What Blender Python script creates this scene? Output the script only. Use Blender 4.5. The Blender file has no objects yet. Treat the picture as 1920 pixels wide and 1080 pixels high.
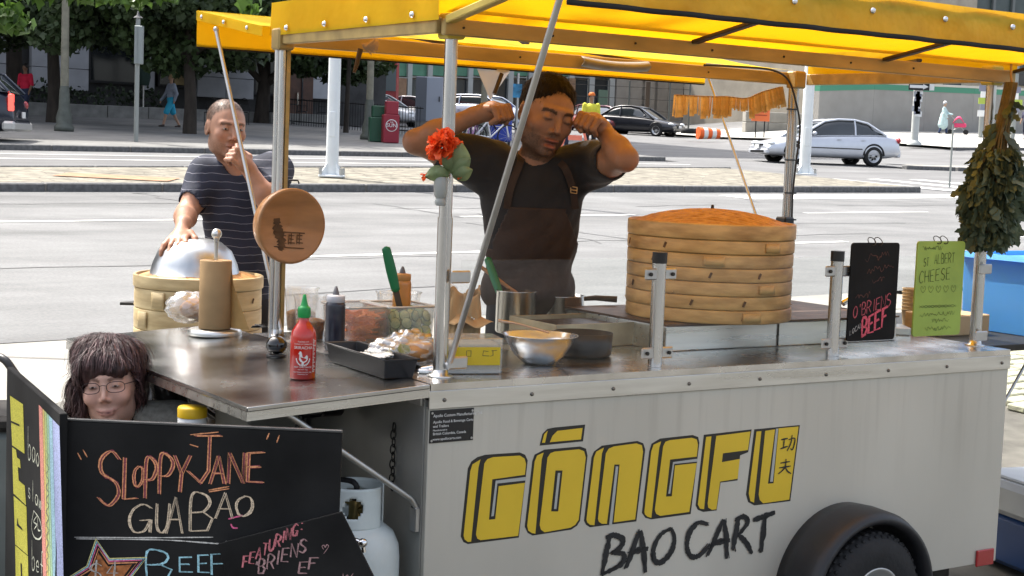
import bpy, math, random
import numpy as np
from mathutils import Vector, Matrix
random.seed(11); RNG = np.random.default_rng(5)
D = bpy.data; SC = bpy.context.scene; COL = SC.collection
PI = math.pi; R_ = math.radians

# ---------------------------------------------------------------- camera
FPX = 2900.0                      # focal length in photo pixels (photo 1920 wide)
TH = math.atan((540 - 285) / FPX); RO = R_(2.2); HC = 1.59
Fv = Vector((0, math.cos(TH), -math.sin(TH))); U0 = Vector((0, math.sin(TH), math.cos(TH))); X0 = Vector((1, 0, 0))
Rv = X0 * math.cos(RO) + U0 * math.sin(RO); Uv = U0 * math.cos(RO) - X0 * math.sin(RO)
CAM = Vector((0, 0, HC))
cd = D.cameras.new('camera'); cam = D.objects.new('camera', cd); COL.objects.link(cam)
cd.sensor_width = 36; cd.lens = FPX / 1920 * 36; cd.clip_start = .05; cd.clip_end = 3000
m3 = Matrix((Rv, Uv, -Fv)).transposed(); cam.matrix_world = Matrix.Translation(CAM) @ m3.to_4x4()
SC.camera = cam
# ---------------------------------------------------------------- sky, sun, exposure
SUN_EL = R_(57); SH = Vector((-.80, .60)).normalized()          # horizontal direction towards the sun
W = D.worlds.new('World'); SC.world = W; W.use_nodes = True
nt = W.node_tree; sky = nt.nodes.new('ShaderNodeTexSky'); sky.sky_type = 'NISHITA'; sky.sun_disc = False
sky.sun_elevation = SUN_EL; sky.sun_rotation = math.atan2(SH.x, SH.y); sky.dust_density = 5.0; sky.air_density = .9; sky.ozone_density = .3
hs = nt.nodes.new('ShaderNodeHueSaturation'); hs.inputs['Saturation'].default_value = .55; nt.links.new(sky.outputs[0], hs.inputs['Color']); nt.links.new(hs.outputs[0], nt.nodes['Background'].inputs[0]); nt.nodes['Background'].inputs[1].default_value = .15
sd = Vector((SH.x * math.cos(SUN_EL), SH.y * math.cos(SUN_EL), math.sin(SUN_EL)))
sl = D.lights.new('sun', 'SUN'); sl.energy = 3.2; sl.angle = R_(.55); sl.color = (1, .96, .89)
so = D.objects.new('sun', sl); COL.objects.link(so); so.rotation_euler = sd.to_track_quat('Z', 'Y').to_euler(); so.location = (-30, 20, 40)
vs = SC.view_settings; vs.view_transform = 'Standard'; vs.look = 'None'; vs.gamma = 1; vs.exposure = 1.5
vs.use_curve_mapping = False
cy = SC.cycles; cy.max_bounces = 8; cy.transparent_max_bounces = 16; cy.use_denoising = True
cy.caustics_reflective = False; cy.caustics_refractive = False; cy.sample_clamp_indirect = 6

# ---------------------------------------------------------------- placing helpers (metres; x right, y away, z up)
def ray(px, py): return Fv + Rv * ((px - 960) / FPX) - Uv * ((py - 540) / FPX)
def atd(px, py, dist): d = ray(px, py); return CAM + d * (dist / d.y)
def atz(px, py, z): d = ray(px, py); return CAM + d * ((z - HC) / d.z)
def proj(p):
    v = Vector(p) - CAM; k = v.dot(Fv); return 960 + FPX * v.dot(Rv) / k, 540 - FPX * v.dot(Uv) / k
def sstep(a, b, x): t = min(1, max(0, (x - a) / (b - a))); return t * t * (3 - 2 * t)
def gz(x, y):                                        # the street climbs away from the camera
    x = max(-70, min(70, x)); y = max(-10, min(130, y))
    return .0385 * (y - 4.5) - .012 * x + .022 * max(0, y - 48) * sstep(8, 18, x) - .05 * (1 - sstep(6, 8.5, y))
def gr(px, py, lift=0.0):                            # where a sight line meets the ground
    d = ray(px, py); t0 = 2.0
    for i in range(4000):
        t = t0 + .05; p = CAM + d * t
        if p.z < gz(p.x, p.y) + lift: break
        t0 = t * 1.004
    lo, hi = t0 / 1.01 - .1, t
    for i in range(30):
        m = (lo + hi) / 2; p = CAM + d * m
        if p.z < gz(p.x, p.y) + lift: hi = m
        else: lo = m
    return CAM + d * hi
PHI = R_(33.8); CX = Vector((math.cos(PHI), math.sin(PHI), 0)); CY = Vector((-math.sin(PHI), math.cos(PHI), 0)); CA = Vector((-.215, 4.2, 0))
def w2(u, v, w): return CA + CX * u + CY * v + Vector((0, 0, w))
def loc(p): q = Vector(p) - CA; return Vector((q.dot(CX), q.dot(CY), q.z))
def cl(px, py, w=.949): return loc(atz(px, py, w))
def clv(px, py, v): d = ray(px, py); o = CAM - CA; return loc(CAM + d * ((v - o.dot(CY)) / d.dot(CY)))
def clu(px, py, u): d = ray(px, py); o = CAM - CA; return loc(CAM + d * ((u - o.dot(CX)) / d.dot(CX)))
SA = R_(37.5); SE = Vector((math.cos(SA), math.sin(SA), 0)); SN = Vector((-math.sin(SA), math.cos(SA), 0))
def st(s, n, h=0): p = SE * s + SN * n; return Vector((p.x, p.y, gz(p.x, p.y) + h))      # street coordinates
def to_st(p): return p.dot(SE), p.dot(SN)

# ---------------------------------------------------------------- materials
MATS = {}
def mat(name, col, rough=.5, metal=0, var=0, scale=6, bump=0, bscale=50, spec=.5, coat=0, trans=0, ior=1.45, alpha=1,
        col2=None, stretch=(1, 1, 1), detail=4, emit=0, transl=0, tcol=None, crack=0, cscale=2, attr=None, rvar=0, bdist=.01, sheen=0):
    if name in MATS: return MATS[name]
    m = D.materials.new(name); m.use_nodes = True; n = m.node_tree.nodes; l = m.node_tree.links; b = n['Principled BSDF']
    I = b.inputs; c = (*col, 1); I['Base Color'].default_value = c; I['Roughness'].default_value = rough; I['Metallic'].default_value = metal
    I['Specular IOR Level'].default_value = spec; I['Coat Weight'].default_value = coat; I['Transmission Weight'].default_value = trans
    I['IOR'].default_value = ior; I['Alpha'].default_value = alpha
    if sheen: I['Sheen Weight'].default_value = sheen
    if emit: I['Emission Color'].default_value = c; I['Emission Strength'].default_value = emit
    tc = n.new('ShaderNodeTexCoord'); mp = n.new('ShaderNodeMapping'); mp.inputs['Scale'].default_value = stretch
    l.new(tc.outputs['Object'], mp.inputs[0])
    src = None
    if attr:
        at = n.new('ShaderNodeAttribute'); at.attribute_name = attr; src = at.outputs['Color']; l.new(src, I['Base Color'])
    if var or col2:
        nz = n.new('ShaderNodeTexNoise'); nz.inputs['Scale'].default_value = scale; nz.inputs['Detail'].default_value = detail; l.new(mp.outputs[0], nz.inputs['Vector'])
        rp = n.new('ShaderNodeMapRange'); rp.inputs[1].default_value = .3; rp.inputs[2].default_value = .7; l.new(nz.outputs['Fac'], rp.inputs[0])
        mx = n.new('ShaderNodeMix'); mx.data_type = 'RGBA'; l.new(rp.outputs[0], mx.inputs[0])
        if attr:
            mx.blend_type = 'MULTIPLY'; mx.inputs[0].default_value = 1; l.new(src, mx.inputs[6])
            m2 = n.new('ShaderNodeMix'); m2.data_type = 'RGBA'; l.new(rp.outputs[0], m2.inputs[0])
            m2.inputs[6].default_value = (1 - var,) * 3 + (1,); m2.inputs[7].default_value = (1 + var,) * 3 + (1,)
            for lk in list(mx.inputs[0].links): l.remove(lk)
            mx.inputs[0].default_value = 1; l.new(m2.outputs[2], mx.inputs[7])
        else:
            mx.inputs[6].default_value = (*[x * (1 - var) for x in col], 1)
            mx.inputs[7].default_value = (*(col2 or [min(1, x * (1 + var)) for x in col]), 1)
        l.new(mx.outputs[2], I['Base Color'])
        if rvar:
            rr = n.new('ShaderNodeMapRange'); rr.inputs[3].default_value = max(0, rough - rvar); rr.inputs[4].default_value = min(1, rough + rvar); l.new(nz.outputs['Fac'], rr.inputs[0]); l.new(rr.outputs[0], I['Roughness'])
    if crack:
        vo = n.new('ShaderNodeTexVoronoi'); vo.feature = 'DISTANCE_TO_EDGE'; vo.inputs['Scale'].default_value = cscale; l.new(mp.outputs[0], vo.inputs['Vector'])
        cr = n.new('ShaderNodeMapRange'); cr.inputs[1].default_value = 0; cr.inputs[2].default_value = .05; cr.inputs[3].default_value = 1 - crack; cr.inputs[4].default_value = 1; l.new(vo.outputs['Distance'], cr.inputs[0])
        mc = n.new('ShaderNodeMix'); mc.data_type = 'RGBA'; mc.blend_type = 'MULTIPLY'; mc.inputs[0].default_value = 1; l.new(I['Base Color'].links[0].from_socket, mc.inputs[6]); l.new(cr.outputs[0], mc.inputs[7]); l.new(mc.outputs[2], I['Base Color'])
    if bump:
        nb = n.new('ShaderNodeTexNoise'); nb.inputs['Scale'].default_value = bscale; nb.inputs['Detail'].default_value = 3; l.new(mp.outputs[0], nb.inputs['Vector'])
        bn = n.new('ShaderNodeBump'); bn.inputs['Strength'].default_value = bump; bn.inputs['Distance'].default_value = bdist; l.new(nb.outputs['Fac'], bn.inputs['Height']); l.new(bn.outputs[0], I['Normal'])
    if transl:
        tr = n.new('ShaderNodeBsdfTranslucent'); sh = n.new('ShaderNodeMixShader'); sh.inputs[0].default_value = transl
        bc = I['Base Color']
        if tcol: tr.inputs[0].default_value = (*tcol, 1)
        elif bc.is_linked: l.new(bc.links[0].from_socket, tr.inputs[0])
        else: tr.inputs[0].default_value = c
        l.new(b.outputs[0], sh.inputs[1]); l.new(tr.outputs[0], sh.inputs[2]); l.new(sh.outputs[0], n['Material Output'].inputs[0])
    MATS[name] = m; return m

# ---------------------------------------------------------------- mesh builder
class MB:
    def __init__(s): s.v = []; s.f = []; s.mi = []; s.sm = []; s.M = None; s.cur = 0
    def add(s, vs, fs, smooth=False):
        o = len(s.v); M = s.M
        s.v += [tuple(M @ Vector(p)) for p in vs] if M is not None else [tuple(p) for p in vs]
        for f in fs: s.f.append(tuple(i + o for i in f)); s.mi.append(s.cur); s.sm.append(smooth)
        return s
    def box(s, lo, hi, b=0):
        x0, y0, z0 = lo; x1, y1, z1 = hi
        if not b:
            return s.add([(x0,y0,z0),(x1,y0,z0),(x1,y1,z0),(x0,y1,z0),(x0,y0,z1),(x1,y0,z1),(x1,y1,z1),(x0,y1,z1)],
                         [(0,3,2,1),(4,5,6,7),(0,1,5,4),(1,2,6,5),(2,3,7,6),(3,0,4,7)])
        vs = []; ix = {}
        for i in (0, 1):
            for j in (0, 1):
                for k in (0, 1):
                    c = (x0 if i == 0 else x1, y0 if j == 0 else y1, z0 if k == 0 else z1)
                    sg = (b if i == 0 else -b, b if j == 0 else -b, b if k == 0 else -b)
                    for a in range(3):
                        p = [c[q] + (sg[q] if q != a else 0) for q in range(3)]; ix[(i, j, k, a)] = len(vs); vs.append(p)
        fs = []
        def q(*t): fs.append([ix[x] for x in t])
        for a in range(3):
            o = [x for x in range(3) if x != a]
            for e in (0, 1):
                def key(p, r):
                    t = [0, 0, 0]; t[a] = e; t[o[0]] = p; t[o[1]] = r; return (*t, a)
                q(key(0,0), key(1,0), key(1,1), key(0,1))
            for p in (0, 1):
                for r in (0, 1):
                    def kk(e, ax):
                        t = [0, 0, 0]; t[a] = e; t[o[0]] = p; t[o[1]] = r; return (*t, ax)
                    q(kk(0, o[0]), kk(1, o[0]), kk(1, o[1]), kk(0, o[1]))
        for i in (0, 1):
            for j in (0, 1):
                for k in (0, 1): q((i,j,k,0), (i,j,k,1), (i,j,k,2))
        cc = Vector(((x0+x1)/2, (y0+y1)/2, (z0+z1)/2))
        for t in range(len(fs)):
            p = [Vector(vs[i]) for i in fs[t]]; nn = (p[1]-p[0]).cross(p[2]-p[0])
            if nn.dot(sum(p, Vector()) / len(p) - cc) < 0: fs[t] = fs[t][::-1]
        return s.add(vs, fs)
    def cyl(s, p0, p1, r0, r1=None, n=14, cap=True):
        return s.tube([p0, p1], [r0, r0 if r1 is None else r1], n, cap)
    def tube(s, pts, r, n=8, cap=True):
        pts = [Vector(p) for p in pts]; k = len(pts); r = [r] * k if not hasattr(r, '__len__') else r
        t0 = (pts[1] - pts[0]).normalized(); a = t0.orthogonal().normalized(); vs = []
        for i, p in enumerate(pts):
            t = ((pts[min(i+1, k-1)] - pts[max(i-1, 0)])).normalized()
            a = (a - t * a.dot(t)).normalized(); b = t.cross(a)
            for j in range(n):
                w = 2 * PI * j / n; vs.append(p + (a * math.cos(w) + b * math.sin(w)) * r[i])
        fs = [(i*n+j, i*n+(j+1) % n, (i+1)*n+(j+1) % n, (i+1)*n+j) for i in range(k-1) for j in range(n)]
        s.add(vs, fs, True)
        if cap: s.add(vs[:n], [tuple(range(n))[::-1]]); s.add(vs[-n:], [tuple(range(n))])
        return s
    def lathe(s, prof, n=24, c=(0, 0, 0), smooth=True, a0=0, a1=2 * PI):
        full = abs(a1 - a0 - 2 * PI) < 1e-6; m = n if full else n + 1; vs = []; cx, cy_, cz = c
        for r, z in prof:
            for j in range(m):
                w = a0 + (a1 - a0) * j / n; vs.append((cx + r * math.cos(w), cy_ + r * math.sin(w), cz + z))
        fs = []
        for i in range(len(prof) - 1):
            for j in range(n):
                q = (j + 1) % m; fs.append((i*m+j, i*m+q, (i+1)*m+q, (i+1)*m+j))
        return s.add(vs, fs, smooth)
    def ell(s, c, r, n=12, k=8):
        if not hasattr(r, '__len__'): r = (r, r, r)
        vs = [(c[0], c[1], c[2] - r[2])]; fs = []
        for i in range(1, k):
            a = -PI/2 + PI * i / k
            for j in range(n): w = 2*PI*j/n; vs.append((c[0]+r[0]*math.cos(a)*math.cos(w), c[1]+r[1]*math.cos(a)*math.sin(w), c[2]+r[2]*math.sin(a)))
        vs.append((c[0], c[1], c[2] + r[2])); T = len(vs) - 1
        for j in range(n): fs.append((0, 1+(j+1) % n, 1+j)); fs.append((T, T-n+j, T-n+(j+1) % n))
        for i in range(k-2):
            for j in range(n): fs.append((1+i*n+j, 1+i*n+(j+1) % n, 1+(i+1)*n+(j+1) % n, 1+(i+1)*n+j))
        return s.add(vs, fs, True)
    def prism(s, poly, z0, z1, smooth=False):
        n = len(poly); A = sum(poly[i][0]*poly[(i+1) % n][1] - poly[(i+1) % n][0]*poly[i][1] for i in range(n))
        if A < 0: poly = poly[::-1]
        vs = [(x, y, z0) for x, y in poly] + [(x, y, z1) for x, y in poly]
        s.add(vs, [tuple(range(n))[::-1], tuple(range(n, 2*n))])
        return s.add(vs, [(i, (i+1) % n, n+(i+1) % n, n+i) for i in range(n)], smooth)
    def grid(s, fn, nu, nv, smooth=True):
        vs = [fn(i / nu, j / nv) for i in range(nu+1) for j in range(nv+1)]
        return s.add(vs, [(i*(nv+1)+j, (i+1)*(nv+1)+j, (i+1)*(nv+1)+j+1, i*(nv+1)+j+1) for i in range(nu) for j in range(nv)], smooth)
    def quad(s, a, b, c, d): return s.add([a, b, c, d], [(0, 1, 2, 3)])
    def ribbon(s, pts, w, nrm, jit=0):
        pts = [Vector(p) for p in pts]; k = len(pts); vs = []
        for i, p in enumerate(pts):
            t = (pts[min(i+1, k-1)] - pts[max(i-1, 0)]); sd_ = t.cross(nrm)
            sd_ = sd_.normalized() if sd_.length > 1e-9 else Vector((0, 0, 1))
            ww = (w[i] if hasattr(w, '__len__') else w) * (1 + jit * random.uniform(-1, 1)); vs += [p + sd_ * ww / 2, p - sd_ * ww / 2]
        return s.add(vs, [(2*i, 2*i+1, 2*i+3, 2*i+2) for i in range(k-1)])
def ob(name, mb, mats, parent=None, loc=None, rot=None, bevel=0, sub=0, solid=0, seg=2, M=None):
    me = D.meshes.new(name); me.from_pydata(mb.v, [], mb.f)
    mats = mats if isinstance(mats, (list, tuple)) else [mats]
    for x in mats: me.materials.append(x)
    me.polygons.foreach_set('material_index', mb.mi); me.polygons.foreach_set('use_smooth', mb.sm); me.update()
    o = D.objects.new(name, me); COL.objects.link(o)
    if parent: o.parent = parent
    if M is not None: o.matrix_local = M
    if loc is not None: o.location = loc
    if rot is not None: o.rotation_euler = rot
    if solid: q = o.modifiers.new('s', 'SOLIDIFY'); q.thickness = solid; q.offset = 0
    if bevel: q = o.modifiers.new('b', 'BEVEL'); q.width = bevel; q.segments = seg; q.limit_method = 'ANGLE'; q.angle_limit = R_(35)
    if sub: q = o.modifiers.new('u', 'SUBSURF'); q.levels = sub; q.render_levels = sub
    return o
def tag(o, label, cat, group=None, kind=None):
    if label: o['label'] = label
    if cat: o['category'] = cat
    if group: o['group'] = group
    if kind: o['kind'] = kind
    return o
def thing(name, label, cat, loc=(0, 0, 0), rz=0, group=None):
    o = D.objects.new(name, None); COL.objects.link(o); o.empty_display_size = .1; o.location = loc; o.rotation_euler = (0, 0, rz)
    return tag(o, label, cat, group)
def part_label(o, label): o['label'] = label; return o
def dup(o, parent=None, loc=None, rz=None):
    c = o.copy(); COL.objects.link(c); c.parent = parent
    if loc is not None: c.location = loc
    if rz is not None: c.rotation_euler = (0, 0, rz)
    for ch in list(o.children): dup(ch, c)
    return c
def npmesh(name, V, Q, mats, parent=None, cols=None, smooth=True, loc=None):
    me = D.meshes.new(name); me.from_pydata([tuple(x) for x in V.tolist()], [], [tuple(x) for x in Q.tolist()])
    for x in (mats if isinstance(mats, (list, tuple)) else [mats]): me.materials.append(x)
    me.polygons.foreach_set('use_smooth', [smooth] * len(Q))
    if cols is not None:
        a = me.color_attributes.new('pig', 'FLOAT_COLOR', 'POINT'); c4 = np.ones((len(V), 4), np.float32); c4[:, :3] = cols; a.data.foreach_set('color', c4.ravel())
    me.update(); o = D.objects.new(name, me); COL.objects.link(o)
    if parent: o.parent = parent
    if loc is not None: o.location = loc
    return o
def text_mesh(mb, s, M, size, extrude=0.0005, align='LEFT', shear=0, squash=1):
    cu = D.curves.new('t', 'FONT'); cu.body = s; cu.size = size; cu.extrude = extrude; cu.align_x = align; cu.resolution_u = 3; cu.shear = shear
    o = D.objects.new('t', cu); COL.objects.link(o); dg = bpy.context.evaluated_depsgraph_get(); me = D.meshes.new_from_object(o.evaluated_get(dg))
    keep = mb.M; mb.M = M; mb.add([(v.co.x * squash, v.co.y, v.co.z) for v in me.vertices], [tuple(p.vertices) for p in me.polygons]); mb.M = keep
    D.objects.remove(o); D.curves.remove(cu); D.meshes.remove(me); return mb

# ---------------------------------------------------------------- signed distance sculpting: smooth-blended primitives -> one continuous skin
class SDF:
    def __init__(s): s.p = []
    def cap(s, a, b, ra, rb=None, k=.02, cut=False): s.p.append(('c', np.array(a, float), np.array(b, float), ra, ra if rb is None else rb, k, cut)); return s
    def chain(s, pts, rs, k=.02):
        for i in range(len(pts) - 1): s.cap(pts[i], pts[i+1], rs[i], rs[i+1], k)
        return s
    def ell(s, c, r, k=.02, R=None, cut=False): s.p.append(('e', np.array(c, float), np.array(r, float), np.eye(3) if R is None else np.array(R), 0, k, cut)); return s
    def mesh(s, h, fold=None):
        los = []; his = []
        for q in s.p:
            if q[6]: continue
            if q[0] == 'c': m = max(q[3], q[4]); los.append(np.minimum(q[1], q[2]) - m); his.append(np.maximum(q[1], q[2]) + m)
            else: e = np.abs(q[3]) @ q[2]; los.append(q[1] - e); his.append(q[1] + e)
        lo = np.min(los, 0) - 4*h; hi = np.max(his, 0) + 4*h; N = np.ceil((hi - lo) / h).astype(int) + 1
        val = np.full(N, 9., np.float32); ax = [lo[i] + h * np.arange(N[i]) for i in range(3)]
        for q in s.p:
            kind, A, B, c, d_, k, cut = q
            if kind == 'c': m = max(c, d_); l0 = np.minimum(A, B) - m; h0 = np.maximum(A, B) + m
            else: e = np.abs(c) @ B; l0 = A - e; h0 = A + e
            mg = k + 3*h; i0 = np.maximum(0, np.floor((l0 - mg - lo) / h).astype(int)); i1 = np.minimum(N, np.ceil((h0 + mg - lo) / h).astype(int) + 1)
            if (i1 <= i0).any(): continue
            P = np.stack(np.meshgrid(*[ax[i][i0[i]:i1[i]] for i in range(3)], indexing='ij'), -1)
            if kind == 'c':
                ba = B - A; L = max(ba @ ba, 1e-9); t = np.clip(((P - A) @ ba) / L, 0, 1); dd = np.linalg.norm(P - A - t[..., None] * ba, axis=-1) - (c + (d_ - c) * t)
            else:
                p = (P - A) @ c; k0 = np.linalg.norm(p / B, axis=-1); k1 = np.linalg.norm(p / (B * B), axis=-1); dd = k0 * (k0 - 1) / np.maximum(k1, 1e-6); dd = np.where(k0 < 1e-3, -B.min(), dd)
            sl_ = tuple(slice(i0[i], i1[i]) for i in range(3)); v = val[sl_]
            if cut:
                dd = -dd; hh = np.clip(.5 - .5 * (v - dd) / k, 0, 1); val[sl_] = v * (1 - hh) + dd * hh + k * hh * (1 - hh)
            else:
                hh = np.clip(.5 + .5 * (v - dd) / k, 0, 1); val[sl_] = v * (1 - hh) + dd * hh - k * hh * (1 - hh)
        if fold is not None:
            near = np.abs(val) < .03; I = np.argwhere(near); P = lo + I * h; val[near] += fold(P).astype(np.float32)
        return surfnet(val, lo, h)
def surfnet(val, lo, h):
    N = np.array(val.shape); ins = val < 0; M_ = N - 1; ids = np.arange(M_.prod()).reshape(M_); acc = np.zeros((M_.prod(), 3)); cnt = np.zeros(M_.prod()); quads = []
    for a in range(3):
        o = [x for x in range(3) if x != a]
        s0 = [slice(None)] * 3; s1 = [slice(None)] * 3; s0[a] = slice(0, -1); s1[a] = slice(1, None)
        E = np.argwhere(ins[tuple(s0)] != ins[tuple(s1)])
        E = E[((E[:, o] > 0) & (E[:, o] < M_[o])).all(1)]
        E1 = E.copy(); E1[:, a] += 1; v0 = val[tuple(E.T)]; v1 = val[tuple(E1.T)]; t = v0 / (v0 - v1); P = E.astype(float); P[:, a] += t
        cs = []
        for d in ((0, 0), (-1, 0), (-1, -1), (0, -1)):
            Cc = E.copy(); Cc[:, o[0]] += d[0]; Cc[:, o[1]] += d[1]; c = ids[tuple(Cc.T)]; cs.append(c)
            for j in range(3): acc[:, j] += np.bincount(c, P[:, j], minlength=len(cnt))
            cnt += np.bincount(c, minlength=len(cnt))
        q = np.stack(cs, 1); flip = (v0 < 0) == (a == 1); q[flip] = q[flip][:, ::-1]; quads.append(q)
    use = cnt > 0; new = np.cumsum(use) - 1; V = lo + h * acc[use] / cnt[use][:, None]; Q = new[np.concatenate(quads)]
    return V, Q
# ================================================================ materials used all over
ASPH = mat('asphalt', (.15, .152, .152), .9, var=.17, scale=.8, stretch=(1, 1.6, 1), bump=.35, bscale=90, detail=8)
ASPH2 = mat('asphalt_far', (.15, .15, .15), .9, var=.14, scale=.5, bump=.2, bscale=60)
CONC = mat('concrete', (.25, .24, .215), .9, var=.15, scale=2, bump=.3, bscale=70, detail=8)
CONC2 = mat('concrete_walk', (.17, .168, .16), .9, var=.2, scale=1.0, bump=.2, bscale=40, detail=8)  # lowered tone stands in for deeper shade on the far sidewalk
GRAN = mat('granite', (.12, .12, .12), .8, var=.3, scale=14, bump=.3, bscale=60, detail=8)
PAINT = mat('road_paint', (.55, .55, .53), .8, var=.2, scale=4, detail=8)
STEEL = mat('brushed_steel', (.60, .60, .58), .3, 1, var=.14, scale=18, stretch=(.15, 2, 2), rvar=.12, bump=.03, bscale=90)
STEELC = mat('counter_steel', (.60, .59, .57), .26, 1, var=.2, scale=7, rvar=.14, bump=.04, bscale=25, detail=8)
POLE = mat('pole_steel', (.55, .55, .54), .26, 1, var=.12, scale=20, stretch=(1, 1, .15), rvar=.1)
CHROME = mat('chrome', (.75, .75, .75), .12, 1)
ALU = mat('aluminium', (.46, .46, .45), .42, 1, var=.08, scale=20)
BLK = mat('black_plastic', (.012, .012, .013), .35, var=.2, scale=30)
RUB = mat('rubber', (.012, .012, .013), .75, var=.35, scale=12, bump=.2, bscale=60)
DRKM = mat('dark_metal', (.035, .033, .03), .5, .6, var=.3, scale=30)
WHITE = mat('white_paint', (.72, .73, .72), .45, var=.06, scale=6)
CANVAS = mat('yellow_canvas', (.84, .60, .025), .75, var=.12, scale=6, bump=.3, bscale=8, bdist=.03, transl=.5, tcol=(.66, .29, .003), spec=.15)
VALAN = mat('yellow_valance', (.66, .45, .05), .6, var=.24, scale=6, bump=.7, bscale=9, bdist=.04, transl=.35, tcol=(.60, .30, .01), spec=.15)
HEM = mat('black_hem', (.012, .010, .008), .8)
RIBM = mat('brown_rib', (.05, .032, .018), .6, var=.2, scale=20)
RAILM = mat('rail_tan', (.38, .27, .10), .5, .25, var=.25, scale=14, stretch=(.3, 1, 1))

def glassmat(name, tint=(1, 1, 1), refl=.08, rough=.02, body=0, bodycol=(.8, .8, .8)):
    m = D.materials.new(name); m.use_nodes = True; n = m.node_tree.nodes; l = m.node_tree.links; n.remove(n['Principled BSDF'])
    t = n.new('ShaderNodeBsdfTransparent'); t.inputs[0].default_value = (*tint, 1); g = n.new('ShaderNodeBsdfGlossy'); g.inputs['Roughness'].default_value = rough
    fr = n.new('ShaderNodeLayerWeight'); pw = n.new('ShaderNodeMath'); pw.operation = 'POWER'; pw.inputs[1].default_value = 5; l.new(fr.outputs['Facing'], pw.inputs[0])
    ad = n.new('ShaderNodeMath'); ad.operation = 'MULTIPLY_ADD'; ad.inputs[1].default_value = .8; ad.inputs[2].default_value = refl; l.new(pw.outputs[0], ad.inputs[0])
    mx = n.new('ShaderNodeMixShader'); l.new(ad.outputs[0], mx.inputs[0]); l.new(t.outputs[0], mx.inputs[1]); l.new(g.outputs[0], mx.inputs[2]); out = mx
    if body:
        d = n.new('ShaderNodeBsdfDiffuse'); d.inputs[0].default_value = (*bodycol, 1); tr = n.new('ShaderNodeBsdfTranslucent'); tr.inputs[0].default_value = (*bodycol, 1)
        a = n.new('ShaderNodeMixShader'); l.new(d.outputs[0], a.inputs[1]); l.new(tr.outputs[0], a.inputs[2]); a.inputs[0].default_value = .5
        b = n.new('ShaderNodeMixShader'); b.inputs[0].default_value = body; l.new(mx.outputs[0], b.inputs[1]); l.new(a.outputs[0], b.inputs[2]); out = b
    l.new(out.outputs[0], n['Material Output'].inputs[0]); return m
GLASS = glassmat('clear_glass', (.97, .98, .975), .018)
TUB = glassmat('clear_plastic', (.95, .95, .94), .10, .12, .17, (.78, .78, .75))
FILM = glassmat('plastic_film', (.95, .95, .94), .28, .12, .22, (.8, .8, .78))

# ================================================================ ground, roads, pavements
def sheet(name, s0, s1, nf0, nf1, lift, m, ds=2.0, dn=2.0, kind='structure', parent=None):
    f0 = nf0 if callable(nf0) else (lambda s: nf0); f1 = nf1 if callable(nf1) else (lambda s: nf1)
    k = max(1, int((s1 - s0) / ds)); q = max(1, int(abs(f1(s0) - f0(s0)) / dn)); b = MB()
    b.grid(lambda a, t: st(s0 + (s1 - s0) * a, f0(s0 + (s1 - s0) * a) * (1 - t) + f1(s0 + (s1 - s0) * a) * t, lift), k, q)
    o = ob(name, b, m, parent)
    if kind and not parent: o['kind'] = kind
    return o
g = MB(); xs = [-1500, -400, -150, -70] + [-60 + 3 * i for i in range(41)] + [70, 150, 400, 1500]; ys = [-40, -20, -10] + [-8 + 3 * i for i in range(47)] + [140, 300, 800, 2000]
g.add([(x, y, gz(x, y) - .06) for x in xs for y in ys], [(i*len(ys)+j, (i+1)*len(ys)+j, (i+1)*len(ys)+j+1, i*len(ys)+j+1) for i in range(len(xs)-1) for j in range(len(ys)-1)], True)
ob('ground', g, ASPH2)['kind'] = 'structure'
NK = 21.75; NB = lambda s: 25.2 + .135 * (s - 6)      # median: front kerb line and back line
NF = 32.6                                              # far kerb
sheet('road', -40, 70, 9.78, NK, 0, ASPH)
sheet('far_road', -40, 110, lambda s: NB(s) if s < 28.4 else NK, NF, 0, ASPH2)
sheet('side_street', 31, 75, NF, 62, -.004, ASPH2)
sheet('intersection', 28, 110, NK, NF, -.004, ASPH2)
pz = sheet('plaza', -30, 40, -12, 9.9, -.035, mat('joint_sand', (.10, .095, .08), .95, var=.3, scale=6))
md = sheet('median', -40, 28.3, NK + .3, NB, .10, mat('median_brick', (.17, .155, .12), .9, var=.45, scale=3.5, bump=.6, bscale=12, detail=8, col2=(.27, .25, .20), crack=.45, cscale=2.6))
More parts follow.
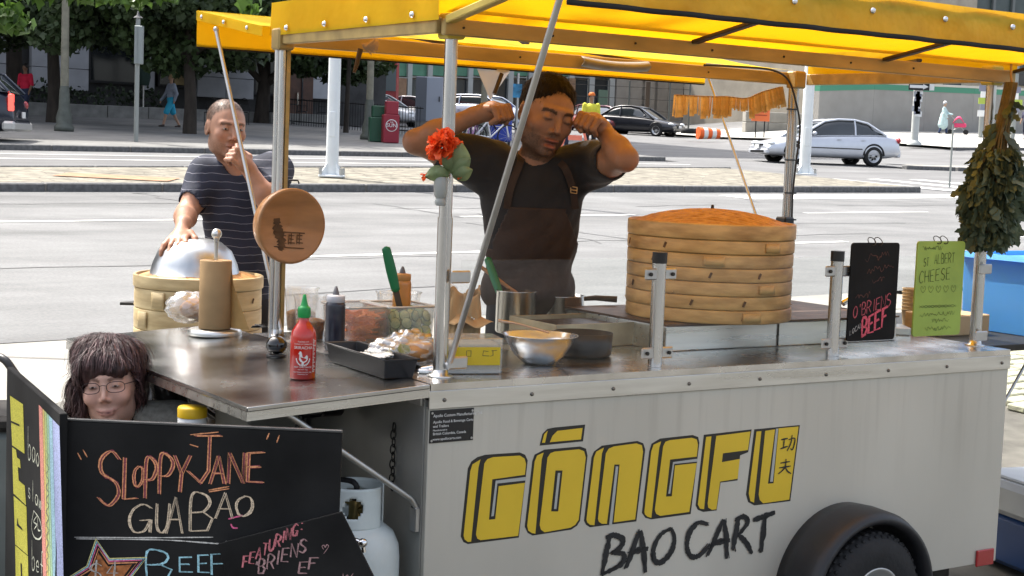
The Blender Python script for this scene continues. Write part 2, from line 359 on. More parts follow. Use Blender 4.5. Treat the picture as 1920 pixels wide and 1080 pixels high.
def road_wear(m):
    nn = m.node_tree.nodes; ll = m.node_tree.links; bc_ = nn['Principled BSDF'].inputs['Base Color']; tc_ = nn.new('ShaderNodeTexCoord'); rt = nn.new('ShaderNodeMapping'); rt.inputs['Rotation'].default_value = (0, 0, -SA); sc_ = nn.new('ShaderNodeMapping'); sc_.inputs['Scale'].default_value = (.06, .9, 1)
    ll.new(tc_.outputs['Object'], rt.inputs[0]); ll.new(rt.outputs[0], sc_.inputs[0]); a = nn.new('ShaderNodeTexNoise'); a.inputs['Scale'].default_value = 1; a.inputs['Detail'].default_value = 7; a.inputs['Roughness'].default_value = .65; ll.new(sc_.outputs[0], a.inputs['Vector'])
    r = nn.new('ShaderNodeMapRange'); r.inputs[1].default_value = .32; r.inputs[2].default_value = .68; r.inputs[3].default_value = .70; r.inputs[4].default_value = 1.12; ll.new(a.outputs['Fac'], r.inputs[0])
    g = nn.new('ShaderNodeTexNoise'); g.inputs['Scale'].default_value = 38; g.inputs['Detail'].default_value = 4; ll.new(rt.outputs[0], g.inputs['Vector']); r2 = nn.new('ShaderNodeMapRange'); r2.inputs[1].default_value = .3; r2.inputs[2].default_value = .7; r2.inputs[3].default_value = .84; r2.inputs[4].default_value = 1.12; ll.new(g.outputs['Fac'], r2.inputs[0])
    mu = nn.new('ShaderNodeMath'); mu.operation = 'MULTIPLY'; ll.new(r.outputs[0], mu.inputs[0]); ll.new(r2.outputs[0], mu.inputs[1]); mx = nn.new('ShaderNodeMix'); mx.data_type = 'RGBA'; mx.blend_type = 'MULTIPLY'; mx.inputs[0].default_value = 1; ll.new(bc_.links[0].from_socket, mx.inputs[6]); ll.new(mu.outputs[0], mx.inputs[7]); ll.new(mx.outputs[2], bc_)
road_wear(ASPH); road_wear(ASPH2)
TAR = mat('tar_seal', (.055, .055, .056), .7, var=.3, scale=5); rr = random.Random(12)
for i in range(15):                              # sealed cracks wandering over the carriageway
    s_, n_ = rr.uniform(2, 24), rr.uniform(10.6, 21); along = rr.random() < .6; pts = []; k = rr.randint(6, 16)
    for j in range(k): pts.append(st(s_, n_, .003)); s_ += rr.uniform(.25, .55) if along else rr.uniform(-.15, .2); n_ += rr.uniform(-.08, .08) if along else rr.uniform(.15, .4); n_ = min(n_, 21.5)
    b = MB(); b.ribbon(pts, rr.uniform(.02, .05), Vector((0, 0, 1)), .5); ob('road_crack', b, TAR)['kind'] = 'structure'
# lane paint
def dash(s0, s1, n0, w=.13, n1=None):
    b = MB(); n1 = n0 if n1 is None else n1; L = s1 - s0
    b.grid(lambda a, t: st(s0 + L * a, n0 + (n1 - n0) * a + w * (t - .5), .006), max(1, int(L)), 1); o = ob('lane_marking', b, PAINT); o['kind'] = 'structure'
for i in range(-4, 9): dash(2.05 + i * 6.0 - 1.0, 2.05 + i * 6.0 + 2.0 - 0.0, 13.65)
for i in range(-4, 7): dash(5.5 + i * 7.0, 5.5 + i * 7.0 + 3.2, 17.5)
dash(-30, 27, NB(20) + 2.4, .16, NB(20) + 2.6); dash(-30, 30, 31.2, .14)
dash(21, 33, 20.6, .9, 20.9); dash(29.5, 30.0, 24, 4.0); dash(31.2, 31.7, 24, 4.0); dash(32.9, 33.4, 24, 4.0)
# kerbs made of single granite stones
kst = MB(); kst.box((0, 0, -.12), (1.78, .3, .125), .018)
kme = None
def kerb(name, s0, s1, nf, label_parent=None, flip=False, Lk=1.8):
    global kme
    root = sheet(name, s0, s1, lambda s: nf(s) + .03, lambda s: nf(s) + .27, -.05, GRAN, kind=None); root['kind'] = 'structure'
    s = s0
    while s < s1 - .1:
        p = st(s, nf(s)); q = st(s + Lk, nf(s + Lk)); d = q - p
        if kme is None: o = ob('kerb_stone', kst, GRAN); kme = o.data
        else: o = D.objects.new('kerb_stone', kme); COL.objects.link(o)
        o.parent = root; ry = -math.asin(d.z / d.length)
        o.matrix_local = Matrix.Translation(p + Vector((0, 0, random.uniform(-.004, .006)))) @ Matrix.Rotation(math.atan2(d.y, d.x), 4, 'Z') @ Matrix.Rotation(ry, 4, 'Y')
        s += Lk
    return root
kerb('median_kerb', -8.0, 28.0, lambda s: NK)
kerb('median_rear_kerb', -2.0, 28.0, lambda s: NB(s) - .05)
kerb('far_kerb', -2, 30.2, lambda s: NF)
kerb('island_kerb', 38.4, 56, lambda s: 30.3 + (s - 38.8) * -.30)
kerb('corner_kerb', 52, 90, lambda s: 38.6 + .03 * (s - 46))
sheet('far_sidewalk', -30, 30.5, NF + .3, 56, .11, CONC2)
sheet('right_sidewalk', 52, 120, lambda s: 38.85 + .03 * (s - 46), 60, .11, mat('concrete_right', (.40, .39, .36), .9, var=.12, scale=1.5, detail=8))
sheet('island', 38.6, 60, lambda s: 30.55 + (s - 38.8) * -.30, lambda s: 31.6 + (s - 38.8) * -.30, .10, CONC)
# single slabs and pavers of the plaza that the camera sees left of the cart, setts right of it
def lay(name, s0, s1, n0, n1, ls, ln, m, hh=.04, gap=.012, stag=.5, jit=.004, parent=pz, bev=.008):
    pb = MB(); pb.box((0, 0, -hh), (ls - gap, ln - gap, 0), bev); first = ob(name, pb, m, parent); me = first.data; k = 0; r = 0; n = n0
    while n < n1 - .01:
        s = s0 + (ls * stag if r % 2 else 0)
        while s < s1:
            p = st(s, n); e = st(s + 1, n) - p; f_ = st(s, n + 1) - p
            o = first if k == 0 else D.objects.new(name, me)
            if k: COL.objects.link(o); o.parent = parent
            X = e.normalized(); Z = X.cross(f_).normalized(); Y = Z.cross(X)
            Mx = Matrix((X, Y, Z)).transposed().to_4x4(); o.matrix_local = Matrix.Translation(p + Vector((0, 0, .002 + random.uniform(-jit, jit)))) @ Mx @ Matrix.Rotation(random.uniform(-.004, .004), 4, 'X')
            k += 1; s += ls
        n += ln; r += 1
    return k
lay('slab', -2.4, 11, 7.9, 9.8, 1.55, .95, CONC, stag=.35)
lay('paver', .6, 6.0, 4.7, 7.9, .52, .40, mat('paver_stone', (.26, .25, .225), .9, var=.28, scale=1.6, bump=.4, bscale=40, detail=8), jit=.005)
lay('sett', 8.2, 11.4, 4.6, 7.9, .26, .15, mat('sett_stone', (.36, .34, .28), .9, var=.3, scale=2.2, bump=.5, bscale=30, col2=(.40, .42, .25)), jit=.008, gap=.02)

# ================================================================ the food cart (local: u along the front, v into the depth, w up)
cart = thing('food_cart', 'aluminium street food cart with yellow canopy and yellow block lettering', 'food cart', CA, PHI)
L = 2.43; WT = .949
PANEL = mat('cart_panel', (.53, .505, .435), .5, .2, var=.10, scale=1.1, stretch=(1.6, 1.6, .8), bump=.02, bscale=40, detail=8, rvar=.1)
pn_ = PANEL.node_tree; nn = pn_.nodes; ll = pn_.links; bc_ = nn['Principled BSDF'].inputs['Base Color']; tc_ = nn.new('ShaderNodeTexCoord'); mp_ = nn.new('ShaderNodeMapping'); mp_.inputs['Scale'].default_value = (16, 16, .9); ll.new(tc_.outputs['Object'], mp_.inputs[0])
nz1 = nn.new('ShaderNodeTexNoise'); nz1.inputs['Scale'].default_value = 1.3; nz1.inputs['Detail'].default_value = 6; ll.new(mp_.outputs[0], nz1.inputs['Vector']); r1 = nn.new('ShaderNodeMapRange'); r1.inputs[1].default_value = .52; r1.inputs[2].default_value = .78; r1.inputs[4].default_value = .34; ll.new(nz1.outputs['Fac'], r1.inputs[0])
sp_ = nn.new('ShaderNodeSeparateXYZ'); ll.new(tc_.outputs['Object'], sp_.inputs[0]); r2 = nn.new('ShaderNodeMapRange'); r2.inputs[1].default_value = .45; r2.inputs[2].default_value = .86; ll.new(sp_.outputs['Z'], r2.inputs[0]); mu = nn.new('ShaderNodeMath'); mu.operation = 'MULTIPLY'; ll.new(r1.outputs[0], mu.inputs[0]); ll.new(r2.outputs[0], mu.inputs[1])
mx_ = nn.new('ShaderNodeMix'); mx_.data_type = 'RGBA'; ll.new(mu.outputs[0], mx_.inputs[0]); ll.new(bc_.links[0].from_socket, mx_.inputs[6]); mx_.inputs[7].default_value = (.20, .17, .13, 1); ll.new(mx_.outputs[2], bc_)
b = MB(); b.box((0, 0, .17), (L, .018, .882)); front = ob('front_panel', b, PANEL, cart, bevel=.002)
b = MB(); b.box((-.004, .02, .17), (.012, 1.16, .90)); ob('end_panel', b, mat('end_steel', (.42, .42, .39), .45, .45, var=.18, scale=4, rvar=.15), cart)
b = MB(); b.box((L - .014, .02, .17), (L + .002, 1.16, .90)); ob('end_panel', b, PANEL, cart)
b = MB(); b.box((.52, .80, .17), (1.42, .815, .92)); b.box((.50, .80, .17), (.52, 1.16, .92)); b.box((1.42, .80, .17), (1.44, 1.16, .92)); b.box((.012, 1.145, .17), (.50, 1.16, .92)); b.box((1.44, 1.145, .17), (L-.014, 1.16, .92)); ob('rear_panel', b, STEEL, cart)
b = MB(); b.box((.014, .02, .17), (L - .016, 1.14, .2)); ob('floor_pan', b, DRKM, cart)
b = MB(); b.prism([(0, -.006), (L, -.006), (L, 1.17), (1.42, 1.17), (1.42, .82), (.52, .82), (.52, 1.17), (0, 1.17)], .929, WT); ob('counter', b, STEELC, cart, bevel=.003)
b = MB(); b.box((-.003, -.006, .878), (L + .003, -.0005, .9285)); fas = ob('fascia', b, STEEL, cart, bevel=.0015)
b = MB(); b.cyl((0, -.010, 0), (0, -.006, 0), .005, .0062, 10); b.cyl((0, -.0125, 0), (0, -.010, 0), .0022, .005, 10); scr = None
for i in range(9):
    if scr is None: scr = ob('screw', b, mat('screw_grey', (.18, .17, .15), .4, .8), fas)
    o = scr if i == 0 else dup(scr, fas)
    o.location = (.045 + i * .2925, 0, .902)
# name plate with its print
b = MB(); p0 = clv(806, 770, 0); p1 = clv(886, 822, 0); b.box((p0.x, -.003, p1.z - .004), (p1.x, -.0005, p0.z)); npl = ob('name_plate', b, mat('plate_black', (.012, .012, .013), .35), cart, bevel=.001)
tx = MB(); Mx = Matrix.Rotation(PI/2, 4, 'X')
for k, (t, sz) in enumerate([('Apollo Custom Manufacturing Ltd.', .0115), ('Apollo Food & Beverage Carts', .0105), ('and Trailers', .0105), ('Manufactured in', .007), ('British Columbia, Canada', .0105), ('www.apollocarts.com', .0105)]):
    text_mesh(tx, t, Matrix.Translation((p0.x + .01, -.0034, p0.z - .019 - [0, .017, .029, .039, .050, .065][k])) @ Mx, sz, .0002)
ob('plate_print', tx, mat('print_white', (.7, .7, .68), .6), npl)
b = MB()
for sx in (p0.x + .006, p1.x - .006):
    for sz in (p1.z + .003, p0.z - .007): b.cyl((sx, -.005, sz), (sx, -.003, sz), .0035, None, 8)
ob('rivet', b, ALU, npl)['kind'] = 'stuff'
# big lettering: flat vinyl layers on the panel
YEL = mat('vinyl_yellow', (.70, .48, .03), .42, var=.05, scale=5); BLV = mat('vinyl_black', (.02, .018, .014), .45); GRV = mat('vinyl_grey', (.42, .43, .40), .5)
def za(P): return [(780 + .3704 * x, 680 + .3704 * y) for x, y in P]
def zb(P): return [(1300 + .4074 * x, 640 + .4074 * y) for x, y in P]
def decal(mb, poly, lvl, side=0):
    pts = [clv(x, y, 0) for x, y in poly]; keep = mb.M; mb.M = Matrix.Rotation(PI/2, 4, 'X')      # (x,y,z)->(x,-z,y)
    mb.prism([(p.x, p.z) for p in pts], .0004, .0006 + .0007 * lvl); mb.M = keep
LET = [
 (za, [(226,880),(262,535),(280,500),(310,478),(350,466),(525,454),(552,466),(565,495),(520,885),(262,918),(240,908)],
  [(240,875),(274,550),(285,515),(325,490),(315,530),(278,905),(262,907),(246,895)],
  [(303,870),(345,510),(360,488),(390,478),(525,470),(548,485),(556,512),(550,567),(385,590),(368,795),(400,792),(418,625),(550,608),(516,876),(325,898),(310,890)],
  [(402,597),(557,578),(555,595),(410,611),(392,775),(380,778)]),
 (za, [(550,830),(588,500),(600,465),(650,440),(830,424),(860,435),(868,470),(830,800),(815,825),(785,845),(590,875),(565,862)],
  [(562,825),(600,500),(612,470),(645,455),(635,490),(603,865),(585,862),(568,850)],
  [(625,820),(665,480),(680,458),(700,450),(825,438),(850,448),(858,480),(822,795),(805,820),(780,835),(650,858),(632,845)], None),
 (za, [(625,420),(640,360),(665,335),(700,328),(856,313),(845,398)], [(637,405),(648,362),(665,345),(652,405)], [(677,402),(690,370),(715,345),(842,330),(834,388)], None),
 (za, [(850,800),(888,480),(900,450),(940,420),(1120,396),(1150,408),(1160,440),(1115,803),(880,833),(860,820)],
  [(862,795),(900,480),(912,450),(950,430),(940,460),(902,822),(880,820),(866,808)],
  [(920,790),(960,460),(975,435),(1000,424),(1115,408),(1142,418),(1148,450),(1108,793),(1000,808),(1030,515),(1003,515),(965,815),(940,815),(925,805)],
  [(1010,525),(1022,525),(990,820),(976,822)]),
 (za, [(1143,760),(1180,450),(1192,410),(1235,384),(1400,366),(1428,376),(1434,405),(1390,766),(1190,793),(1160,785)],
  [(1155,755),(1190,450),(1202,415),(1240,398),(1230,430),(1190,785),(1172,780),(1158,768)],
  [(1208,745),(1250,425),(1262,400),(1285,392),(1395,380),(1420,388),(1426,415),(1420,475),(1285,490),(1264,678),(1294,676),(1310,520),(1420,508),(1382,755),(1235,775),(1215,765)],
  [(1300,503),(1424,486),(1422,500),(1305,512),(1285,662),(1276,663)]),
 (zb, [(10,755),(48,430),(268,405),(252,510),(215,525),(203,640),(125,650),(107,778),(45,785),(20,775)],
  [(20,750),(58,440),(82,437),(48,772),(30,770)],
  [(65,745),(105,435),(262,415),(250,500),(135,515),(130,556),(213,541),(203,632),(122,645),(105,772),(85,775),(68,765)], None),
 (zb, [(242,705),(280,405),(490,385),(446,735),(280,755),(252,740)], [(254,700),(290,415),(312,413),(278,742),(262,735)],
  [(300,705),(330,412),(375,405),(342,655),(368,653),(392,400),(483,392),(440,728),(320,745),(305,730)], [(379,402),(389,401),(364,645),(352,646)])]
for fn, outer, strip, main, slot in LET:
    b = MB(); decal(b, fn(outer), 0); lt = ob('letter', b, BLV, front)
    b = MB(); decal(b, fn(strip), 1); decal(b, fn(main), 1); ob('letter_face', b, YEL, lt)
    if slot: b = MB(); decal(b, fn(slot), 2); ob('letter_slot', b, GRV, lt)
    if main[0] == (625, 820):
        b = MB(); decal(b, fn([(705,545),(740,545),(718,752),(683,752)]), 2); ob('letter_slot', b, BLV, lt)
        b = MB(); decal(b, fn([(716,558),(728,557),(708,740),(696,740)]), 3); ob('letter_slot', b, GRV, lt)
def smooth_line(P, n=6):
    P = [Vector(p) for p in P]
    if len(P) < 3: return [P[0].lerp(P[-1], i / n) for i in range(n + 1)]
    out = []
    for i in range(len(P) - 1):
        a, b_, c, d = P[max(i-1, 0)], P[i], P[i+1], P[min(i+2, len(P)-1)]
        for k in range(n):
            t = k / n; out.append(.5 * ((2*b_) + (c-a)*t + (2*a-5*b_+4*c-d)*t*t + (3*b_-a-3*c+d)*t**3))
    return out + [P[-1]]
def strokes(mb, lines, w, place, nrm, jit=.2, curve=True, taper=True):
    for ln in lines:
        pts = smooth_line([Vector((x, y, 0)) for x, y in ln], 8) if curve else [Vector((x, y, 0)) for x, y in ln]
        k = len(pts); ws = [w * (.55 + .45 * min(1, 3 * min(i + .3, k - 1 - i + .3) / k)) if taper else w for i in range(k)]
        mb.ribbon([place(p.x, p.y) for p in pts], ws, nrm, jit)
fp = lambda x, y: clv(x, y, 0) + Vector((0, -.0032, 0)); FN = Vector((0, -1, 0))
INK = mat('ink_black', (.02, .02, .02), .6)
HAN = [[[(402,452),(432,446)],[(416,450),(412,488)],[(398,494),(432,482)],[(436,452),(464,446),(460,480),(452,498),(444,492)],[(452,430),(446,468),(428,504)]],
       [[(398,560),(442,552)],[(392,582),(446,573)],[(424,540),(418,580),(388,610)],[(420,578),(432,598),(448,608)]]]
for ch in HAN:
    b = MB(); strokes(b, [zb(l) for l in ch], .0052, fp, FN, .15); ob('character', b, INK, front)
BAO = [[za([(978,872),(962,960),(938,1068)]), za([(958,884),(1000,872),(1045,895),(1030,935),(985,962)]), za([(985,962),(1040,965),(1052,995),(1020,1030),(935,1072)])],
       [za([(1128,850),(1095,950),(1060,1038)]), za([(1135,848),(1150,950),(1158,1062)]), za([(1075,968),(1120,950),(1172,940)])],
       [za([(1290,838),(1235,870),(1200,940),(1205,1000),(1240,1008),(1285,960),(1305,890),(1290,840)])],
       [[(1326,983),(1308,980),(1292,1000),(1287,1025),(1295,1043),(1312,1040),(1330,1020)]],
       [zb([(135,818),(100,900),(64,985)]), zb([(138,820),(148,900),(150,1000)]), zb([(84,932),(125,920),(166,914)])],
       [zb([(208,808),(195,880),(180,962)]), zb([(190,820),(230,806),(246,835),(205,890)]), zb([(205,890),(240,925),(268,976)])],
       [zb([(272,822),(320,806),(374,786)]), zb([(328,802),(318,880),(306,972)])]]
for ch in BAO:
    b = MB(); strokes(b, ch, .019, fp, FN, .22)
    for l in ch:
        for q in range(2): strokes(b, [[(x + random.uniform(-5, 5), y + random.uniform(-3, 3)) for x, y in l]], .006, lambda x, y: fp(x, y) + Vector((0, -.0004, 0)), FN, .5)
    ob('letter', b, INK, front)
# wheel, fender, reflector
wc = clv(1618, 1060, -.09); wu = wc.x - .022; wz = .172
t = MB(); t.M = Matrix.Translation((wu, -.10, wz)) @ Matrix.Rotation(PI/2, 4, 'X')
t.lathe([(.105, -.075), (.15, -.083), (.20, -.072), (.218, -.05), (.222, 0), (.218, .05), (.20, .072), (.15, .083), (.105, .075)], 56); wh = ob('wheel', t, RUB, cart)
t = MB(); t.M = Matrix.Translation((wu, -.10, wz)) @ Matrix.Rotation(PI/2, 4, 'X')
for i in range(44):
    a = 2 * PI * i / 44; k = Matrix.Rotation(a, 4, 'Z'); kp = t.M; t.M = kp @ k
    t.box((.190, -.006, .045), (.214, .006, .066), .002); t.box((.214, -.009, -.05), (.2245, .009, .05), .003); t.M = kp
ob('tread', t, RUB, wh)['kind'] = 'stuff'
t = MB(); t.M = Matrix.Translation((wu, -.10, wz)) @ Matrix.Rotation(PI/2, 4, 'X')
t.lathe([(0, .04), (.03, .04), (.035, .03), (.07, .028), (.085, .05), (.10, .074), (.108, .08), (.112, .078), (.10, .05), (.095, -.05)], 40)
for i in range(5): a = 2*PI*i/5; t.cyl((.05*math.cos(a), .05*math.sin(a), .028), (.05*math.cos(a), .05*math.sin(a), .045), .009, None, 6)
ob('rim', t, mat('wheel_silver', (.55, .56, .55), .4, .7), wh)
t = MB(); t.M = Matrix.Translation((wu, 0, wz)) @ Matrix.Rotation(PI/2, 4, 'X')
t.lathe([(.245, .0), (.292, .0), (.296, .06), (.292, .14), (.278, .172), (.264, .176), (.252, .165), (.25, .14), (.25, 0)], 40, a0=-.25, a1=PI + .25); ob('fender', t, mat('fender_black', (.02, .021, .024), .42, var=.3, scale=8, bump=.1, bscale=30), cart)
q0 = clv(1829, 1032, 0); q1 = clv(1859, 1057, 0); b = MB(); b.box((q0.x, -.010, q1.z), (q1.x, -.0005, q0.z), .003); ob('reflector', b, mat('reflector_red', (.35, .015, .02), .25, coat=.5), cart)
b = MB(); b.box((.1, .1, .10), (2.3, .15, .165)); b.box((.1, .9, .10), (2.3, .95, .165)); b.cyl((wu, -.1, wz), (wu, 1.2, wz), .02); ob('chassis', b, DRKM, cart)
b = MB(); b.box((L + .003, .05, .60), (L + .02, .09, .64)); ob('side_catch', b, DRKM, cart)
# side leaf (folds down at the left end), with turned edge; slightly sagging outwards
DR = .058
def lf(u, v, w): return (u, v, WT + w + DR * u)
leafM = Matrix.Shear('XY', 4, (0, 0))
b = MB(); x0, x1, y0, y1 = -.545, -.006, -.012, 1.45
def slab(mb, x0, x1, y0, y1, z0, z1):
    mb.add([lf(x0,y0,z0),lf(x1,y0,z0),lf(x1,y1,z0),lf(x0,y1,z0),lf(x0,y0,z1),lf(x1,y0,z1),lf(x1,y1,z1),lf(x0,y1,z1)], [(0,3,2,1),(4,5,6,7),(0,1,5,4),(1,2,6,5),(2,3,7,6),(3,0,4,7)])
slab(b, x0, x1, y0, y1, -.012, 0); leaf = ob('side_leaf', b, mat('leaf_steel', (.42, .42, .41), .24, 1, var=.3, scale=3.5, rvar=.16, bump=.05, bscale=16, detail=8), cart, bevel=.002)
b = MB(); slab(b, x0, x1, y0, y0 + .003, -.036, -.0125); ob('leaf_edge', b, STEEL, leaf)
b = MB(); slab(b, x0, x0 + .003, y0 + .0035, y1, -.036, -.0125); ob('leaf_edge', b, STEEL, leaf)
b = MB(); b.tube([lf(-.43, .02, -.03), lf(-.40, .02, -.05), (-.03, .03, .625), (-.012, .03, .60), (-.012, .03, .575)], .0085, 10); ob('leaf_strut', b, ALU, cart)
b = MB(); b.box((-.022, .018, .53), (-.005, .05, .60), .003); ob('strut_latch', b, ALU, cart)
b = MB(); b.tube([lf(-.43, 1.3, -.03), lf(-.38, 1.3, -.06), (-.03, 1.12, .60)], .008, 8); ob('leaf_strut', b, DRKM, cart)
b = MB(); b.box((-.016, .019, .885), (-.0055, 1.16, .925)); ob('hinge', b, STEEL, cart)
# right leaf, mostly behind the bin
b = MB(); b.box((L + .004, .15, .915), (L + .85, 1.16, .94)); rl_ = ob('side_leaf', b, DRKM, cart, bevel=.003)
b = MB(); b.tube([(L + .40, .2, .91), (L + .01, .12, .56)], .006, 8); ob('leaf_strut', b, ALU, cart)
# canopy poles
FLp, FRp, RLp, RRp = (.095, .105), (2.385, .12), clv(524, 340, 1.1).xy, clv(1486, 280, 1.1).xy
for nm, (pu, pv), r, w0 in (('canopy_pole', FLp, .0185, WT), ('canopy_pole', FRp, .0185, WT), ('canopy_pole', RLp, .0125, WT - .01), ('canopy_pole', RRp, .0145, WT - .01)):
    b = MB(); b.cyl((pu, pv, w0), (pu, pv, 1.915), r, None, 20)
    if r > .018: b.cyl((pu, pv, w0), (pu, pv, 1.40), .0215, None, 20)
    else: b.cyl((pu - .012, pv + .012, w0), (pu - .012, pv + .012, 1.9), r * .8, None, 12)
    po = ob(nm, b, POLE, cart)
    b = MB(); b.lathe([(r + .001, .03), (r + .006, .006), (.036, .004), (.036, 0.0005)], 24, (pu, pv, w0)); ob('pole_foot', b, STEEL, po)
b = MB(); b.box((RLp[0] + .012, RLp[1] - .008, WT), (RLp[0] + .026, RLp[1] + .01, 1.9)); ob('tan_strip', b, RAILM, cart)
# rails
RU0, RU1, RV0, RV1 = .045, 2.44, .07, 1.13
def rail(p, q, h=.045, t=.022, m=RAILM, nm='canopy_rail'):
    p = Vector(p); q = Vector(q); d = (q - p); X = d.normalized(); Y = Vector((0, 0, 1)).cross(X).normalized(); Z = X.cross(Y)
    b = MB(); b.M = Matrix.Translation(p) @ Matrix((X, Y, Z)).transposed().to_4x4(); b.box((0, -t/2, -h/2), (d.length, t/2, h/2), .003)
    r = ob(nm, b, m, cart); bb = MB(); bb.M = b.M; k = int(d.length / .30)
    for i in range(k): bb.cyl((.06 + i * .30, -t/2 - .003, 0), (.06 + i * .30, -t/2, 0), .0035, None, 8)
    if h > .03: ob('bolt', bb, DRKM, r)['kind'] = 'stuff'
    return r
rail((RU0, RV0, 1.925), (RU1, RV0, 1.925)); rail((RU0, RV1, 1.935), (RU1, RV1, 1.935), .05); rail((RU0, RV0 + .02, 1.930), (RU0, RV1 - .02, 1.935)); rail((RU1, RV0 + .02, 1.930), (RU1, RV1 - .02, 1.935))
for k, (pu, pv) in enumerate((FLp, FRp, RLp, RRp)):
    b = MB(); b.box((pu - .03, pv - .03, 1.895), (pu + .03, pv + .03, 1.965), .006); ob('corner_bracket', b, mat('bracket_yellow', (.55, .42, .06), .5, .2) if k < 2 else RAILM, cart)
# main roof: hipped canvas with a little sag
def roof(a, c):
    u = RU0 - .01 + (RU1 - RU0 + .02) * a; v = RV0 - .015 + (RV1 - RV0 + .03) * c; e = min(a, 1 - a) * 2.28; f_ = min(c, 1 - c) * 2
    h = min(e, f_, 1) * .30; return (u, v, 2.045 + h - .02 * math.sin(PI * min(1, e)) * math.sin(PI * c))
b = MB(); b.grid(roof, 40, 20); can = ob('canopy_roof', b, CANVAS, cart)
def vstrip(name, p, q, w0, w1, m, out, par, amp=.004, wl=.16, hem=True):
    p = Vector(p); q = Vector(q); Ln = (q - p).length; k = int(Ln / .03); o3 = Vector(out); ph = random.uniform(0, 6); b = MB()
    f_ = lambda a, t: tuple(p.lerp(q, a) + o3 * (amp * math.sin(a * Ln / wl * 2 * PI + ph) * (1 - t) + amp * .6 * math.sin(a * Ln / wl * 3.7 + t * 3)) + Vector((0, 0, w0 + (w1 - w0) * t)))
    b.grid(f_, k, 5); o = ob(name, b, m, par)
    if hem:
        b = MB(); b.grid(lambda a, t: tuple(Vector(f_(a, 0)) + o3 * .0025 + Vector((0, 0, -.006 + .014 * t))), k, 1); ob('hem', b, HEM, o, solid=.003)
    return o
def snaps(p, q, n, z, out, par):
    p = Vector(p); q = Vector(q); bb = MB(); bb.lathe([(.0001, .008), (.005, .007), (.0085, .003), (.0095, 0)], 12); s_ = None
    for i in range(n):
        a = (i + .5) / n; c = p.lerp(q, a) + Vector((0, 0, z)) + Vector(out) * .008
        if s_ is None: s_ = ob('snap', bb, CHROME, par); o = s_
        else: o = dup(s_, par)
        o.matrix_local = Matrix.Translation(c) @ Vector(out).to_track_quat('Z', 'Y').to_matrix().to_4x4()
lv = vstrip('side_valance', (RU0 - .016, RV0 - .005, 0), (RU0 - .016, RV1 + .02, 0), 1.942, 2.05, CANVAS, (-1, 0, 0), can, .002, .5, False); snaps((RU0 - .016, RV0 - .005, 0), (RU0 - .016, RV1 + .02, 0), 4, 1.962, (-1, 0, 0), lv)
vstrip('side_valance', (RU1 + .016, RV0, 0), (RU1 + .016, RV1, 0), 1.942, 2.05, CANVAS, (1, 0, 0), can, .002, .5, False)
# front awning flap, propped up
FV, FW = -.50, 2.062
b = MB(); b.grid(lambda a, t: (RU0 + (RU1 - RU0) * a, RV0 - .015 + (FV - RV0 + .015) * t, 1.965 + (FW - 1.965) * t - .012 * math.sin(PI * t) * abs(math.sin(a * 4 * PI))), 48, 10); ff = ob('front_flap', b, CANVAS, cart)
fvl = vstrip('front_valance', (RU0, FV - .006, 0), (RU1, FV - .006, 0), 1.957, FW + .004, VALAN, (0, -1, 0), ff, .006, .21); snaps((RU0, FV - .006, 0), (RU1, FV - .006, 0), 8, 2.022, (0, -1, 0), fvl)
for u in (RU0 + .012, .93, 1.76, RU1 - .012):
    rail((u, RV0 - .015, 1.944), (u, FV + .02, 2.038), .022 if u < .9 else .012, .03, mat('flap_bar', (.48, .36, .08), .5, .2) if u < .9 else RIBM, 'flap_rib')
rail((RU0, FV + .012, 2.043), (RU1, FV + .012, 2.043), .02, .02, RIBM, 'flap_bar')
# rear awning flap
BV, BW = 1.71, 2.052
b = MB(); b.grid(lambda a, t: (.0 + 2.40 * a, RV1 + .015 + (BV - RV1 - .015) * t, 1.972 + (BW - 1.972) * t - .01 * math.sin(PI * t)), 40, 8); rf = ob('rear_flap', b, CANVAS, cart)
vstrip('rear_valance', (0, BV + .004, 0), (2.40, BV + .004, 0), 1.925, BW + .002, CANVAS, (0, 1, 0), rf, .003, .4)
b = MB(); b.grid(lambda a, t: (-.004 - .003 * math.sin(a * 9), RV1 + .015 + (BV - RV1 - .015) * a, 1.972 + (BW - 1.972) * a - .034 * (1 - t)), 16, 2); sb_ = ob('flap_side_band', b, CANVAS, rf)
for a in (.2, .55, .9):
    bb = MB(); c = (-.008, RV1 + .015 + (BV - RV1 - .015) * a, 1.955 + (BW - 1.972) * a); bb.ell(c, .007, 8, 6); ob('snap', bb, CHROME, sb_)
rail((0, BV - .01, 2.035), (2.40, BV - .01, 2.035), .02, .02, RIBM, 'flap_bar')
for u in (.8, 1.6): rail((u, RV1 + .02, 1.955), (u, BV - .02, 2.028), .012, .03, RIBM, 'flap_rib')
rail((.4, .3, 1.96), (1.0, RV1 - .05, 1.985), .012, .03, RIBM, 'roof_brace'); rail((RU0 + .05, .6, 1.965), (RU1 - .05, .6, 1.965), .02, .03, RIBM, 'roof_brace')
rail((2.0, RV0 + .05, 1.96), (RU1 - .03, .7, 1.97), .012, .02, RIBM, 'roof_brace')
# prop rods
def rod(p, q, r=.0075): b = MB(); b.cyl(p, q, r, None, 10); b.ell(p, r * 1.5, 8, 6); b.ell(q, r * 1.5, 8, 6); return ob('prop_rod', b, ALU, cart)
rod((RU0 + .012, FV + .02, 2.005), (.105, .075, .985), .009); rod(clu(405, 55, -.005), (RLp[0] + .01, RLp[1] - .02, .965), .007); rod((2.38, BV - .03, 1.97), clv(1420, 410, 1.14), .006)
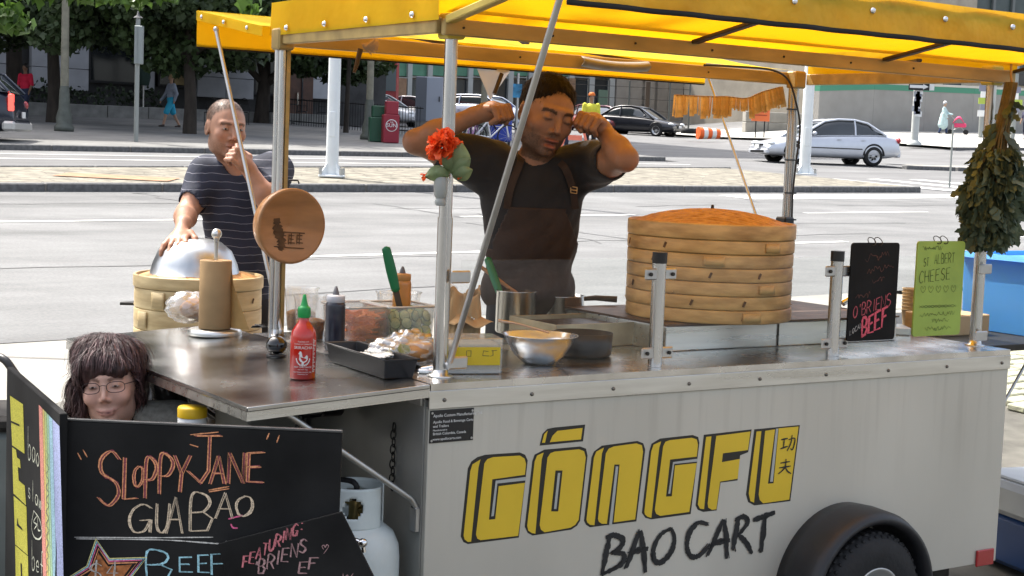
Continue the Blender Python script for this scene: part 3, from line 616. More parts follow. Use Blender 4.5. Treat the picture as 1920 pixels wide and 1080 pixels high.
# cable along the rear right pole, rolled clear side sheet under the rear rail
b = MB(); cab = [clv(x, y, 1.07) for x, y in ((1320, 122), (1400, 126), (1450, 132), (1478, 150), (1492, 190), (1500, 240), (1492, 310), (1486, 370), (1484, 460), (1482, 560))]; b.tube(smooth_line(cab, 5), .0045, 6); ob('cable', b, BLK, cart)
for y in (205, 300, 362, 412): b = MB(); c = clv(1486 if y < 300 else 1482, y, 1.07); b.box((c.x - .022, c.y - .004, c.z - .003), (c.x + .03, c.y + .012, c.z + .003)); ob('cable_tie', b, BLK, cart)
b = MB(); c = clv(1474, 418, 1.06); b.box((c.x - .035, c.y - .03, c.z - .03), (c.x + .02, c.y + .03, c.z + .025), .006); b.cyl((c.x - .02, c.y - .03, c.z - .03), (c.x - .02, c.y - .05, c.z - .035), .018, None, 14); ob('socket_box', b, BLK, cart)
b = MB(); a0, a1 = clv(1090, 112, 1.10), clv(1215, 122, 1.10); b.grid(lambda a, t: tuple(a0.lerp(a1, a) + Vector((0, -.02 * math.sin(PI * t), 0.012 - .035 * t - .010 * math.sin(PI * a)))), 16, 6); ob('rolled_side_sheet', b, mat('tarp_grey', (.24, .225, .19), .45, var=.2, scale=7, bump=.3, bscale=10), cart, solid=.004)
# sneeze guard: short posts with clamps and three panes
posts = [(.845, .069), (1.615, .078)]
for pu, pv in posts:
    b = MB(); b.cyl((pu, pv, WT + .0005), (pu, pv, 1.275), .0215, None, 22); po = ob('guard_post', b, POLE, cart)
    b = MB(); b.cyl((pu, pv, 1.268), (pu, pv, 1.302), .0232, None, 22); ob('post_cap', b, BLK, po)
    for w in (1.235, .992):
        b = MB(); b.box((pu - .062, pv - .012, w - .018), (pu + .062, pv - .004, w + .018), .004); cc = ob('clamp', b, ALU, po)
        for sgn in (-1, 1): b = MB(); b.cyl((pu + sgn * .043, pv - .018, w), (pu + sgn * .043, pv - .012, w), .006, None, 8); ob('clamp_screw', b, DRKM, po)
for pu in (FLp[0], FRp[0]):
    for w in (1.235, .992):
        sg = 1 if pu < 1 else -1; b = MB(); b.box((pu + min(0, sg * .066), .062, w - .018), (pu + max(0, sg * .066), .070, w + .018), .004); ob('clamp', b, ALU, cart)
for a, c in ((.135, .825), (.868, 1.594), (1.638, 2.35)):
    b = MB(); b.box((a, .072, .968), (c, .077, 1.282)); ob('glass_pane', b, GLASS, cart, bevel=.001)
# griddle housing and sink pan on the counter
b = MB(); b.box((1.10, .33, WT + .0005), (2.20, .90, 1.035)); gh = ob('griddle_housing', b, STEEL, cart, bevel=.004)
b = MB(); b.box((1.095, .325, 1.0355), (2.205, .905, 1.042)); ob('griddle_lip', b, mat('griddle_dark', (.12, .08, .06), .5, .5, var=.4, scale=14), gh)
b = MB(); b.box((1.60, .3255, .952), (1.604, .3298, 1.034)); ob('housing_seam', b, DRKM, gh)
# fittings under the leaf on the end panel
chn = MB()
for i in range(9):
    c = Vector((-.014, .165 + .004 * (i % 2), .80 - i * .021)); M_ = Matrix.Translation(c) @ Matrix.Rotation(PI/2 if i % 2 else 0, 4, 'Z')
    pts = [M_ @ Vector((0, .008 * math.cos(2*PI*j/10), .0145 * math.sin(2*PI*j/10))) for j in range(11)]; chn.tube(pts, .0022, 5, False)
ob('safety_chain', chn, DRKM, cart)
b = MB(); b.cyl((-.06, .42, .84), (-.12, .42, .84), .045, None, 20); b.cyl((-.06, .42, .84), (-.005, .42, .84), .02); b.box((-.2, .385, .80), (-.12, .455, .88), .01); b.tube([(-.17, .42, .80), (-.16, .42, .66), (-.08, .40, .45), (-.06, .35, .25)], .008, 8); b.tube([(-.19, .40, .81), (-.22, .40, .72), (-.24, .38, .66)], .008, 8); ob('gas_regulator', b, BLK, cart)
# ================================================================ things on and around the cart
BAM = mat('bamboo', (.46, .25, .075), .5, var=.35, scale=7, stretch=(1, 1, 4), bump=.1, bscale=30, col2=(.66, .42, .16), detail=8)
BAM2 = mat('bamboo_pale', (.58, .42, .20), .5, var=.3, scale=6, stretch=(1, 1, 6), bump=.1, bscale=30, col2=(.66, .52, .28))
WEAVE = mat('bamboo_weave', (.40, .17, .045), .55, var=.25, scale=35, bump=.15, bscale=120, col2=(.56, .29, .09))
BURN = mat('scorch', (.10, .05, .02), .8, var=.4, scale=30)
KRAFT = mat('kraft_paper', (.42, .27, .13), .85, var=.10, scale=12, bump=.25, bscale=14)
PAPER = mat('white_paper', (.78, .76, .70), .8, var=.05)
WOODM = mat('turned_wood', (.36, .17, .06), .45, var=.3, scale=5, stretch=(1, 1, 4), coat=.15, bump=.05, bscale=30)
GREENP = mat('green_plastic', (.005, .14, .045), .35)
def put(name, label, cat, px, py, w=WT, rz=PHI, group=None):
    q = cl(px, py, w); return thing(name, label, cat, w2(q.x, q.y, w + .0012), rz, group)
def ring(r, h, t=.011):
    b = MB(); b.lathe([(r - t, .001), (r - .0045, 0), (r - .0005, .0022), (r, .004), (r + .0006, h * .5), (r, h - .005), (r - .0005, h - .003), (r - .0045, h - .0006), (r - t, h - .001), (r - t, .001)], 72, smooth=False)
    b.sm = [True] * len(b.f); return b
def dome(r, z0, rise, m=44):
    def f(a, c):
        t = 1 - c; w = a * 2 * PI; x, y = r * t * math.cos(w), r * t * math.sin(w)
        p_, q_ = x * .8 + y * .6, x * .6 - y * .8
        ii = math.floor(p_ / .024); jj = math.floor((q_ + (ii % 3) * .012) / .036); rid = .0055 * (1 - abs(2 * (p_ / .024 - ii) - 1) ** 3) + .0014 * ((ii + jj) % 2)
        return (x, y, z0 + rise * (1 - t * t) + rid * min(1, 4 * (1 - t)))
    b = MB(); b.grid(f, 260, 90); return b
def steamer(base, r, tiers, h, lidh, rise, mt, place, nub=True):
    z = base.z; words = ['bottom tier', 'second tier from the bottom', 'third tier from the bottom', 'fourth tier from the bottom', 'fifth tier from the bottom', 'sixth tier from the bottom']
    if tiers == 2: words = ['bottom tier', 'upper tier']
    for i in range(tiers):
        o = thing('steamer_basket', f'{words[i]} of the {place}', 'steamer basket', (base.x + random.uniform(-.002, .002), base.y, z), random.uniform(0, 6), 'baskets of the ' + place)
        ob('hoop', ring(r + random.uniform(-.0025, .001), h), mt, o)
        b = MB(); b.grid(lambda a, c: ((r + .004) * math.cos(-.12 + .24 * a), (r + .004) * math.sin(-.12 + .24 * a), .008 + (h - .016) * c), 6, 1); ob('overlap_strip', b, mt, o, solid=.003)
        b = MB()
        for s in np.linspace(-r * .9, r * .9, 14): q = math.sqrt(r * r - s * s) * .95; b.box((-q, s - .006, .006), (q, s + .006, .010))
        ob('slat_floor', b, mt, o)['kind'] = 'stuff'
        for k in range(3):
            a = random.uniform(0, 6.28); b = MB(); b.box((-.004, -.001, -.010), (.004, .001, .010)); ob('lashing', b, BURN, o, M=Matrix.Rotation(a, 4, 'Z') @ Matrix.Translation((r + .002, 0, h * .5)) @ Matrix.Rotation(PI/2, 4, 'Z') @ Matrix.Rotation(.4, 4, 'Y'))
        z += h
    o = thing('steamer_cover', f'woven domed lid on top of the {place}', 'steamer lid', (base.x, base.y, z), .6)
    ob('hoop', ring(r + .003, lidh), mt, o); ob('woven_top', dome(r - .008, lidh - .012, rise), WEAVE, o)
    if nub: b = MB(); b.lathe([(.0001, .022), (.005, .02), (.006, .008), (.004, 0)], 10, (0, 0, lidh + rise - .014)); ob('knob', b, BLK, o)
    return z + lidh
fr_ = atz(1325, 608, 1.0425); vd = Vector((fr_.x, fr_.y, 0)).normalized(); sb0 = fr_ + vd * .292; sb0.z = 1.0425
steamer(sb0, .290, 6, .0468, .054, .048, BAM, 'large tan bamboo steamer stack on the griddle')
# scorch patches on the stack's side (own shape) : thin curved stains
# left steamer behind the side leaf
lc = atd(372, 560, 6.1); lc.z = .772
stz = thing('steamer_stand', 'low dark metal stand under the small bamboo steamer', 'stand', (lc.x, lc.y, gz(lc.x, lc.y)), 0); hz = .80 - gz(lc.x, lc.y)
b = MB(); b.cyl((0, 0, hz - .02), (0, 0, hz - .001), .27, None, 28); ob('top_plate', b, DRKM, stz)
for k in range(4): a = k * PI/2 + .5; b = MB(); b.cyl((.2*math.cos(a), .2*math.sin(a), 0), (.2*math.cos(a), .2*math.sin(a), hz - .02), .015); ob('leg', b, DRKM, stz)
ltop = steamer(lc, .25, 3, .08, .05, .03, BAM2, 'small yellowish bamboo steamer behind the side leaf', nub=False)
b = MB(); b.cyl((0, 0, 0), (-.06, -.01, 0), .006); ob('steamer_peg', b, DRKM, loc=(lc.x - .243, lc.y - .02, .935)); tag(D.objects['steamer_peg'], 'short dark peg sticking out left of the small steamer', 'peg')
bw = thing('mixing_bowl', 'upturned brushed steel bowl on top of the small bamboo steamer', 'bowl', (lc.x - .012, lc.y - .02, ltop - .004), .3)
b = MB(); b.lathe([(.176, 0), (.181, .003), (.175, .006), (.165, .046), (.142, .098), (.10, .132), (.06, .144), (.0001, .146)], 56); ob('shell', b, mat('bowl_steel', (.50, .52, .53), .36, 1, var=.2, scale=10, stretch=(1, 1, .1), rvar=.1), bw)
BOWLTOP = bw.location + Vector((0, 0, .142))
# paper towel stand and roll
LEAFZ = lambda q: WT + DR * q.x if q.x < 0 else WT
def on_leaf(px, py):
    q = cl(px, py, WT)
    for _ in range(4): q = cl(px, py, LEAFZ(q))
    return w2(q.x, q.y, LEAFZ(q) + .001)
P = on_leaf(402, 629); P = P + Vector((P.x, P.y, 0)).normalized() * .02
o = thing('paper_towel_holder', 'steel upright holder with round base and ball knob under the paper roll', 'towel holder', P)
b = MB(); b.lathe([(.0001, 0), (.088, 0), (.09, .004), (.09, .014), (.084, .019), (.0001, .020)], 44); ob('base', b, STEEL, o)
b = MB(); b.lathe([(.006, .02), (.006, .285), (.0075, .31), (.011, .325)], 14); ob('rod', b, STEEL, o); b = MB(); b.ell((0, 0, .338), .0175, 20, 12); ob('knob', b, STEEL, o)
rl2 = thing('paper_towel_roll', 'brown paper towel roll standing on the steel holder', 'paper roll', P + Vector((0, 0, .021)))
b = MB(); b.lathe([(.019, 0), (.0515, 0), (.053, .003), (.053, .226), (.0515, .229), (.019, .229), (.019, 0)], 48); ob('roll', b, KRAFT, rl2)
b = MB(); b.grid(lambda a, c: (.053 * math.cos(.35 - .5 * a) + .055 * a * a * (1.25 - c), .053 * math.sin(.35 - .5 * a) - .02 * a, .002 + .222 * c * (1 - .35 * a)), 14, 6); ob('loose_sheet', b, mat('kraft_sheet', (.46, .30, .12), .85, var=.12, scale=20, transl=.3), rl2)
# bread bag
def blob(c, r, n=40, k=24, amp=.12, fr=9, seed=0, flat=0):
    rr = random.Random(seed); ph = [rr.uniform(0, 6) for _ in range(9)]
    def f(a, t):
        th = a * 2 * PI; la = -PI/2 + PI * t; x, y, z = math.cos(la) * math.cos(th), math.cos(la) * math.sin(th), math.sin(la)
        d = 1 + amp * (math.sin(fr * x + ph[0]) * math.sin(fr * y + ph[1]) + .6 * math.sin(1.9 * fr * z + ph[2] + 2 * x) * math.sin(1.7 * fr * x + ph[3]) + .4 * math.sin(3.1 * fr * y + ph[4]))
        zz = z * d; zz = max(zz, -1 + flat); return (c[0] + r[0] * x * d, c[1] + r[1] * y * d, c[2] + r[2] * zz)
    b = MB(); b.grid(f, n, k); return b
P = on_leaf(352, 606); o = thing('bread_bag', 'clear plastic bag of bread beside the paper towel roll', 'plastic bag', P, .3)
ob('film', blob((0, 0, .055), (.075, .06, .055), amp=.10, fr=7, seed=3), FILM, o); ob('bread', blob((.02, .0, .05), (.05, .045, .035), amp=.04, fr=4, seed=4), mat('bread', (.45, .22, .08), .7, var=.25, scale=14), o)
# chilli sauce bottle
P = on_leaf(567, 713); P = P + Vector((P.x, P.y, 0)).normalized() * .03; fa = math.atan2(-P.y, -P.x)
o = thing('sauce_bottle', 'red chilli sauce bottle with green pointed cap on the side leaf', 'sauce bottle', P, fa)
b = MB(); b.lathe([(.0001, 0), (.033, 0), (.0365, .004), (.0365, .118), (.033, .136), (.024, .150), (.0165, .160), (.0135, .168), (.0135, .178)], 40); ob('body', b, mat('chilli_sauce', (.50, .018, .008), .22, var=.12, scale=10, coat=.6), o)
b = MB(); b.lathe([(.0168, .172), (.0178, .174), (.0178, .198), (.0165, .201), (.0125, .203), (.010, .208), (.0055, .228), (.0045, .236), (.0001, .237)], 28)
for k in range(24): a = 2*PI*k/24; b.box((.0172*math.cos(a)-.0008, .0172*math.sin(a)-.0008, .176), (.0172*math.cos(a)+.0008, .0172*math.sin(a)+.0008, .197))
ob('cap', b, mat('cap_green', (.01, .28, .06), .35), o)
def wrapcyl(mb, r, lift=.0006):
    mb.v = [((r + lift) * math.cos(x / r), (r + lift) * math.sin(x / r), y) for x, y, z in mb.v]; return mb
pr = MB(); Id = Matrix.Identity(4)
def ftext(mb, s, y, size, x=0, sq=1): text_mesh(mb, s, Matrix.Translation((x, y, 0)), size, 0, 'CENTER', squash=sq)
ftext(pr, 'TUONG OT', .1055, .006); ftext(pr, 'TUONG OT SRIRACHA', .099, .0052); ftext(pr, 'SRIRACHA', .087, .0115); ftext(pr, 'HOT CHILI SAUCE', .0345, .0062); ftext(pr, 'NET WT 17oz', .028, .0046); ftext(pr, 'HUY FONG FOODS, INC.', .0205, .0048); ftext(pr, 'ROSEMEAD, CA', .015, .004)
roost = [(-.004,.044),(.002,.043),(.003,.049),(.009,.052),(.013,.058),(.014,.066),(.010,.071),(.006,.066),(.002,.063),(-.002,.067),(-.003,.075),(-.006,.081),(-.010,.080),(-.011,.076),(-.014,.074),(-.010,.072),(-.010,.065),(-.011,.058),(-.007,.052),(-.003,.050)]
pr.add([(x, y, 0) for x, y in roost], [tuple(range(len(roost)))])
for k in range(13): a = PI * 1.05 + k * PI * .9 / 12; pr.add([(.019*math.cos(a)+dx, .062+.021*math.sin(a)+dy, 0) for dx, dy in ((-.0016,-.0022),(.0016,-.0022),(.0016,.0022),(-.0016,.0022))], [(0,1,2,3)])
for k in range(22): pr.add([(.029, .022+k*.0043, 0), (.037+.004*math.sin(k*2.3), .022+k*.0043, 0), (.037+.004*math.sin(k*2.3), .0242+k*.0043, 0), (.029, .0242+k*.0043, 0)], [(0,1,2,3)])
ob('label_print', wrapcyl(pr, .0365), mat('print_pale', (.75, .70, .66), .6), o)
# dark squeeze bottle
def squeeze(name, label, P, r, h, cb, cc, cn, nh=.03, liquid=None):
    o = thing(name, label, 'squeeze bottle', P); b = MB(); b.lathe([(.0001, 0), (r*.94, 0), (r, .004), (r, h*.93), (r*.96, h*.97), (r*.85, h)], 32); ob('body', b, cb, o)
    if liquid: b = MB(); b.lathe([(r*1.004, .004), (r*1.006, .01), (r*1.006, h*.5), (r*1.002, h*.51)], 32); ob('sauce_level', b, liquid, o)
    b = MB(); b.lathe([(r*.86, h-.002), (r*.93, h), (r*.93, h+.018), (r*.85, h+.021), (r*.35, h+.023)], 28); ob('collar', b, cc, o)
    b = MB(); b.lathe([(r*.36, h+.021), (r*.30, h+.03), (r*.12, h+.021+nh), (.0001, h+.022+nh)], 16); ob('nozzle', b, cn, o); return o
P = w2(*cl(627, 657)); squeeze('squeeze_bottle', 'dark soy sauce squeeze bottle with pale collar and grey nozzle', P + Vector((0, 0, .001)), .031, .152, mat('dark_sauce', (.016, .018, .032), .3, var=.3, scale=20, coat=.3), mat('collar_white', (.5, .5, .52), .5), mat('nozzle_grey', (.12, .12, .13), .5), .028)
P = on_leaf(516, 670); o = thing('black_gourd', 'small shiny black ball on a ring on the side leaf', 'black ball', P + Vector((.0, .02, 0)))
b = MB(); b.ell((0, 0, .034), (.033, .033, .029), 28, 18); ob('ball', b, mat('gloss_black', (.008, .008, .009), .12, coat=.6), o); b = MB(); b.lathe([(.024, 0), (.03, 0), (.03, .006), (.024, .006), (.024, 0)], 24); ob('ring_foot', b, BLK, o); b = MB(); b.lathe([(.005, .06), (.004, .068), (.0001, .07)], 10); ob('stem', b, BLK, o)
# black loaf tray with paper sleeves of chopsticks
pa, pb_ = on_leaf(636, 681), on_leaf(742, 716); dv = pb_ - pa; ang = math.atan2(dv.y, dv.x); Lt = Vector((dv.x, dv.y)).length
mid = (pa + pb_) / 2 + Vector((.006, .045, 0)); mid.z = max(pa.z, pb_.z) + .001
o = thing('loaf_tray', 'black rectangular tray holding white paper sleeves on the side leaf', 'tray', mid, ang); hx, hy, ht = Lt/2 + .012, .052, .056
def tray(b, hx, hy, h, t=.005, fl=.86):
    def rc(x, y, z): return [(-x,-y,z),(x,-y,z),(x,y,z),(-x,y,z)]
    V = rc(hx*(fl+.06), hy*fl, 0) + rc(hx, hy, h) + rc(hx-t, hy-t, h) + rc(hx*(fl+.06)-t, hy*fl-t, t); F_ = [(3,2,1,0),(12,13,14,15)]
    for k in range(3):
        for i in range(4): F_.append((k*4+i, k*4+(i+1) % 4, (k+1)*4+(i+1) % 4, (k+1)*4+i))
    b.add(V, F_)
b = MB(); tray(b, hx, hy, ht); ob('shell', b, BLK, o, bevel=.002); b = MB(); b.lathe([(0.0001,0)], 3) if 0 else b.tube([(-hx-.002, -hy-.002, 0), (hx+.002, -hy-.002, 0), (hx+.002, hy+.002, 0), (-hx-.002, hy+.002, 0), (-hx-.002, -hy-.002, 0)], .003, 6); ob('rim', b, BLK, o, loc=(0, 0, ht - .002))
for k in range(16):
    b = MB(); b.box((-.062, -.0045, -.0018), (.062, .0045, .0018), .001); s = ob('chopstick_sleeve', b, PAPER)
    s.matrix_world = Matrix.Translation(mid + Vector((0, 0, .033 + .0022 * (k // 2) + .0012 * (k % 2)))) @ Matrix.Rotation(ang + random.uniform(-.10, .10), 4, 'Z') @ Matrix.Translation((random.uniform(-.014, .014) + .006, -.034 + .0046 * k, 0)) @ Matrix.Rotation(random.uniform(-.08, .04), 4, 'Y')
    tag(s, 'white paper sleeve lying in the black tray', 'chopstick sleeve', 'paper sleeves in the black tray')
# translucent deli cups
def delicup(label, P, r=.058, h=.152):
    o = thing('deli_cup', label, 'plastic cup', P, 0, 'clear cups behind the sauce bottle'); b = MB(); b.lathe([(.0001, .001), (r*.78, 0), (r*.8, .003), (r*.985, h-.008), (r*1.06, h-.006), (r*1.06, h)], 36); ob('wall', b, TUB, o)
    b = MB(); b.lathe([(.0001, .004), (r*.77, .004), (r*.87, h*.42), (r*.6, h*.47), (.0001, h*.45)], 24); ob('contents', b, mat('crumbs', (.28, .13, .035), .8, var=.5, scale=40, bump=.8, bscale=50), o)
delicup('taller clear plastic cup of brown crumbs beside the rear pole', w2(*cl(562, 622)) + Vector((0, .02, .001))); delicup('nearer clear plastic cup of brown crumbs behind the red sauce bottle', w2(*cl(581, 637)) + Vector((0, 0, .001)), .055, .148)
# food containers
def tub(name, label, px, py, sx, sy, h, rz=PHI):
    q = cl(px, py); o = thing(name, label, 'food container', w2(q.x, q.y, WT + .0012), rz); b = MB(); b.M = Matrix.Translation((0, sy/2, 0)); tray(b, sx/2, sy/2, h, .0025, .9); ob('box', b, TUB, o, bevel=.002)
    b = MB(); x, y = sx/2 + .004, sy/2 + .004
    b.tube([(-x, sy/2-y, h), (x, sy/2-y, h), (x, sy/2+y, h), (-x, sy/2+y, h), (-x, sy/2-y, h)], .004, 6); ob('rim', b, mat('rim_white', (.7, .7, .66), .5), o); return o
t1 = tub('food_container', 'clear container of orange carrot strips beside the squeeze bottle', 693, 650, .15, .19, .125); t2 = tub('food_container', 'clear container of green cucumber slices behind the canopy pole', 772, 648, .17, .19, .125)
b = MB(); rr = random.Random(2)
for k in range(150): b.M = Matrix.Translation((rr.uniform(-.05, .05), rr.uniform(.03, .16), rr.uniform(.01, .105))) @ Matrix.Rotation(rr.uniform(0, 3.1), 4, 'Z') @ Matrix.Rotation(rr.uniform(-.3, .3), 4, 'Y'); b.box((-.03, -.003, -.003), (.03, .003, .003))
c = ob('carrot_strips', b, mat('carrot', (.85, .26, .06), .5, var=.2, scale=30)); c.location = t1.location; c.rotation_euler = t1.rotation_euler; tag(c, 'heap of shredded orange carrot in the left clear container', 'carrot', kind='stuff')
sl_ = MB(); sl_.lathe([(.0001, .0025), (.017, .0025), (.0175, 0), (.017, -.0025), (.0001, -.0025)], 16); sl_.cur = 1; sl_.lathe([(.0175, -.0022), (.0195, -.0022), (.0195, .0022), (.0175, .0022)], 16)
cum = [mat('cucumber_flesh', (.55, .68, .34), .35, var=.2, scale=60), mat('cucumber_skin', (.06, .16, .04), .4)]; c0 = None
for k in range(64):
    if c0 is None: c0 = ob('cucumber_slice', sl_, cum); cc = c0
    else: cc = D.objects.new('cucumber_slice', c0.data); COL.objects.link(cc)
    row = k // 16; cc.matrix_world = Matrix.Translation(t2.location) @ Matrix.Rotation(PHI, 4, 'Z') @ Matrix.Translation((-.06 + .04 * (k % 4) + rr.uniform(-.008, .008), .022 + .045 * row + rr.uniform(-.01, .01), .02 + .026 * ((k // 4) % 4) + rr.uniform(-.006, .006))) @ Matrix.Rotation(rr.uniform(.9, 1.7), 4, 'X') @ Matrix.Rotation(rr.uniform(-.5, .5), 4, 'Y')
    tag(cc, 'pale green cucumber slice heaped in the right clear container', 'cucumber slice', 'cucumber slices in the container')
def utensil(name, label, cat, a, b_, w, m, tip=None, m2=None, flat=.45, d=None):
    a = Vector(a); b_ = Vector(b_); o = thing(name, label, cat, b_); ax = (a - b_); Lh = ax.length; X = ax.normalized(); Y = X.cross(Vector((0, 1, 0))).normalized(); Z = X.cross(Y)
    Mx = Matrix((X, Y, Z)).transposed().to_4x4(); bb = MB(); bb.M = Mx; k = 14
    def f(s, t):
        x = Lh * s; wd = w * (.8 + .2 * math.sin(PI * s)) * (1 if 0 < s < 1 else .35) * (.75 if s > .96 or s < .04 else 1); an = t * 2 * PI; return (x, wd/2 * math.cos(an), wd/2 * flat * math.sin(an))
    bb.grid(f, 24, k); ob('handle', bb, m, o)
    if tip:
        bb = MB(); bb.M = Mx; bb.box((-tip, -w*.30, -.0012), (.01, w*.30, .0012), .0008); ob('blade', bb, m2 or STEEL, o)
    return o
D1 = w2(.33, .80, 0).y; utensil('spatula', 'green handled spatula standing in the clear containers', 'spatula', atd(723, 462, D1), atd(743, 548, D1), .034, GREENP, .08, RIBM)
P = atd(752, 600, w2(.36, .9, 0).y); P.z = WT + .001; squeeze('squeeze_bottle', 'red sauce squeeze bottle with orange top behind the food containers', P, .031, .200, mat('amber_sauce', (.55, .24, .06), .3, coat=.3), mat('collar_tan', (.50, .25, .08), .5), mat('nozzle_grey', (.12, .12, .13), .5), .024, mat('berry_sauce', (.30, .01, .03), .3, coat=.3))
b = MB(); b.lathe([(.0001, .002), (.05, 0), (.06, .02), (.078, .138), (.082, .14), (.080, .136)], 40); c = ob('clear_tub', b, TUB, loc=w2(*cl(735, 630)) + Vector((.01, .12, .001))); tag(c, 'round clear tub rim behind the carrot container', 'plastic tub')
b = MB(); b.lathe([(.034, 0), (.034, .05), (.030, .075), (.012, .088), (.0001, .09)], 24); c = ob('domed_cup', b, TUB, loc=w2(*cl(838, 612)) + Vector((0, .1, .06))); tag(c, 'clear domed plastic cup behind the front pole', 'plastic cup')
# bag of buns with foil
P = w2(*cl(758, 692)) + Vector((0, .05, 0)); o = thing('bun_bag', 'crumpled plastic bag of buns with yellow print beside the pole', 'plastic bag', P, PHI)
ob('film', blob((0, .0, .045), (.115, .075, .048), 60, 36, .13, 6, 11, .12), FILM, o); ob('foil', blob((.03, .03, .05), (.085, .05, .05), 60, 30, .16, 8, 12), mat('foil', (.45, .45, .45), .4, 1, bump=.5, bscale=40), o)
ob('bun', blob((.02, -.035, .045), (.06, .04, .034), 30, 18, .02, 3, 5), mat('bun_brown', (.46, .22, .075), .6, var=.15, scale=12), o)
for k, (x, y, z) in enumerate(((-.07, -.035, .05), (-.045, -.05, .062), (.085, -.04, .05), (.09, -.03, .07))):
    b = MB(); b.M = Matrix.Translation((x, y - .015, z)) @ Matrix.Rotation(random.uniform(-.5, .5), 4, 'Y'); b.grid(lambda a, c: (-.02 + .04 * a, .006 * math.sin(9 * a + 5 * c), -.012 + .026 * c), 8, 6); ob('printed_patch', b, mat('print_yellow', (.75, .62, .04), .4, var=.3, scale=60, col2=(.85, .83, .7)), o)
# napkin box with yellow note, paper bag
q = cl(834, 702); o = thing('napkin_box', 'clear napkin box with a yellow paper note on its front', 'napkin box', w2(q.x, q.y, WT + .0012), PHI - .30); nx = .165
b = MB(); b.box((0, 0, 0), (nx, .11, .085), .004); ob('napkins', b, mat('napkin', (.42, .37, .29), .85, var=.1, scale=20, bump=.3, bscale=20), o)
b = MB(); b.box((-.004, -.004, -.0008), (nx + .004, .114, .104), .003); ob('clear_case', b, FILM, o)
b = MB(); b.box((.018, -.0075, .026), (nx - .004, -.0055, .078)); nt_ = ob('yellow_note', b, mat('note_yellow', (.80, .55, .01), .7), o)
b = MB(); strokes(b, [[(.06,.052),(.06,.068),(.073,.068),(.073,.052),(.06,.052)], [(.125,.066),(.11,.068),(.108,.054),(.128,.053)], [(.138,.07),(.139,.055),(.131,.052)], [(.134,.068),(.150,.069)]], .0022, lambda x, y: Vector((x, -.0085, y)), FN, .1, False); ob('note_writing', b, INK, nt_)
q = cl(862, 668); o = thing('paper_bag', 'open brown paper bag behind the napkin box', 'paper bag', w2(q.x, q.y, WT + .0012), PHI - .2)
def bag(a, c):
    th = a * 2 * PI; k = 1 - .25 * c; n4 = (abs(math.cos(th))**4 + abs(math.sin(th))**4)**-.25; cr = .006 * math.sin(5 * th + 6 * c) * c + .004 * math.sin(11 * th - 9 * c)
    return ((.062 * k * n4 * math.cos(th)) + cr + .01 * c, .04 * (1 - .55 * c) * n4 * math.sin(th) + cr, .205 * c + .012 * math.sin(2 * th + 1) * c + .006 * math.sin(7 * th) * c)
b = MB(); b.grid(bag, 48, 18); ob('bag_wall', b, KRAFT, o, solid=.001)
b = MB(); b.grid(lambda a, c: (-.05 + .13 * a, -.075 + .08 * c, .105 + .055 * c * (1 - abs(2*a-1)) + .01 * math.sin(8*a)), 16, 8); ob('folded_flap', b, KRAFT, o, solid=.001)
b = MB(); b.box((.01, -.06, .125), (.014, -.03, .129)); b.box((.02, -.055, .12), (.024, -.03, .124)); ob('clip', b, CHROME, o)
# pots
GW = 1.0425
def pot(name, label, px, py, w, r, h, m, inner=None, fill=.7, t=.003):
    P = atz(px, py, w); P = P + Vector((P.x, P.y, 0)).normalized() * r; o = thing(name, label, 'pot', P + Vector((0, 0, .001)))
    b = MB(); b.lathe([(.0001, 0), (r - .004, 0), (r, .006), (r, h - .003), (r + .004, h), (r - t, h), (r - t, .006), (.0001, .005)], 44); ob('wall', b, m, o)
    if inner: b = MB(); b.lathe([(.0001, h*fill), (r - t, h*fill)], 30); ob('contents', b, inner, o)
    return o
PS = mat('pot_steel', (.55, .54, .52), .22, 1, var=.2, scale=12, stretch=(1, 1, .15), rvar=.12); STEW = mat('stew', (.16, .07, .02), .5, var=.5, scale=40, bump=.6, bscale=50)
pot('stock_pot', 'tall narrow steel pot holding a green turner', 965, 628, WT, .071, .15, PS, STEW, .5)
p2_ = pot('stock_pot', 'wide steel pot of brown stew beside the tall pot', 1048, 622, WT, .088, .125, PS, STEW, .93)
d2 = atz(965, 628, WT).y + .09; utensil('turner', 'green handled turner leaning in the tall pot', 'turner', atd(913, 482, d2 + .06), atd(938, 553, d2), .030, GREENP, .09)
utensil('wooden_spoon', 'brown wooden spoon handle leaning behind the tall pot', 'spoon', atd(897, 497, d2 + .1), atd(972, 552, d2 + .04), .016, WOODM, None, None, .9)
b = MB(); a0 = p2_.location + Vector((.08, .03, .11)); b.tube([a0, a0 + Vector((.05, .0, .006)), a0 + Vector((.13, -.005, .004))], [.008, .010, .012], 8); b.v = [tuple(Vector(v) - a0) for v in b.v]; c = ob('pan_handle', b, RIBM); c.location = a0; tag(c, 'dark wooden pan handle pointing at the bamboo stack', 'handle')
def stemless(): pass
q0, q1 = cl(1052, 660), cl(1236, 655); o = thing('roasting_pan', 'long shallow tan steel roasting pan on the counter', 'pan', w2(q0.x + .05, q0.y + .06, WT + .0012), PHI); b = MB(); b.M = Matrix.Translation((.22, .14, 0)); tray(b, .25, .14, .08, .003, .96); ob('shell', b, mat('pan_tan', (.42, .36, .25), .35, .9, var=.25, scale=10), o, bevel=.002); b = MB(); b.box((.0, .02, .062), (.44, .26, .066)); ob('contents', b, mat('dark_braise', (.03, .018, .012), .4, var=.5, scale=30, bump=.6, bscale=40), o)
P = atz(1100, 674, WT); P += Vector((P.x, P.y, 0)).normalized() * .09; o = thing('saute_pan', 'black round pan beside the shiny mixing bowl', 'pan', P + Vector((-.015, 0, .001))); b = MB(); b.lathe([(.0001, 0), (.085, 0), (.093, .008), (.096, .075), (.093, .075), (.090, .01), (.0001, .008)], 44); ob('wall', b, mat('pan_black', (.022, .023, .027), .4, var=.2, scale=20), o)
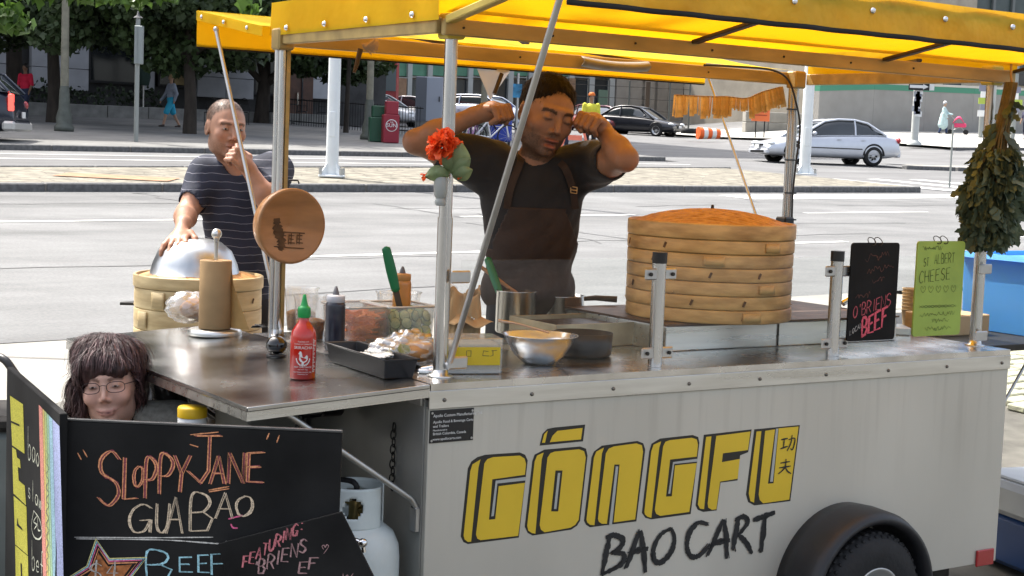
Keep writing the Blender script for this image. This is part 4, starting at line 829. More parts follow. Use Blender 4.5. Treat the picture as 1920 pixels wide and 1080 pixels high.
P = atz(1010, 687, WT); P += Vector((P.x, P.y, 0)).normalized() * .06; o = thing('serving_bowl', 'shiny flared steel bowl with a spoon beside the napkin box', 'bowl', P + Vector((0, 0, .001)))
b = MB(); b.lathe([(.0001, 0), (.042, 0), (.05, .003), (.078, .028), (.100, .062), (.112, .088), (.118, .090), (.118, .0885), (.109, .086), (.096, .062), (.074, .03), (.045, .008), (.0001, .006)], 60); ob('bowl', b, mat('mirror_steel', (.56, .60, .66), .2, .7, var=.08, scale=8), o)
b = MB(); b.lathe([(.0001, .034), (.076, .032)], 30); ob('contents', b, mat('sauce_orange', (.42, .20, .06), .5, var=.3, scale=20), o)
b = MB(); a, c = atd(934, 601, P.y - .02), atd(1030, 624, P.y); b.tube(smooth_line([a, a.lerp(c, .35) + Vector((0, 0, .004)), a.lerp(c, .75) + Vector((0, 0, .002)), c], 5), [.0045] * 5 + [.003] * 11, 8); sp = ob('serving_spoon', b, mat('spoon_steel', (.55, .42, .34), .3, .9)); tag(sp, 'long spoon handle resting across the shiny bowl', 'spoon')
b = MB(); P = w2(*cl(802, 702)); b.box((-.03, -.012, 0), (.03, .012, .014), .004); b.cyl((-.02, 0, .012), (.02, .005, .02), .006); c = ob('metal_clips', b, CHROME, loc=P + Vector((0, .01, .001))); tag(c, 'small bright metal clip at the foot of the pole', 'clip')
b = MB(); 
for k in range(7): b.tube([Vector((random.uniform(-.05, .05), random.uniform(-.03, .03), .004 + .01 * random.random())) for _ in range(5)], .002, 5)
c = ob('wire_coil', b, BLK, loc=on_leaf(497, 616)); tag(c, 'tangle of black wire at the foot of the rear pole', 'wire')
# taps and cups behind
o = thing('tap', 'chrome lever tap right of the bamboo stack', 'tap', w2(2.30, .55, WT)); b = MB(); b.tube([(0, 0, 0), (0, 0, .10), (-.02, 0, .13), (-.08, -.01, .135), (-.12, -.02, .11)], .013, 12); ob('spout', b, CHROME, o); b = MB(); b.cyl((.0, 0, .10), (.05, 0, .10), .018); b.tube([(.03, 0, .11), (-.02, .0, .17), (-.06, .0, .20)], .006, 8); ob('lever', b, CHROME, o); b = MB(); b.box((-.1, -.06, 0), (.14, .08, .03), .004); b.cyl((.06, .0, .02), (.06, 0, .09), .016); ob('base', b, STEEL, o)
o = thing('cup_stack', 'stack of tan paper cups behind the green sign', 'paper cups', w2(2.62, .60, .941)); b = MB()
for k in range(7): b.lathe([(.040, k*.014), (.050, .075 + k*.014), (.053, .078 + k*.014), (.050, .078 + k*.014)], 24)
ob('cups', b, mat('cup_tan', (.50, .36, .20), .7), o)
b = MB(); b.box((-.06, -.09, 0), (.22, .10, .08), .004); c = ob('cardboard_box', b, mat('cardboard', (.44, .30, .16), .85, var=.1), loc=w2(2.60, .50, .941), rot=(0, 0, PHI)); tag(c, 'low tan cardboard box behind the green sign', 'box'); D.objects['cup_stack'].location = w2(2.66, .66, .941)
# ---- chalk lettering: a small stroke alphabet
SF = {'A': [[(0,0),(.5,1),(1,0)],[(.2,.38),(.8,.38)]], 'B': [[(0,0),(0,1),(.6,1),(.8,.78),(.55,.55),(0,.52)],[(.5,.54),(.95,.35),(.75,.02),(0,0)]], 'C': [[(1,.85),(.6,1),(.15,.8),(0,.45),(.2,.08),(.6,0),(1,.15)]], 'D': [[(0,0),(0,1),(.6,.9),(1,.5),(.6,.08),(0,0)]],
 'E': [[(.95,1),(0,.97),(0,.02),(1,0)],[(0,.5),(.75,.52)]], 'F': [[(1,1),(0,.97),(0,0)],[(0,.52),(.7,.54)]], 'G': [[(1,.85),(.6,1),(.15,.8),(0,.4),(.25,.02),(.7,.05),(.95,.4)],[(.5,.42),(1,.44),(.98,0)]], 'H': [[(0,1),(0,0)],[(1,1),(1,0)],[(0,.5),(1,.52)]], 'I': [[(.5,1),(.5,0)]],
 'J': [[(.2,1),(1,1)],[(.65,1),(.65,.25),(.4,0),(0,.25)]], 'L': [[(0,1),(0,0),(.9,.03)]], 'N': [[(0,0),(0,1),(1,0),(1,1)]], 'O': [[(.5,1),(.1,.8),(0,.45),(.2,.08),(.55,0),(.9,.2),(1,.55),(.85,.9),(.5,1)]], 'P': [[(0,0),(0,1),(.6,1),(.95,.78),(.6,.5),(0,.48)]], 'R': [[(0,0),(0,1),(.6,1),(.95,.78),(.6,.52),(0,.5)],[(.4,.5),(1,0)]],
 'S': [[(.95,.85),(.55,1),(.1,.85),(.15,.6),(.8,.42),(.95,.2),(.5,0),(0,.15)]], 'T': [[(0,1),(1,1)],[(.5,1),(.5,0)]], 'U': [[(0,1),(.05,.25),(.45,0),(.9,.25),(1,1)]], 'W': [[(0,1),(.25,0),(.5,.7),(.75,0),(1,1)]], 'Y': [[(0,1),(.5,.5),(1,1)],[(.5,.5),(.45,0)]], "'": [[(.5,1.05),(.4,.8)]], '"': [[(.2,1),(.3,.75)],[(.6,1),(.7,.75)]], ':': [[(.5,.75),(.5,.68)],[(.5,.25),(.5,.18)]], '.': [[(.4,.02),(.5,0)]],
 'b': [[(0,1.4),(.05,0),(.6,0),(.75,.4),(.4,.6),(.05,.4)]], 'a': [[(.8,.6),(.3,.65),(0,.3),(.3,0),(.7,.2),(.8,.6),(.85,0)]], 'o': [[(.4,.6),(0,.3),(.4,0),(.8,.3),(.4,.6)]], 's': [[(.7,.55),(.3,.62),(.2,.4),(.6,.25),(.5,0),(.05,.08)]], 'l': [[(.4,1.4),(.4,0)]], 'w': [[(0,.6),(.2,0),(.45,.5),(.7,0),(.9,.6)]], 'e': [[(.05,.3),(.75,.35),(.5,.62),(.1,.4),(.2,.05),(.75,.1)]], 'f': [[(.8,1.3),(.45,1.2),(.4,0)],[(.1,.6),(.75,.6)]], '$': [[(.95,.85),(.55,1),(.1,.85),(.15,.6),(.8,.42),(.95,.2),(.5,0),(0,.15)],[(.5,1.2),(.5,-.2)]], '4': [[(.7,0),(.7,1),(0,.35),(1,.35)]], 'h': [[(0,1.3),(0,0)],[(0,.4),(.4,.6),(.7,.4),(.7,0)]], 'v': [[(.0,.6),(.3,0),(.7,.6)]]}
def write(mb, s, x, y, h, place, nrm, w=.6, sp=.25, th=.003, slope=0, dbl=0, jit=.25, grow=0):
    n = max(1, len(s) - 1)
    for i, ch in enumerate(s):
        hh = h * (1 + grow * i / n)
        if ch in SF:
            for l in SF[ch]:
                P_ = [(x + px_ * w * hh, y + py_ * hh + slope * px_ * w * hh) for px_, py_ in l]
                for q in ((0, 0),) if not dbl else ((dbl, dbl*.3), (-dbl, -dbl*.3)):
                    strokes(mb, [[(a + q[0] + random.uniform(-1, 1) * th * .15, c + q[1] + random.uniform(-1, 1) * th * .15) for a, c in P_]], th, place, nrm, jit, curve=len(l) > 4)
        ad = (w * hh if ch not in "' .:\"I" else .35 * hh) + sp * hh; x += ad; y += slope * ad
    return x
def scribble(mb, x0, x1, y, h, place, nrm, th, slope=0):       # handwriting too faint to read in the photograph
    x = x0; pts = []; rr_ = random.Random(int(x0 * 1e5 + y * 1e6))
    while x < x1: pts.append((x, y + h * rr_.uniform(0, 1) + slope * (x - x0))); x += h * rr_.uniform(.12, .4)
    if len(pts) > 2: strokes(mb, [pts], th, place, nrm, .4)
CH = lambda n, c: mat('chalk_' + n, c, .95, var=.35, scale=300, detail=2)
chO, chW, chP, chB, chR = CH('orange', (.62, .27, .13)), CH('cream', (.62, .50, .36)), CH('pink', (.50, .16, .18)), CH('blue', (.33, .58, .66)), CH('red', (.62, .10, .14)); chY = CH('yellow', (.62, .58, .25)); chPk = CH('hotpink', (.62, .12, .25)); chM = CH('mauve', (.22, .05, .07))
BOARD = mat('blackboard', (.010, .010, .010), .85, spec=.25, var=.7, scale=3.5, detail=8, bump=.05, bscale=60)
# counter signs hanging on the pane
def hang_sign(name, label, c4, m, writer):
    P4 = [clv(x, y, .060) for x, y in c4]; bl = P4[3]; o = thing(name, label, 'sign', w2(bl.x, .060, bl.z), PHI); ux = P4[2] - P4[3]; ux.y = 0; Wd = ux.length; Hh = (P4[0].z - P4[3].z)
    ty = math.atan2(ux.z, ux.x); b = MB(); r = .012; poly = []
    for cx_, cy_, a0 in ((Wd-r, r, -PI/2), (Wd-r, Hh-r, 0), (r, Hh-r, PI/2), (r, r, PI)):
        for k in range(5): a = a0 + k * PI/8; poly.append((cx_ + r*math.cos(a), cy_ + r*math.sin(a)))
    b.M = Matrix.Rotation(PI/2, 4, 'X'); b.prism(poly, 0, .006); bd = ob('board', b, m, o, bevel=.0012)
    for sx in (.44, .58):
        b = MB(); b.tube([(Wd*sx + .010*math.cos(a), .002 + .016*math.sin(a), Hh + .004 + .013*math.sin(a + .6)) for a in np.linspace(0, 2*PI, 15)], .0016, 6, False); ob('ring', b, DRKM, o)
    writer(bd, lambda x, y: Vector((x * Wd, -.0072, y * Hh)), Wd, Hh); return o
def w_dark(bd, pl, Wd, Hh):
    fl = lambda x, y: Vector((x, -.0074, y)); ar = Wd
    b = MB(); write(b, 'BEEF', .30*Wd, .045*Hh, .175*Hh, fl, FN, .40, .12, .0105, .30, grow=.12); ob('chalk_word', b, chR, bd)
    b = MB(); write(b, "O'BRIENS", .10*Wd, .235*Hh, .115*Hh, fl, FN, .46, .12, .0042, .22, grow=.15); ob('chalk_word', b, CH('red2', (.42, .09, .11)), bd)
    b = MB(); write(b, 'LOCAL', .05*Wd, .06*Hh, .05*Hh, fl, FN, .5, .2, .0025, .5); ob('chalk_word', b, CH('grey', (.4, .38, .36)), bd)
    for x_, x1_, y_, h_ in ((.12, .45, .42, .07), (.45, .72, .58, .06), (.34, .9, .68, .07), (.28, .8, .80, .08)): b = MB(); scribble(b, x_*Wd, x1_*Wd, y_*Hh, h_*Hh, fl, FN, .0026, .1); ob('chalk_scribble', b, CH('faint', (.10, .045, .035)), bd)
hang_sign('chalk_sign', 'small black chalk sign lettered in red on the glass guard', ((1598, 455), (1686, 456), (1674, 637), (1585, 640)), BOARD, w_dark)
def w_green(bd, pl, Wd, Hh):
    fl = lambda x, y: Vector((x, -.0074, y)); g1 = CH('darkgreen', (.07, .10, .03))
    b = MB(); write(b, 'CHEESE', .07*Wd, .56*Hh, .125*Hh, fl, FN, .46, .20, .003, .08); ob('chalk_word', b, g1, bd); b = MB(); write(b, 'ST.', .14*Wd, .735*Hh, .085*Hh, fl, FN, .40, .10, .0026, .1); ob('chalk_word', b, g1, bd); b = MB(); write(b, 'ALBERT', .36*Wd, .76*Hh, .10*Hh, fl, FN, .40, .14, .0026, .05); ob('chalk_word', b, g1, bd); b = MB(); scribble(b, .10*Wd, .52*Wd, .90*Hh, .05*Hh, fl, FN, .002); ob('chalk_scribble', b, g1, bd)
    b = MB()
    for k in range(5): x = .16 + .16*k; strokes(b, [[(x*Wd, .50*Hh), ((x+.03)*Wd, .53*Hh), ((x+.05)*Wd, .50*Hh), ((x)*Wd, .46*Hh), ((x-.05)*Wd, .50*Hh), ((x-.03)*Wd, .53*Hh), (x*Wd, .50*Hh)]], .0014, fl, FN, .1)
    strokes(b, [[((.1+.07*k)*Wd, (.30+.022*(k % 2))*Hh) for k in range(12)], [((.1+.07*k)*Wd, (.325-.022*(k % 2))*Hh) for k in range(12)]], .002, fl, FN, .1)
    ob('chalk_doodle', b, g1, bd)['kind'] = 'stuff'
    for x_, x1_, y_ in ((.12, .86, .20), (.38, .75, .135), (.24, .8, .05)): b = MB(); scribble(b, x_*Wd, x1_*Wd, y_*Hh, .045*Hh, fl, FN, .0016, .03); ob('chalk_scribble', b, g1, bd)
hang_sign('chalk_sign', 'small lime green sign about cheese on the glass guard', ((1720, 452), (1808, 455), (1796, 634), (1708, 631)), mat('lime_board', (.30, .42, .075), .6, var=.1, scale=8), w_green)
# blue bin on the right leaf, cup, cooler behind the cart
q = cl(1812, 640, .9405); q = clv(1806, 600, .62); o = thing('storage_bin', 'translucent bright blue plastic bin on the right leaf', 'plastic bin', w2(q.x, .26, .9415), PHI)
b = MB(); b.M = Matrix.Translation((.26, .2, 0)); tray(b, .26, .18, .30, .004, .93); ob('tub', b, mat('blue_plastic', (.14, .48, .86), .35, transl=.45, spec=.5), o, bevel=.006)
b = MB(); b.M = Matrix.Translation((.26, .2, .292)); tray(b, .268, .188, .022, .004, .98); ob('rim', b, mat('blue_plastic', (.03, .27, .66), .3), o)
P = w2(q.x + .10, .36, 1.2566); o = thing('clear_cup', 'clear plastic cup with a dark straw behind the right pole', 'cup', P); b = MB(); b.lathe([(.0001, 0), (.030, 0), (.040, .10), (.042, .10)], 28); ob('wall', b, GLASS, o); b = MB(); b.tube([(.015, 0, .012), (-.02, 0, .115)], .008, 8); ob('straw', b, BLK, o)
P = atd(1905, 1010, 6.3); o = thing('cooler_box', 'blue cooler with white lid on the ground behind the cart', 'cooler', (P.x + .25, P.y, gz(P.x, P.y)), .35)
tz = atd(1895, 890, 6.3).z - gz(P.x, P.y); b = MB(); b.box((-.38, -.2, 0), (.4, .22, tz - .14), .02); ob('body', b, mat('cooler_blue', (.015, .06, .20), .35), o); b = MB(); b.box((-.4, -.22, tz - .1395), (.42, .24, tz), .025); b.box((-.36, -.17, tz - .001), (.38, .19, tz + .012), .008); ob('lid', b, WHITE, o)
# ---- hanging wooden lid on the rear pole
lc2 = atd(546, 424, 5.0); o = thing('wooden_dish', 'round turned wooden dish with a burnt stamp hanging on the rear pole', 'wooden dish', lc2)
nrm = Vector((.60, -.80, -.03)).normalized(); Z = nrm; X = Vector((0, 0, 1)).cross(Z).normalized() * 1; Y = Z.cross(X); LM = Matrix((X, Y, Z)).transposed().to_4x4()
b = MB(); b.M = LM; b.lathe([(.0001, -.075), (.075, -.072), (.112, -.05), (.122, -.015), (.123, .004), (.120, .008), (.112, .006), (.08, -.006), (.0001, -.014)], 64); ob('dish', b, WOODM, o)
b = MB(); b.M = LM; tx_ = [(-.055, .022), (.06, .010), (.06, .002), (-.055, .013)]; b.add([(x, y - .03, -.008 + .10*(x*x + (y-.03)**2)) for x, y in tx_], [(0,1,2,3)])
def lp(x, y): return LM @ Vector((x, y - .03, -.0065 + .95 * max(0, (x*x + (y-.03)**2) - .004) ))
b = MB()
for cx_ in (-.035, -.005, .025):
    strokes(b, [[(cx_, .0), (cx_+.022, -.002)], [(cx_+.004, -.012), (cx_+.02, -.014)], [(cx_+.011, .006), (cx_+.010, -.03)], [(cx_, -.024), (cx_+.024, -.026)], [(cx_+.002, .0), (cx_+.001, -.03)]], .005, lp, nrm, .3, False)
strokes(b, [[(-.05, .055), (-.045, .02), (-.03, -.02), (-.035, -.05)]], .03, lp, nrm, .5); strokes(b, [[(-.06, .012), (.055, .006)], [(-.06, -.036), (.055, -.044)]], .006, lp, nrm, .3, False); ob('burnt_stamp', b, BURN, o)
b = MB(); b.tube([Vector((.0, 0, .118)) + Vector((-.012, .0, k)) if k < .03 else Vector((.0, 0, .118)) + Vector((-.012 + .03*(k-.03)/.02, 0, .03)) for k in (0, .01, .02, .03, .04, .05)] + [Vector((.022, 0, .138))], .003, 6); ob('hook', b, DRKM, o)
# ---- flower tied to the front pole
fc = w2(FLp[0] - .02, FLp[1] - .03, clv(822, 272, .08).z); o = thing('flower_bunch', 'bright orange flower with green leaves tied to the front pole', 'flowers', fc)
PET = mat('petal_orange', (.95, .13, .03), .5, var=.2, scale=40, transl=.35); LEAFG = mat('silk_leaf', (.20, .27, .13), .5, var=.3, scale=20, transl=.25)
rr = random.Random(8); pc = MB(); pc.grid(lambda a, c: ((c - .5) * .044 * math.sin(PI * min(.82, .16 + .8 * a)) * (1 + .25*math.sin(9*c)), 0 + .006 * math.sin(PI * a) + .004*math.sin(7*c), .036 * a - .006 * (2*c-1)**2 * a), 6, 4); pm = None
for k in range(46):
    if pm is None: pt = ob('petal', pc, PET, o); pm = pt.data
    else: pt = D.objects.new('petal', pm); COL.objects.link(pt); pt.parent = o
    d = Vector((rr.gauss(0, 1), rr.gauss(-.5, .8), rr.gauss(.1, 1))).normalized(); pt.matrix_local = Matrix.Translation(Vector((-.012, -.012, .0)) + d * .012) @ d.to_track_quat('Z', 'Y').to_matrix().to_4x4() @ Matrix.Rotation(rr.uniform(0, 6.28), 4, 'Z') @ Matrix.Diagonal((1, 1, rr.uniform(.8, 1.25), 1))
for (px, py) in ((799, 330), (868, 333), (860, 268)):
    for k in range(5):
        pt = D.objects.new('petal', pm); COL.objects.link(pt); pt.parent = o; d = Vector((rr.gauss(0, 1), rr.gauss(-.3, 1), rr.gauss(0, 1))).normalized(); pt.matrix_local = Matrix.Translation(atd(px, py, fc.y) - fc) @ d.to_track_quat('Z', 'Y').to_matrix().to_4x4() @ Matrix.Scale(.5, 4)
for (ax_, ay, bx, by, wd) in ((838, 318, 796, 332, .045), (846, 325, 836, 280, .04), (850, 326, 866, 268, .075), (848, 330, 886, 318, .05), (845, 325, 882, 296, .05), (842, 330, 808, 322, .04)):
    a, c = atd(ax_, ay, fc.y) - fc, atd(bx, by, fc.y - .02) - fc; dd = c - a; sd_ = dd.cross(Vector((0, 1, .3))).normalized(); b = MB(); b.grid(lambda t, s: tuple(a + dd * t + sd_ * (wd * (s - .5) * math.sin(PI * min(1, t * .92 + .06))) + Vector((0, -.014 * math.sin(PI * t) + .02 * abs(s - .5), 0))), 10, 6); ob('leaf', b, LEAFG, o)
b = MB(); a = atd(826, 352, fc.y) - fc; b.lathe([(.012, -.03), (.018, -.02), (.02, .02), (.016, .03)], 16, a); b.lathe([(.012, -.05), (.016, -.04), (.012, -.03)], 12, a); ob('vase', b, mat('vase_grey', (.38, .40, .38), .35, trans=.2), o); b = MB(); b.tube([a, a + Vector((.01, 0, .06)), Vector((0, 0, 0))], .004, 6); ob('stem', b, LEAFG, o)
# ---- bunch of herbs hanging at the front right corner
ht_ = w2(2.37, .02, clv(1868, 152, .02).z); o = thing('herb_bunch', 'big bunch of dried leafy branches hanging upside down at the right pole', 'herb bunch', ht_); rr = random.Random(4)
SHR = mat('herb_leaf', (.065, .105, .06), .6, var=.5, scale=12, transl=.15, col2=(.13, .17, .10)); lb = MB(); sb2 = MB(); kx = ht_.y / FPX
def prof(t): return [(.0, 20), (.12, 20), (.25, 22), (.42, 32), (.52, 46), (.66, 52), (.8, 51), (.92, 42), (1, 18)]
def hw(t):
    P_ = prof(t)
    for i in range(len(P_)-1):
        if P_[i][0] <= t <= P_[i+1][0]: return P_[i][1] + (P_[i+1][1]-P_[i][1]) * (t-P_[i][0]) / (P_[i+1][0]-P_[i][0])
    return 20
Hb = (455 - 150) * kx
for k in range(34):
    a = rr.uniform(0, 6.28); r0 = rr.uniform(.1, 1); pts = []
    for t in np.linspace(0, rr.uniform(.6, .95), 7): r = hw(t) * kx * r0 * (.55 if t < .4 else .8); pts.append(Vector((math.cos(a) * r - .022 * math.sin(PI*t*.8) - .03 * t, math.sin(a) * r * .8, -t * Hb)))
    sb2.tube(pts, [.006] * 3 + [.003] * 4, 5)
for k in range(1500):
    t = rr.uniform(.40, .97) if k > 60 else rr.uniform(.1, .4); a = rr.uniform(0, 6.28); r = hw(t) * kx * (rr.uniform(.25, 1.05) ** .5) * rr.choice((.88, .88, .92, 1.0, 1.08)) * (1 if t > .4 else .8); c = Vector((math.cos(a)*r - .022 * math.sin(PI*t*.8) - .03*t, math.sin(a)*r*.85, -t*Hb))
    d = Vector((math.cos(a)*.6 + rr.uniform(-.6, .6), math.sin(a)*.6 + rr.uniform(-.6, .6), -rr.uniform(.5, 1.4))).normalized(); s_ = d.cross(Vector((rr.uniform(-1, 1), rr.uniform(-1, 1), rr.uniform(-.3, .3)))).normalized(); Lf = rr.uniform(.018, .066); wf = Lf * rr.uniform(.2, .42)
    n_ = d.cross(s_) * .25 * Lf * .4
    lb.add([c, c + d*Lf*.35 + s_*wf, c + d*Lf*.6 + s_*wf*.55, c + d*Lf*.75 + s_*wf*.75, c + d*Lf + n_, c + d*Lf*.75 - s_*wf*.75, c + d*Lf*.6 - s_*wf*.55, c + d*Lf*.35 - s_*wf], [(0,1,2,3,4,5,6,7)])
ob('stem', sb2, mat('herb_stem', (.13, .10, .045), .8, var=.3, scale=30), o); ob('leaves', lb, SHR, o)['kind'] = 'stuff'
b = MB(); b.tube([(0, 0, 0), (-.005, 0, .03), (0, .02, .08)], .004, 6); ob('string', b, KRAFT, o)
# ---- pleated garland across the back
gp = [clv(x, y, 1.16) for x, y in ((1266, 178), (1330, 181), (1362, 181), (1400, 184), (1430, 172), (1463, 163))]; gl = smooth_line(gp, 12); o = thing('garland', 'pleated tan paper garland strung across the back of the canopy', 'garland', w2(*gp[0]), PHI); g0 = gp[0]
b = MB(); b.tube([p - g0 for p in gl], .002, 5); ob('string', b, KRAFT, o); NT = 50; TABM = mat('garland_tan', (.74, .54, .25), .8, var=.3, scale=40, transl=.15); tb = MB(); tb.grid(lambda a, c: (-.012 + .024 * a, .005 * math.sin(PI * a), -.082 * c), 4, 3); tm = None
for k in range(NT):
    f_ = k / (NT - 1) * (len(gl) - 1.001); i = int(f_); p = gl[i].lerp(gl[i+1], f_ - i) - g0
    if tm is None: tb_ = ob('tab', tb, TABM, o); tm = tb_.data
    else: tb_ = D.objects.new('tab', tm); COL.objects.link(tb_); tb_.parent = o
    sc = 1 if k < 23 or k > 31 else .6; tb_.matrix_local = Matrix.Translation(p) @ Matrix.Rotation(random.uniform(-.08, .08) + -.28 * sstep(22, 46, k), 4, 'Y') @ Matrix.Rotation(random.uniform(-1.1, 1.1), 4, 'Z') @ Matrix.Diagonal((1, 1, sc * random.uniform(.85, 1.1), 1))
# ---- paper fan hung on the rear rail, white cloth with wooden bar
P = clv(676, 92, 1.06); o = thing('paper_fan', 'folded pinkish paper fan with a brown handle under the canopy', 'paper fan', w2(*P), PHI)
for k in range(6): a = -.9 + k * .36; b = MB(); b.grid(lambda s, t: (.055 * s * math.cos(a) * 1.0 + .012 * (t - .5) * math.sin(a), -.01 - .006 * k, .055 * s * math.sin(a) * .5 + .018 * (t - .5) + .012), 4, 2); ob('fold', b, mat('fan_paper', (.50, .36, .25), .8, var=.15), o, solid=.001)
b = MB(); b.tube([(0, 0, 0), (-.012, 0, -.05), (-.022, 0, -.08)], [.010, .008, .006], 8); ob('handle', b, RIBM, o)
o = thing('hanging_cloth', 'pointed white cloth hanging beside a brown wooden bar at the back', 'cloth', w2(*clv(930, 120, 1.72)), PHI); b = MB(); e = [clv(x, y, 1.72) - clv(930, 120, 1.72) for x, y in ((893, 126), (957, 132), (919, 188))]
b.grid(lambda a, t: tuple(e[0].lerp(e[1], a) * (1 - t) + e[2] * t + Vector((0, .01 * math.sin(6 * a) * (1 - t), 0))), 8, 8); ob('cloth', b, mat('cloth_white', (.40, .41, .44), .9, transl=.2), o); b = MB(); b.cyl(clv(941, 138, 1.70) - clv(930, 120, 1.72), clv(927, 176, 1.70) - clv(930, 120, 1.72), .009, None, 6); ob('bar', b, RIBM, o)
# ================================================================ people
def rotm(yaw=0, pitch=0, roll=0): return np.array(Matrix.Rotation(R_(yaw), 3, 'Z') @ Matrix.Rotation(R_(roll), 3, 'Y') @ Matrix.Rotation(R_(pitch), 3, 'X'))
def V3(p): return np.array(tuple(p), float)
def head_sdf(S, c, Rm, sc, jaw=1.0, mouth=0.0, smile=0.0, closed=False, nose=1.0, nw=1.0):
    T = lambda x, y, z: c + Rm @ (np.array((x, y, z)) * sc)
    E_ = lambda x, y, z, rx, ry, rz, k=.02, cut=False: S.ell(T(x, y, z), np.array((rx, ry, rz)) * sc, k * sc, Rm, cut)
    E_(0, .018, .036, .076, .096, .083, .01); E_(0, -.022, -.012, .066, .070, .085, .03); E_(0, -.026, -.068, .050 * jaw, .052, .045, .03)
    E_(0, -.072, -.099, .020 * jaw, .018, .015, .022)
    for s in (-1, 1):
        E_(s * .046 * jaw, .0, -.07, .014, .03, .026, .03); E_(s * .040, -.062, -.022, .022, .020, .020, .022)
        S.cap(T(s * .008, -.089, .030), T(s * .046, -.070, .028), .0075 * sc, .006 * sc, .014 * sc)
        E_(s * .0315, -.097, .008, .018, .017, .0125, .012, True)
    S.cap(T(0, -.086, .022), T(0, -.104 - .006 * nose, -.026), .0068 * sc * nw, .0098 * sc * nw, .012 * sc)
    for s in (-1, 1):
        E_(s * .0125 * nw, -.093, -.033, .0085 * nw, .010, .0075 * nw, .008)
        E_(s * .0315, -.077, .0075, .0145, .0135, .0125, .004)
        if closed: E_(s * .0315, -.0835, .004, .0135, .0095, .0075, .003)
        E_(s * .078, .012, -.006, .0075, .020, .031, .008, False); E_(s * .083, .004, -.004, .005, .010, .018, .006, True)
    if not smile:
        E_(0, -.088, -.060, .025, .012, .0062, .007); E_(0, -.086, -.076 - .006 * mouth, .021, .012, .0078, .007); E_(0, -.102, -.067 - .003 * mouth, .021, .012, .0016 + .0045 * mouth, .004, True)
    if smile:
        for s in (-1, 1):
            S.chain([T(0, -.0895, -.0630), T(s * .015, -.0865, -.0620), T(s * .029, -.077, -.0590)], [.0046 * sc, .0040 * sc, .0018 * sc], .004 * sc); S.chain([T(0, -.0885, -.0730), T(s * .014, -.0855, -.0710), T(s * .026, -.077, -.0630)], [.0056 * sc, .0046 * sc, .0018 * sc], .004 * sc)
            for p_, q_ in (((0, -.0965, -.0678), (s * .015, -.0930, -.0662)), ((s * .015, -.0930, -.0662), (s * .031, -.0810, -.0605))): S.cap(T(*p_), T(*q_), .0016 * sc, .0013 * sc, .002 * sc, True)
            E_(s * .041, -.070, -.030, .018, .015, .014, .016)
    return T
def gauss(P, c, s): return np.exp(-(((P - np.array(c)) / np.array(s)) ** 2).sum(1))
def pigment(V, c, Rm, sc, skin, beard=0, bcol=(.03, .02, .013), hairm=0, hcol=(.05, .03, .02), brow=1, lip=(.36, .11, .085), seed=1, recede=0, smile=0):
    L_ = (V - c) @ Rm / sc; col = np.tile(np.array(skin), (len(V), 1)); near = np.linalg.norm(L_, axis=1) < .17
    def mixc(m, k): m = np.clip(m, 0, 1)[:, None]; col[:] = col * (1 - m) + np.array(k) * m
    for s in (-1, 1):
        mixc(.30 * gauss(L_, (s * .042, -.07, -.025), (.022, .03, .02)), (skin[0] * 1.05, skin[1] * .72, skin[2] * .68))
        mixc(.45 * gauss(L_, (s * .0315, -.085, .004), (.019, .02, .012)), np.array(skin) * .62)
        bx = np.abs(L_[:, 0] * s - .032); mixc(brow * .85 * ((bx < .020) & (L_[:, 0] * s > 0) & (np.abs(L_[:, 2] - .0275 + .0025 * (bx / .02) ** 2 * 2) < .0052) & (L_[:, 1] < -.05)), hcol)
        mixc(.8 * gauss(L_, (s * .0315, -.088, .0015), (.014, .014, .0022)), np.array((.035, .02, .015)))
        mixc(.6 * gauss(L_, (s * .009, -.098, -.040), (.005, .01, .003)), np.array(skin) * .35)
    mixc(.3 * gauss(L_, (0, -.105, -.03), (.014, .02, .012)), (skin[0] * 1.05, skin[1] * .75, skin[2] * .7))
    rs = np.random.default_rng(seed); nz = rs.uniform(.55, 1.0, len(V))
    if beard:
        x, y, z = L_.T; jawl = 1 / (1 + np.exp((z + .040 - .9 * np.clip(y + .035, 0, .2)) / .006)); m = near * jawl * (y < .03) * (z > -.14) * np.clip((.055 - y) / .03, 0, 1)
        mus = np.exp(-((x / .028) ** 2 + ((z + .048) / .008) ** 2)) * (y < -.07); cheek = np.clip(1 - np.exp(-((np.abs(x) - .03) / .02) ** 2) * (z > -.055) * .9, 0, 1)
        mixc(beard * np.maximum(m * cheek, mus) * nz, bcol)
    L_ = L_ - np.stack((0 * L_[:, 0], 0 * L_[:, 0], smile * 7.5 * L_[:, 0] ** 2), 1); kz = -.003 * smile; ls = 1 - smile; mixc(.85 * ls * gauss(L_, (0, -.09, -.060 + kz), (.021 + .007 * smile, .03, .0055 - .0016 * smile)), lip); mixc(.85 * ls * gauss(L_, (0, -.09, -.077 - kz), (.018 + .008 * smile, .03, .0065 - .0020 * smile)), lip); mixc(.95 * ls * gauss(L_, (0, -.095, -.0675), (.021 + .010 * smile, .03, .0022 - .0004 * smile)), (.05, .015, .012))
    if smile:
        x, y, z = L_.T; q4 = np.exp(-(x / .033) ** 4) * (y < -.055); mixc(.55 * q4 * np.exp(-((z + .0635) / .0030) ** 2), lip); mixc(.6 * q4 * np.exp(-((z + .0730) / .0036) ** 2), lip); mixc(.9 * q4 * np.exp(-((z + .0678) / .0017) ** 2), (.10, .025, .02))
    if hairm:
        x, y, z = L_.T; zl = np.interp(y, [-.10, -.065, -.03, -.012, .02, .07], [.098, .088 - recede, .062 - recede, .012, -.012, -.06]) + 28 * recede * 0 * x * x; ear = ((np.abs(np.abs(x) - .078) < .014) & (np.abs(y - .010) < .024) & (z < .03) & (z > -.045))
        mixc(hairm * near * (1 - ear) / (1 + np.exp(-np.clip((z - zl) / .006, -30, 30))) * nz, hcol)
    return col
